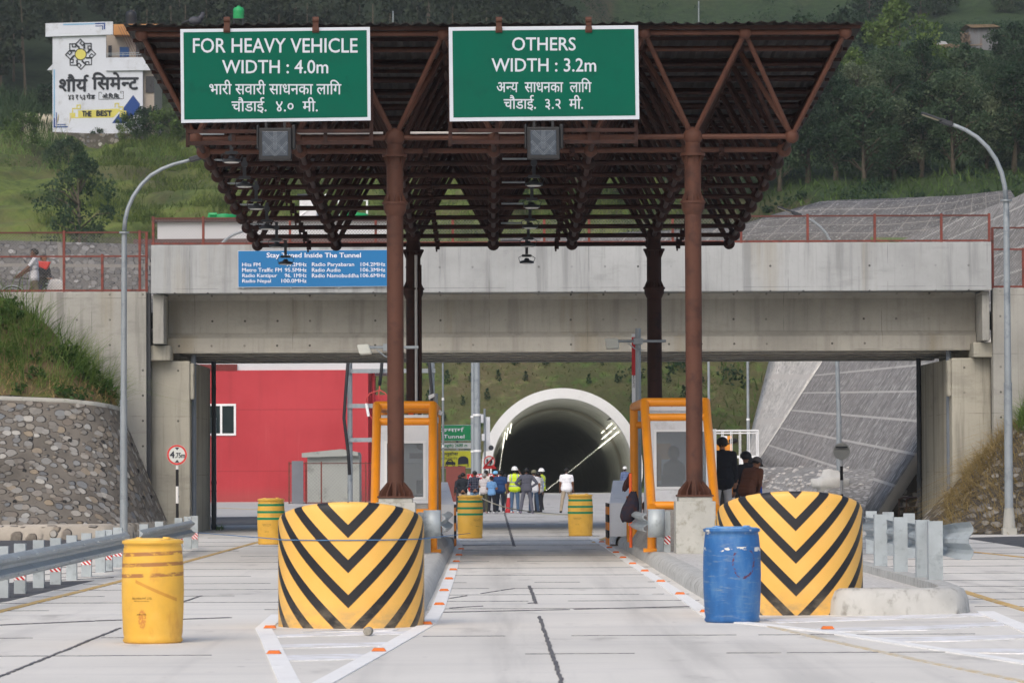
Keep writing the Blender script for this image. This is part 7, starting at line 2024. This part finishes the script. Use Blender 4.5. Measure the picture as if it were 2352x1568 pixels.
    if hat == 'helmet':
        m = MB(); vs = []; m.lathe([(.150,-.004),(.152,.004),(.122,.012),(.120,.05),(.10,.10),(.06,.135),(0,.145)],(0,0,0),26)
        m.v = [tuple(Hm(Vector((p[0]*.98,p[1]*1.12+.012,p[2]+1.62)))) for p in m.v]; m.build('helmet', HELM, t, 'full')
    elif hat:
        m = MB(); m.lathe([(.106,-.03),(.107,.02),(.095,.06),(.06,.092),(0,.10)],(0,0,0),22); m.v = [tuple(Hm(Vector((p[0],p[1]*1.1-.004,p[2]+1.63)))) for p in m.v]
        b = len(m.v); L = [Hm(Vector((.09*math.sin(a),.07+.12*math.cos(a)*(1 if abs(a)<1.5 else .2),1.615))) for a in np.linspace(-1.5,1.5,9)]
        m.add([tuple(p) for p in L]+[tuple(p+Vector((0,0,.01))) for p in L],[tuple(range(9)),tuple(range(9,18))]+[(i,i+1,i+10,i+9) for i in range(8)]); m.build('cap', hat, t, 'full')
    s_ = h/1.705; t.scale = (s_,s_,s_); t.location = pos; t.rotation_euler = (0,0,face)
    return t, bm_, tr
CROWD = 'people standing before the tunnel'
def crowd(label, u, vtop, Y, face, top, bottom, shoe=(60,60,62), hb=1.0, **kw):
    x = PX(u,Y); h = PZ(vtop,Y)*hb
    return person(label, (x,Y,0), h, face, top if not isinstance(top,tuple) else cloth(top), cloth(bottom), cloth(shoe), group=CROWD, **kw)
BH = ('behind','behind')
crowd('leftmost person of the crowd, in black jacket and beige trousers, hands behind the back', 1063, 1085, 134, .0, (32,38,46), (176,156,136), arms=BH, bulk=1.05)
crowd('person in dark clothes half hidden left of the crowd, behind the black jacket', 1056, 1090, 137, .2, (40,44,50), (60,60,64), bulk=.95)
crowd('person in a dark plaid shirt and blue jeans with hands behind the back', 1090, 1081, 133, .12, plaid(), (104,136,164), arms=BH, turn=.5)
crowd('grey haired person in a pale shirt and olive track trousers with arms crossed', 1112, 1086, 131.5, -.5, (190,186,188), (78,80,66), (150,120,116), arms=('crossed','crossed'), sleeve='short', hair=HAIRG)
crowd('person with dark hair facing right behind the grey haired one', 1117, 1080, 135, -.9, (206,202,196), (70,70,74), arms=('down','down'))
crowd('short person in a light blue shirt and black trousers with white shoes', 1129, 1093, 131, -.35, (104,148,196), (34,36,44), (200,200,204), arms=('crossed','crossed'), sleeve='short', bulk=.95)
crowd('person in a light blue cap looking right from behind the blue shirt', 1138, 1082, 136, -1.2, (34,36,42), (44,46,54), hat=cloth((120,180,220),'cap'))
crowd('tall person in a navy polo and dark jeans with white shoes, seen from behind', 1149, 1080, 131.5, -.1, (36,66,110), (38,46,60), (196,196,200), arms=('front','down'), sleeve='short', bulk=1.12)
crowd('person in a pale yellow top behind the navy polo', 1160, 1088, 135, .9, (206,210,160), (90,86,82), (190,190,190), arms=('front','down'), sleeve='short', bulk=.95)
crowd('worker in a white helmet and neon vest with one hand raised to the face', 1182, 1074, 131.5, -.1, (222,222,224), (78,104,134), (200,196,196), arms=('down','raise'), sleeve='short', hat='helmet', vest=NEON, bulk=1.1, skin=SKIN2)
crowd('broad person in a grey hooded tracksuit with hands on hips', 1209, 1075, 130.5, .0, (82,84,96), (92,94,106), (120,110,130), arms=('hips','hips'), bulk=1.14, stance=.30, skin=SKIN2)
crowd('person in an olive cap, white shirt and jeans right of the grey tracksuit', 1226, 1080, 132.5, .35, (216,218,224), (62,82,108), (40,40,44), hat=cloth((112,112,92),'cap'), stance=.22, sleeve='short')
crowd('person in a grey waistcoat over light blue sleeves and dark trousers', 1236, 1084, 134.5, .5, (158,172,204), (40,42,50), (30,30,34), vest=cloth((186,184,180)))
crowd('worker in a white helmet, neon vest and black clothes, rightmost of the crowd', 1244, 1078, 141, 1.0, (30,32,36), (30,32,36), (70,80,76), hat='helmet', vest=NEON, skin=SKIN2, stride=.2)
crowd('person in a white t shirt and khaki trousers standing apart with legs wide', 1301, 1075, 132, .0, (232,234,240), (158,146,128), (40,38,38), sleeve='short', stance=.30, stride=.35, hair=HAIRM, bulk=1.08, skin=SKIN2)
crowd('worker in a white helmet inside the tunnel mouth, behind the right white block', 1435, 1074, 190, .3, (96,112,150), (60,66,80), hat='helmet', vest=None)
# hood and piping on the grey tracksuit is left to the cloth; now the people by the right booth
def near(label, u, vtop, Y, z0, face, top, bottom, shoe, **kw):
    x = PX(u,Y); return person(label, (x,Y,z0), PZ(vtop,Y)-z0, face, cloth(top), cloth(bottom), cloth(shoe), group='people beside the right booth', **kw)
tt, bmn, trn = near('person in a black jacket with pale piping and light grey trousers beside the right booth', 1659, 1007, 72.2, .44, .06, (24,26,32), (170,168,168), (40,40,44), bulk=1.16, voxel=.010, hem=.80, hairbig=1.10)
bvh = BVHTree.FromPolygons([v.co for v in bmn.vertices],[p.vertices for p in bmn.polygons])
m = MB()
for pts in ([(-.20,1.33),(-.16,1.36),(-.10,1.34),(-.08,1.28)],[(-.15,1.28),(-.14,1.2),(-.09,1.12),(-.13,1.0),(-.14,.9)],[(-.17,1.18),(-.13,1.12),(-.16,1.04)],[(.04,1.36),(.06,1.40),(.12,1.40)],[(.05,1.36),(.07,1.30)],[(.11,1.34),(.15,1.30),(.17,1.22)],[(.10,1.30),(.13,1.22),(.12,1.14),(.17,1.08)],[(.17,1.2),(.15,1.14),(.19,1.08)]):
    out = []
    for (x0,z0),(x1,z1) in zip(pts[:-1],pts[1:]):
        for k in range(7):
            f = k/7; x, z = x0+(x1-x0)*f, z0+(z1-z0)*f; hit = bvh.ray_cast(Vector((x,-1,z)),Vector((0,1,0)))
            if hit[0]: out.append(hit[0]+Vector((0,-.001,0)))
    if len(out) > 2: m.tube(out, .0035, 5)
m.build('piping', cloth((190,190,190)), tt, 'full')
t3, bm3, _ = near('person in a brown jacket and grey cap bending forward beside the black jacket', 1716, 1044, 73.5, .30, -.75, (98,62,46), (150,150,154), (40,40,44), bulk=1.12, lean=.55, hat=cloth((88,82,80),'cap'), arms=('front','front'), voxel=.012)
bvh = BVHTree.FromPolygons([v.co for v in bm3.vertices],[p.vertices for p in bm3.polygons]); m = MB()
for pts in ([(-.13,1.30),(-.12,1.15),(-.11,1.0)],[(.0,1.28),(.05,1.2),(.10,1.12)],[(-.05,1.3),(.0,1.28)]):
    out = []
    for (x0,z0),(x1,z1) in zip(pts[:-1],pts[1:]):
        for k in range(8):
            f = k/8; hit = bvh.ray_cast(Vector((x0+(x1-x0)*f,-1,z0+(z1-z0)*f)),Vector((0,1,0)))
            if hit[0]: out.append(hit[0])
    if len(out) > 2: m.tube(out, .004, 5)
m.build('piping', cloth((196,190,184)), t3, 'full')
near('curly haired person in dark clothes partly hidden behind the brown jacket', 1713, 1041, 75.2, .30, .3, (34,34,40), (50,50,58), (40,40,44), voxel=.013, hairbig=1.22)
near('person in a bright blue jacket hidden behind the brown jacket', 1722, 1052, 77.0, .25, -.4, (38,84,170), (50,50,58), (40,40,44), voxel=.013)
# two men with a bicycle on the left bridge approach
ZD = zw-.42
pm, _, _ = person('person in a white polo shirt pushing a bicycle on the left bridge approach', (PX(79,94.2),94.2,ZD), PZ(567,94.2)-ZD, R(90), cloth((206,206,210)), cloth((104,96,80)), cloth((60,54,50)), arms=('bar','bar'), sleeve='short', stride=.35, skin=SKIN2, group='people on the bridge approach')
pm2, _, _ = person('person in a dark jacket looking down at a red bag beside the bicycle', (PX(97,95.9),95.9,ZD), PZ(581,95.9)-ZD, R(-125), cloth((34,40,52)), cloth((44,52,76)), cloth((60,54,50)), arms=('front','front'), turn=-.2, lean=.1, group='people on the bridge approach')
m = MB(); p = P(100.5,609,95.55); m.prism([(p.x-.16,95.4,p.z+.10),(p.x+.20,95.4,p.z+.08),(p.x+.15,95.4,p.z-.03),(p.x+.08,95.4,p.z-.13),(p.x-.10,95.4,p.z-.05)],(0,.12,0)); tag(m.build('plastic_bag', M('red_plastic', srgb(206,48,42), .5, 0, .12, 8), None, False, .03), 'bright red plastic bag held by the person in the dark jacket', 'bag')
def bicycle(x, y, z):
    t = thing('bicycle', 'black bicycle being pushed on the left bridge approach, with a sack behind the saddle', 'bicycle', (x,y,z))
    FR = M('black_bike_paint', srgb(44,42,42), .4, .2, .1, 5)
    for cx in (-.52,.52):
        m = MB(); m.tube([(x+cx+.33*math.cos(a),y,z+.345+.33*math.sin(a)) for a in np.linspace(0,2*math.pi,33)], .017, 7, 0, False); w = m.build('wheel', RUBBER, t, 'full')
        m = MB(); m.tube([(x+cx+.305*math.cos(a),y,z+.345+.305*math.sin(a)) for a in np.linspace(0,2*math.pi,33)], .010, 6, 0, False)
        for k in range(14):
            a = k*math.pi/7; m.cyl((x+cx,y,z+.345),(x+cx+.30*math.cos(a),y,z+.345+.30*math.sin(a)),.0025,seg=4)
        m.cyl((x+cx,y-.04,z+.345),(x+cx,y+.04,z+.345),.025,seg=8); m.build('rim', GALV, w)
        m = MB(); m.tube([(x+cx+.365*math.cos(a),y,z+.345+.365*math.sin(a)) for a in np.linspace(.1 if cx > 0 else .6,2.4,16)], .014, 6); m.build('mudguard', GALV, t, 'full')
    m = MB(); bb_, st, hd, ht_ = (x+.06,y,z+.32),(x+.20,y,z+.86),(x-.36,y,z+.66),(x-.32,y,z+.90)
    for a, b in ((bb_,st),(bb_,hd),(st,ht_),((x+.52,y,z+.345),bb_),((x+.52,y,z+.345),(x+.19,y,z+.82)),(hd,(x-.52,y,z+.345)),(hd,ht_)): m.cyl(a,b,.016,seg=8)
    m.build('frame', FR, t, True)
    m = MB(); m.tube([(x-.34,y-.28,z+1.02),(x-.30,y-.12,z+1.06),(x-.31,y,z+1.0),(x-.30,y+.12,z+1.06),(x-.34,y+.28,z+1.02)], .012, 7); m.cyl((x-.31,y,z+.9),(x-.31,y,z+1.02),.013,seg=8); m.build('handlebar', GALV, t, 'full')
    m = MB(); m.sphere((x+.22,y,z+.92),.1,12,7,0,(1.4,.8,.4)); m.build('saddle', RUBBER, t, 'full')
    m = MB(); m.box(x+.32,x+.82,y-.08,y+.08,z+.74,z+.76); m.bar((x+.8,y,z+.75),(x+.52,y,z+.36),.012,.012); m.build('carrier', GALV, t)
    return t
bx_, by_ = PX(76,95.0), 95.0
bicycle(bx_, by_, ZD)
m = MB(); N, K = 9, 16; vs = []
for i in range(N):
    f = i/(N-1); w = .17+.07*math.sin(f*math.pi)-.03*f
    for k in range(K):
        a = 2*math.pi*k/K; fo = 1+.07*math.sin(4*a+f*5); vs.append((bx_+.60+w*1.05*math.cos(a)*fo, by_-.14+w*.45*math.sin(a)*fo, ZD+.30+.55*f+.02*math.sin(3*a)))
m.add(vs,[(i*K+k,i*K+(k+1)%K,(i+1)*K+(k+1)%K,(i+1)*K+k) for i in range(N-1) for k in range(K)]+[tuple(range(K))[::-1],tuple((N-1)*K+k for k in range(K))])
tag(m.build('sack', M('white_woven_sack', srgb(204,200,196), .8, 0, .1, 5, .4, 20, srgb(120,150,172), .36), None, 'full'), 'white woven sack tied on the bicycle carrier', 'sack')
# brown plastic chair under the bridge
t = thing('plastic_chair', 'brown plastic armchair beside the right abutment pipe', 'chair', (0,0,0)); BPL = M('brown_plastic', srgb(84,62,52), .4, 0, .1, 4)
m = MB(); m.box(-.22,.22,-.22,.22,.42,.445); m.build('seat', BPL, t, False, .01)
m = MB(); m.prism([(-.23,-.21,.43),(-.21,-.21,.43),(-.36,-.2,.86),(-.39,-.2,.86)],(0,.40,0)); m.build('backrest', BPL, t, False, .01)
for a, b in ((-.2,-.2),(-.2,.2),(.2,-.2),(.2,.2)): m = MB(); m.cyl((a*1.2,b*1.1,0),(a,b,.42),.024,seg=8); m.build('leg', BPL, t, True)
for b in (-.23,.23): m = MB(); m.tube([(-.30,b,.66),(.1,b,.66),(.20,b,.62),(.20,b,.44)],.022,8); m.build('armrest', BPL, t, True)
t.location = (PX(2090,102.0),102.0,.02); t.rotation_euler = (0,0,math.pi+.3); t.scale = (1.1,1.1,1.1)
# white rock
m = MB(); m.sphere((0,0,.36),.42,26,18,0,(1.25,.8,.86)); m.v = [tuple(Vector((round(p[0]*3.2)/3.2*.45+p[0]*.55, p[1], round(p[2]*3.6)/3.6*.45+p[2]*.55))*(1+.22*mnoise.noise(Vector(p)*2.6)+.10*mnoise.noise(Vector(p)*7))) for p in m.v]
o = m.build('white_rock', M('white_rock_face', srgb(206,206,202), .9, 0, .1, 2, .5, 8), None, 'full'); q = P(1908,1107,113); o.location = (q.x,113,q.z-.42); tag(o, 'large white rock before the rubble bench, above the right crash cushion', 'rock')
m = MB(); m.box(q.x-.7,q.x+.7,112.6,113.6,-.02,q.z-.3); tag(m.build('concrete_block', CONCS, None, False, .03), 'grey concrete block under the white rock', 'block')
# lift truck with a white basket behind the right booth
YL = 150; t = thing('boom_lift', 'boom lift with white rail basket and orange arm behind the black jacket', 'lift truck', (PX(1690,YL),YL,0)); LO = M('lift_orange', srgb(222,146,48), .45, 0, .1, 3)
x0, x1 = PX(1640,YL), PX(1740,YL); zb_0, zm, zt0 = PZ(1082,YL), PZ(1062,YL), PZ(991,YL)
m = MB(); y0, y1 = YL-.45, YL+.45
for y in (y0,y1):
    m.cyl((x0,y,zt0),(x1,y,zt0),.03,seg=8); m.cyl((x0+.12,y,zt0-.10),(x1-.1,y,zt0-.10),.022,seg=8)
    for k in range(6): xx = x0+(x1-x0)*k/5; m.cyl((xx,y,zb_0),(xx,y,zt0),.03 if k in (0,5) else .016,seg=8)
    m.box(x0,x1,y-.02,y+.02,PZ(1054,YL),PZ(1048,YL)); m.box(x0,x1,y-.02,y+.02,zb_0-.03,zb_0+.07)
    for k in range(4): xx = x0+(x1-x0)*(k+.5)/4; m.box(xx-.05,xx+.05,y-.015,y+.015,zb_0,PZ(1050,YL))
m.cyl((x0,y0,zt0),(x0,y1,zt0),.03,seg=8); m.cyl((x1,y0,zt0),(x1,y1,zt0),.03,seg=8); m.box(x0,x1,y0,y1,zb_0-.08,zb_0-.03); m.build('basket', WHITEP, t)
m = MB(); m.box(x0+.25,x0+.5,y0-.06,y0-.03,PZ(1019,YL),PZ(1003,YL)); m.build('notice_plate', WHITEB, t)
m = MB(); m.bar(P(1674,1090,YL+1),P(1668,1008,YL+2.5),.42,.36); m.bar(P(1655,1100,YL+1),P(1662,1020,YL+2),.2,.2); m.build('lift_arm', LO, t)
m = MB(); p = P(1684,1012,YL+2); m.sphere(p,.14,10,7,0,(1.4,.4,.8)); m.cyl(p-Vector((.35,0,.2)),p,.025,seg=6); m.build('mirror', BLACK, t, 'full')
m = MB(); x = PX(1729,YL); m.bar((x,YL+.2,0),(x,YL+.2,zb_0),.2,.2); m.bar((x-1.4,YL+.2,.9),(x,YL+.2,.9),.15,.15); m.build('support_leg', LO, t)
m = MB(); xa, xb2 = PX(1620,YL+2), PX(1732,YL+2); m.box(xa,xb2,YL+1,YL+4,.45,1.5); m.box(xa-.2,PX(1655,YL+2),YL+1,YL+4,1.5,PZ(1020,YL+2)); m.build('chassis', LO, t, False, .05)
for xx in (xa+.5,xb2-.4):
    m = MB(); m.cyl((xx,YL+.85,.45),(xx,YL+1.2,.45),.45,seg=20); m.build('wheel', RUBBER, t, True)
m = MB(); x = PX(1745,92); m.cyl((x,92,0),(x,92,PZ(1093,92)),.055,seg=12); m.cyl((x,92,PZ(1093,92)),(x,92,PZ(1090,92)),.06,seg=12); tag(m.build('marker_post', ORANGE, None, True), 'orange marker post right of the brown jacket, above the crash cushion', 'marker post')
m = MB(); m.lathe([(.16,0),(.16,.02),(.13,.03),(.11,.14),(.108,.141),(.085,.30),(.083,.301),(.055,.44),(.045,.66),(.0,.67)],seg=20); m.box(-.19,.19,-.19,.19,-.0,.025)
CONE = NT('traffic_cone', .5); zz = CONE.sep(CONE.coord('Object'))[2]; CONE = CONE.out(CONE.mix(CONE.math('LESS_THAN', CONE.math('ABSOLUTE', CONE.math('SUBTRACT', zz, .54)), .08), srgb(196,54,60), srgb(224,224,226)))
o = m.build('traffic_cone', CONE, None, True); o.location = (PX(1168,133.2),133.2,0); o.scale = (1,1,1.15); tag(o, 'red and white traffic cone among the legs of the crowd', 'traffic cone')
# ------------------------------------------------------------------ haze in the valley air
m = MB(); m.box(-262,292,-12,802,-9,262)
HZ = bpy.data.materials.new('haze_air'); HZ.use_nodes = True; hn = HZ.node_tree; hn.nodes.remove(hn.nodes['Principled BSDF'])
pv = hn.nodes.new('ShaderNodeVolumePrincipled'); pv.inputs['Color'].default_value = (.86,.92,1,1); pv.inputs['Density'].default_value = .00016; pv.inputs['Anisotropy'].default_value = .0
hn.links.new(pv.outputs[0], hn.nodes['Material Output'].inputs['Volume'])
kind(m.build('haze', HZ), 'stuff', 'thin pale haze in the valley air')
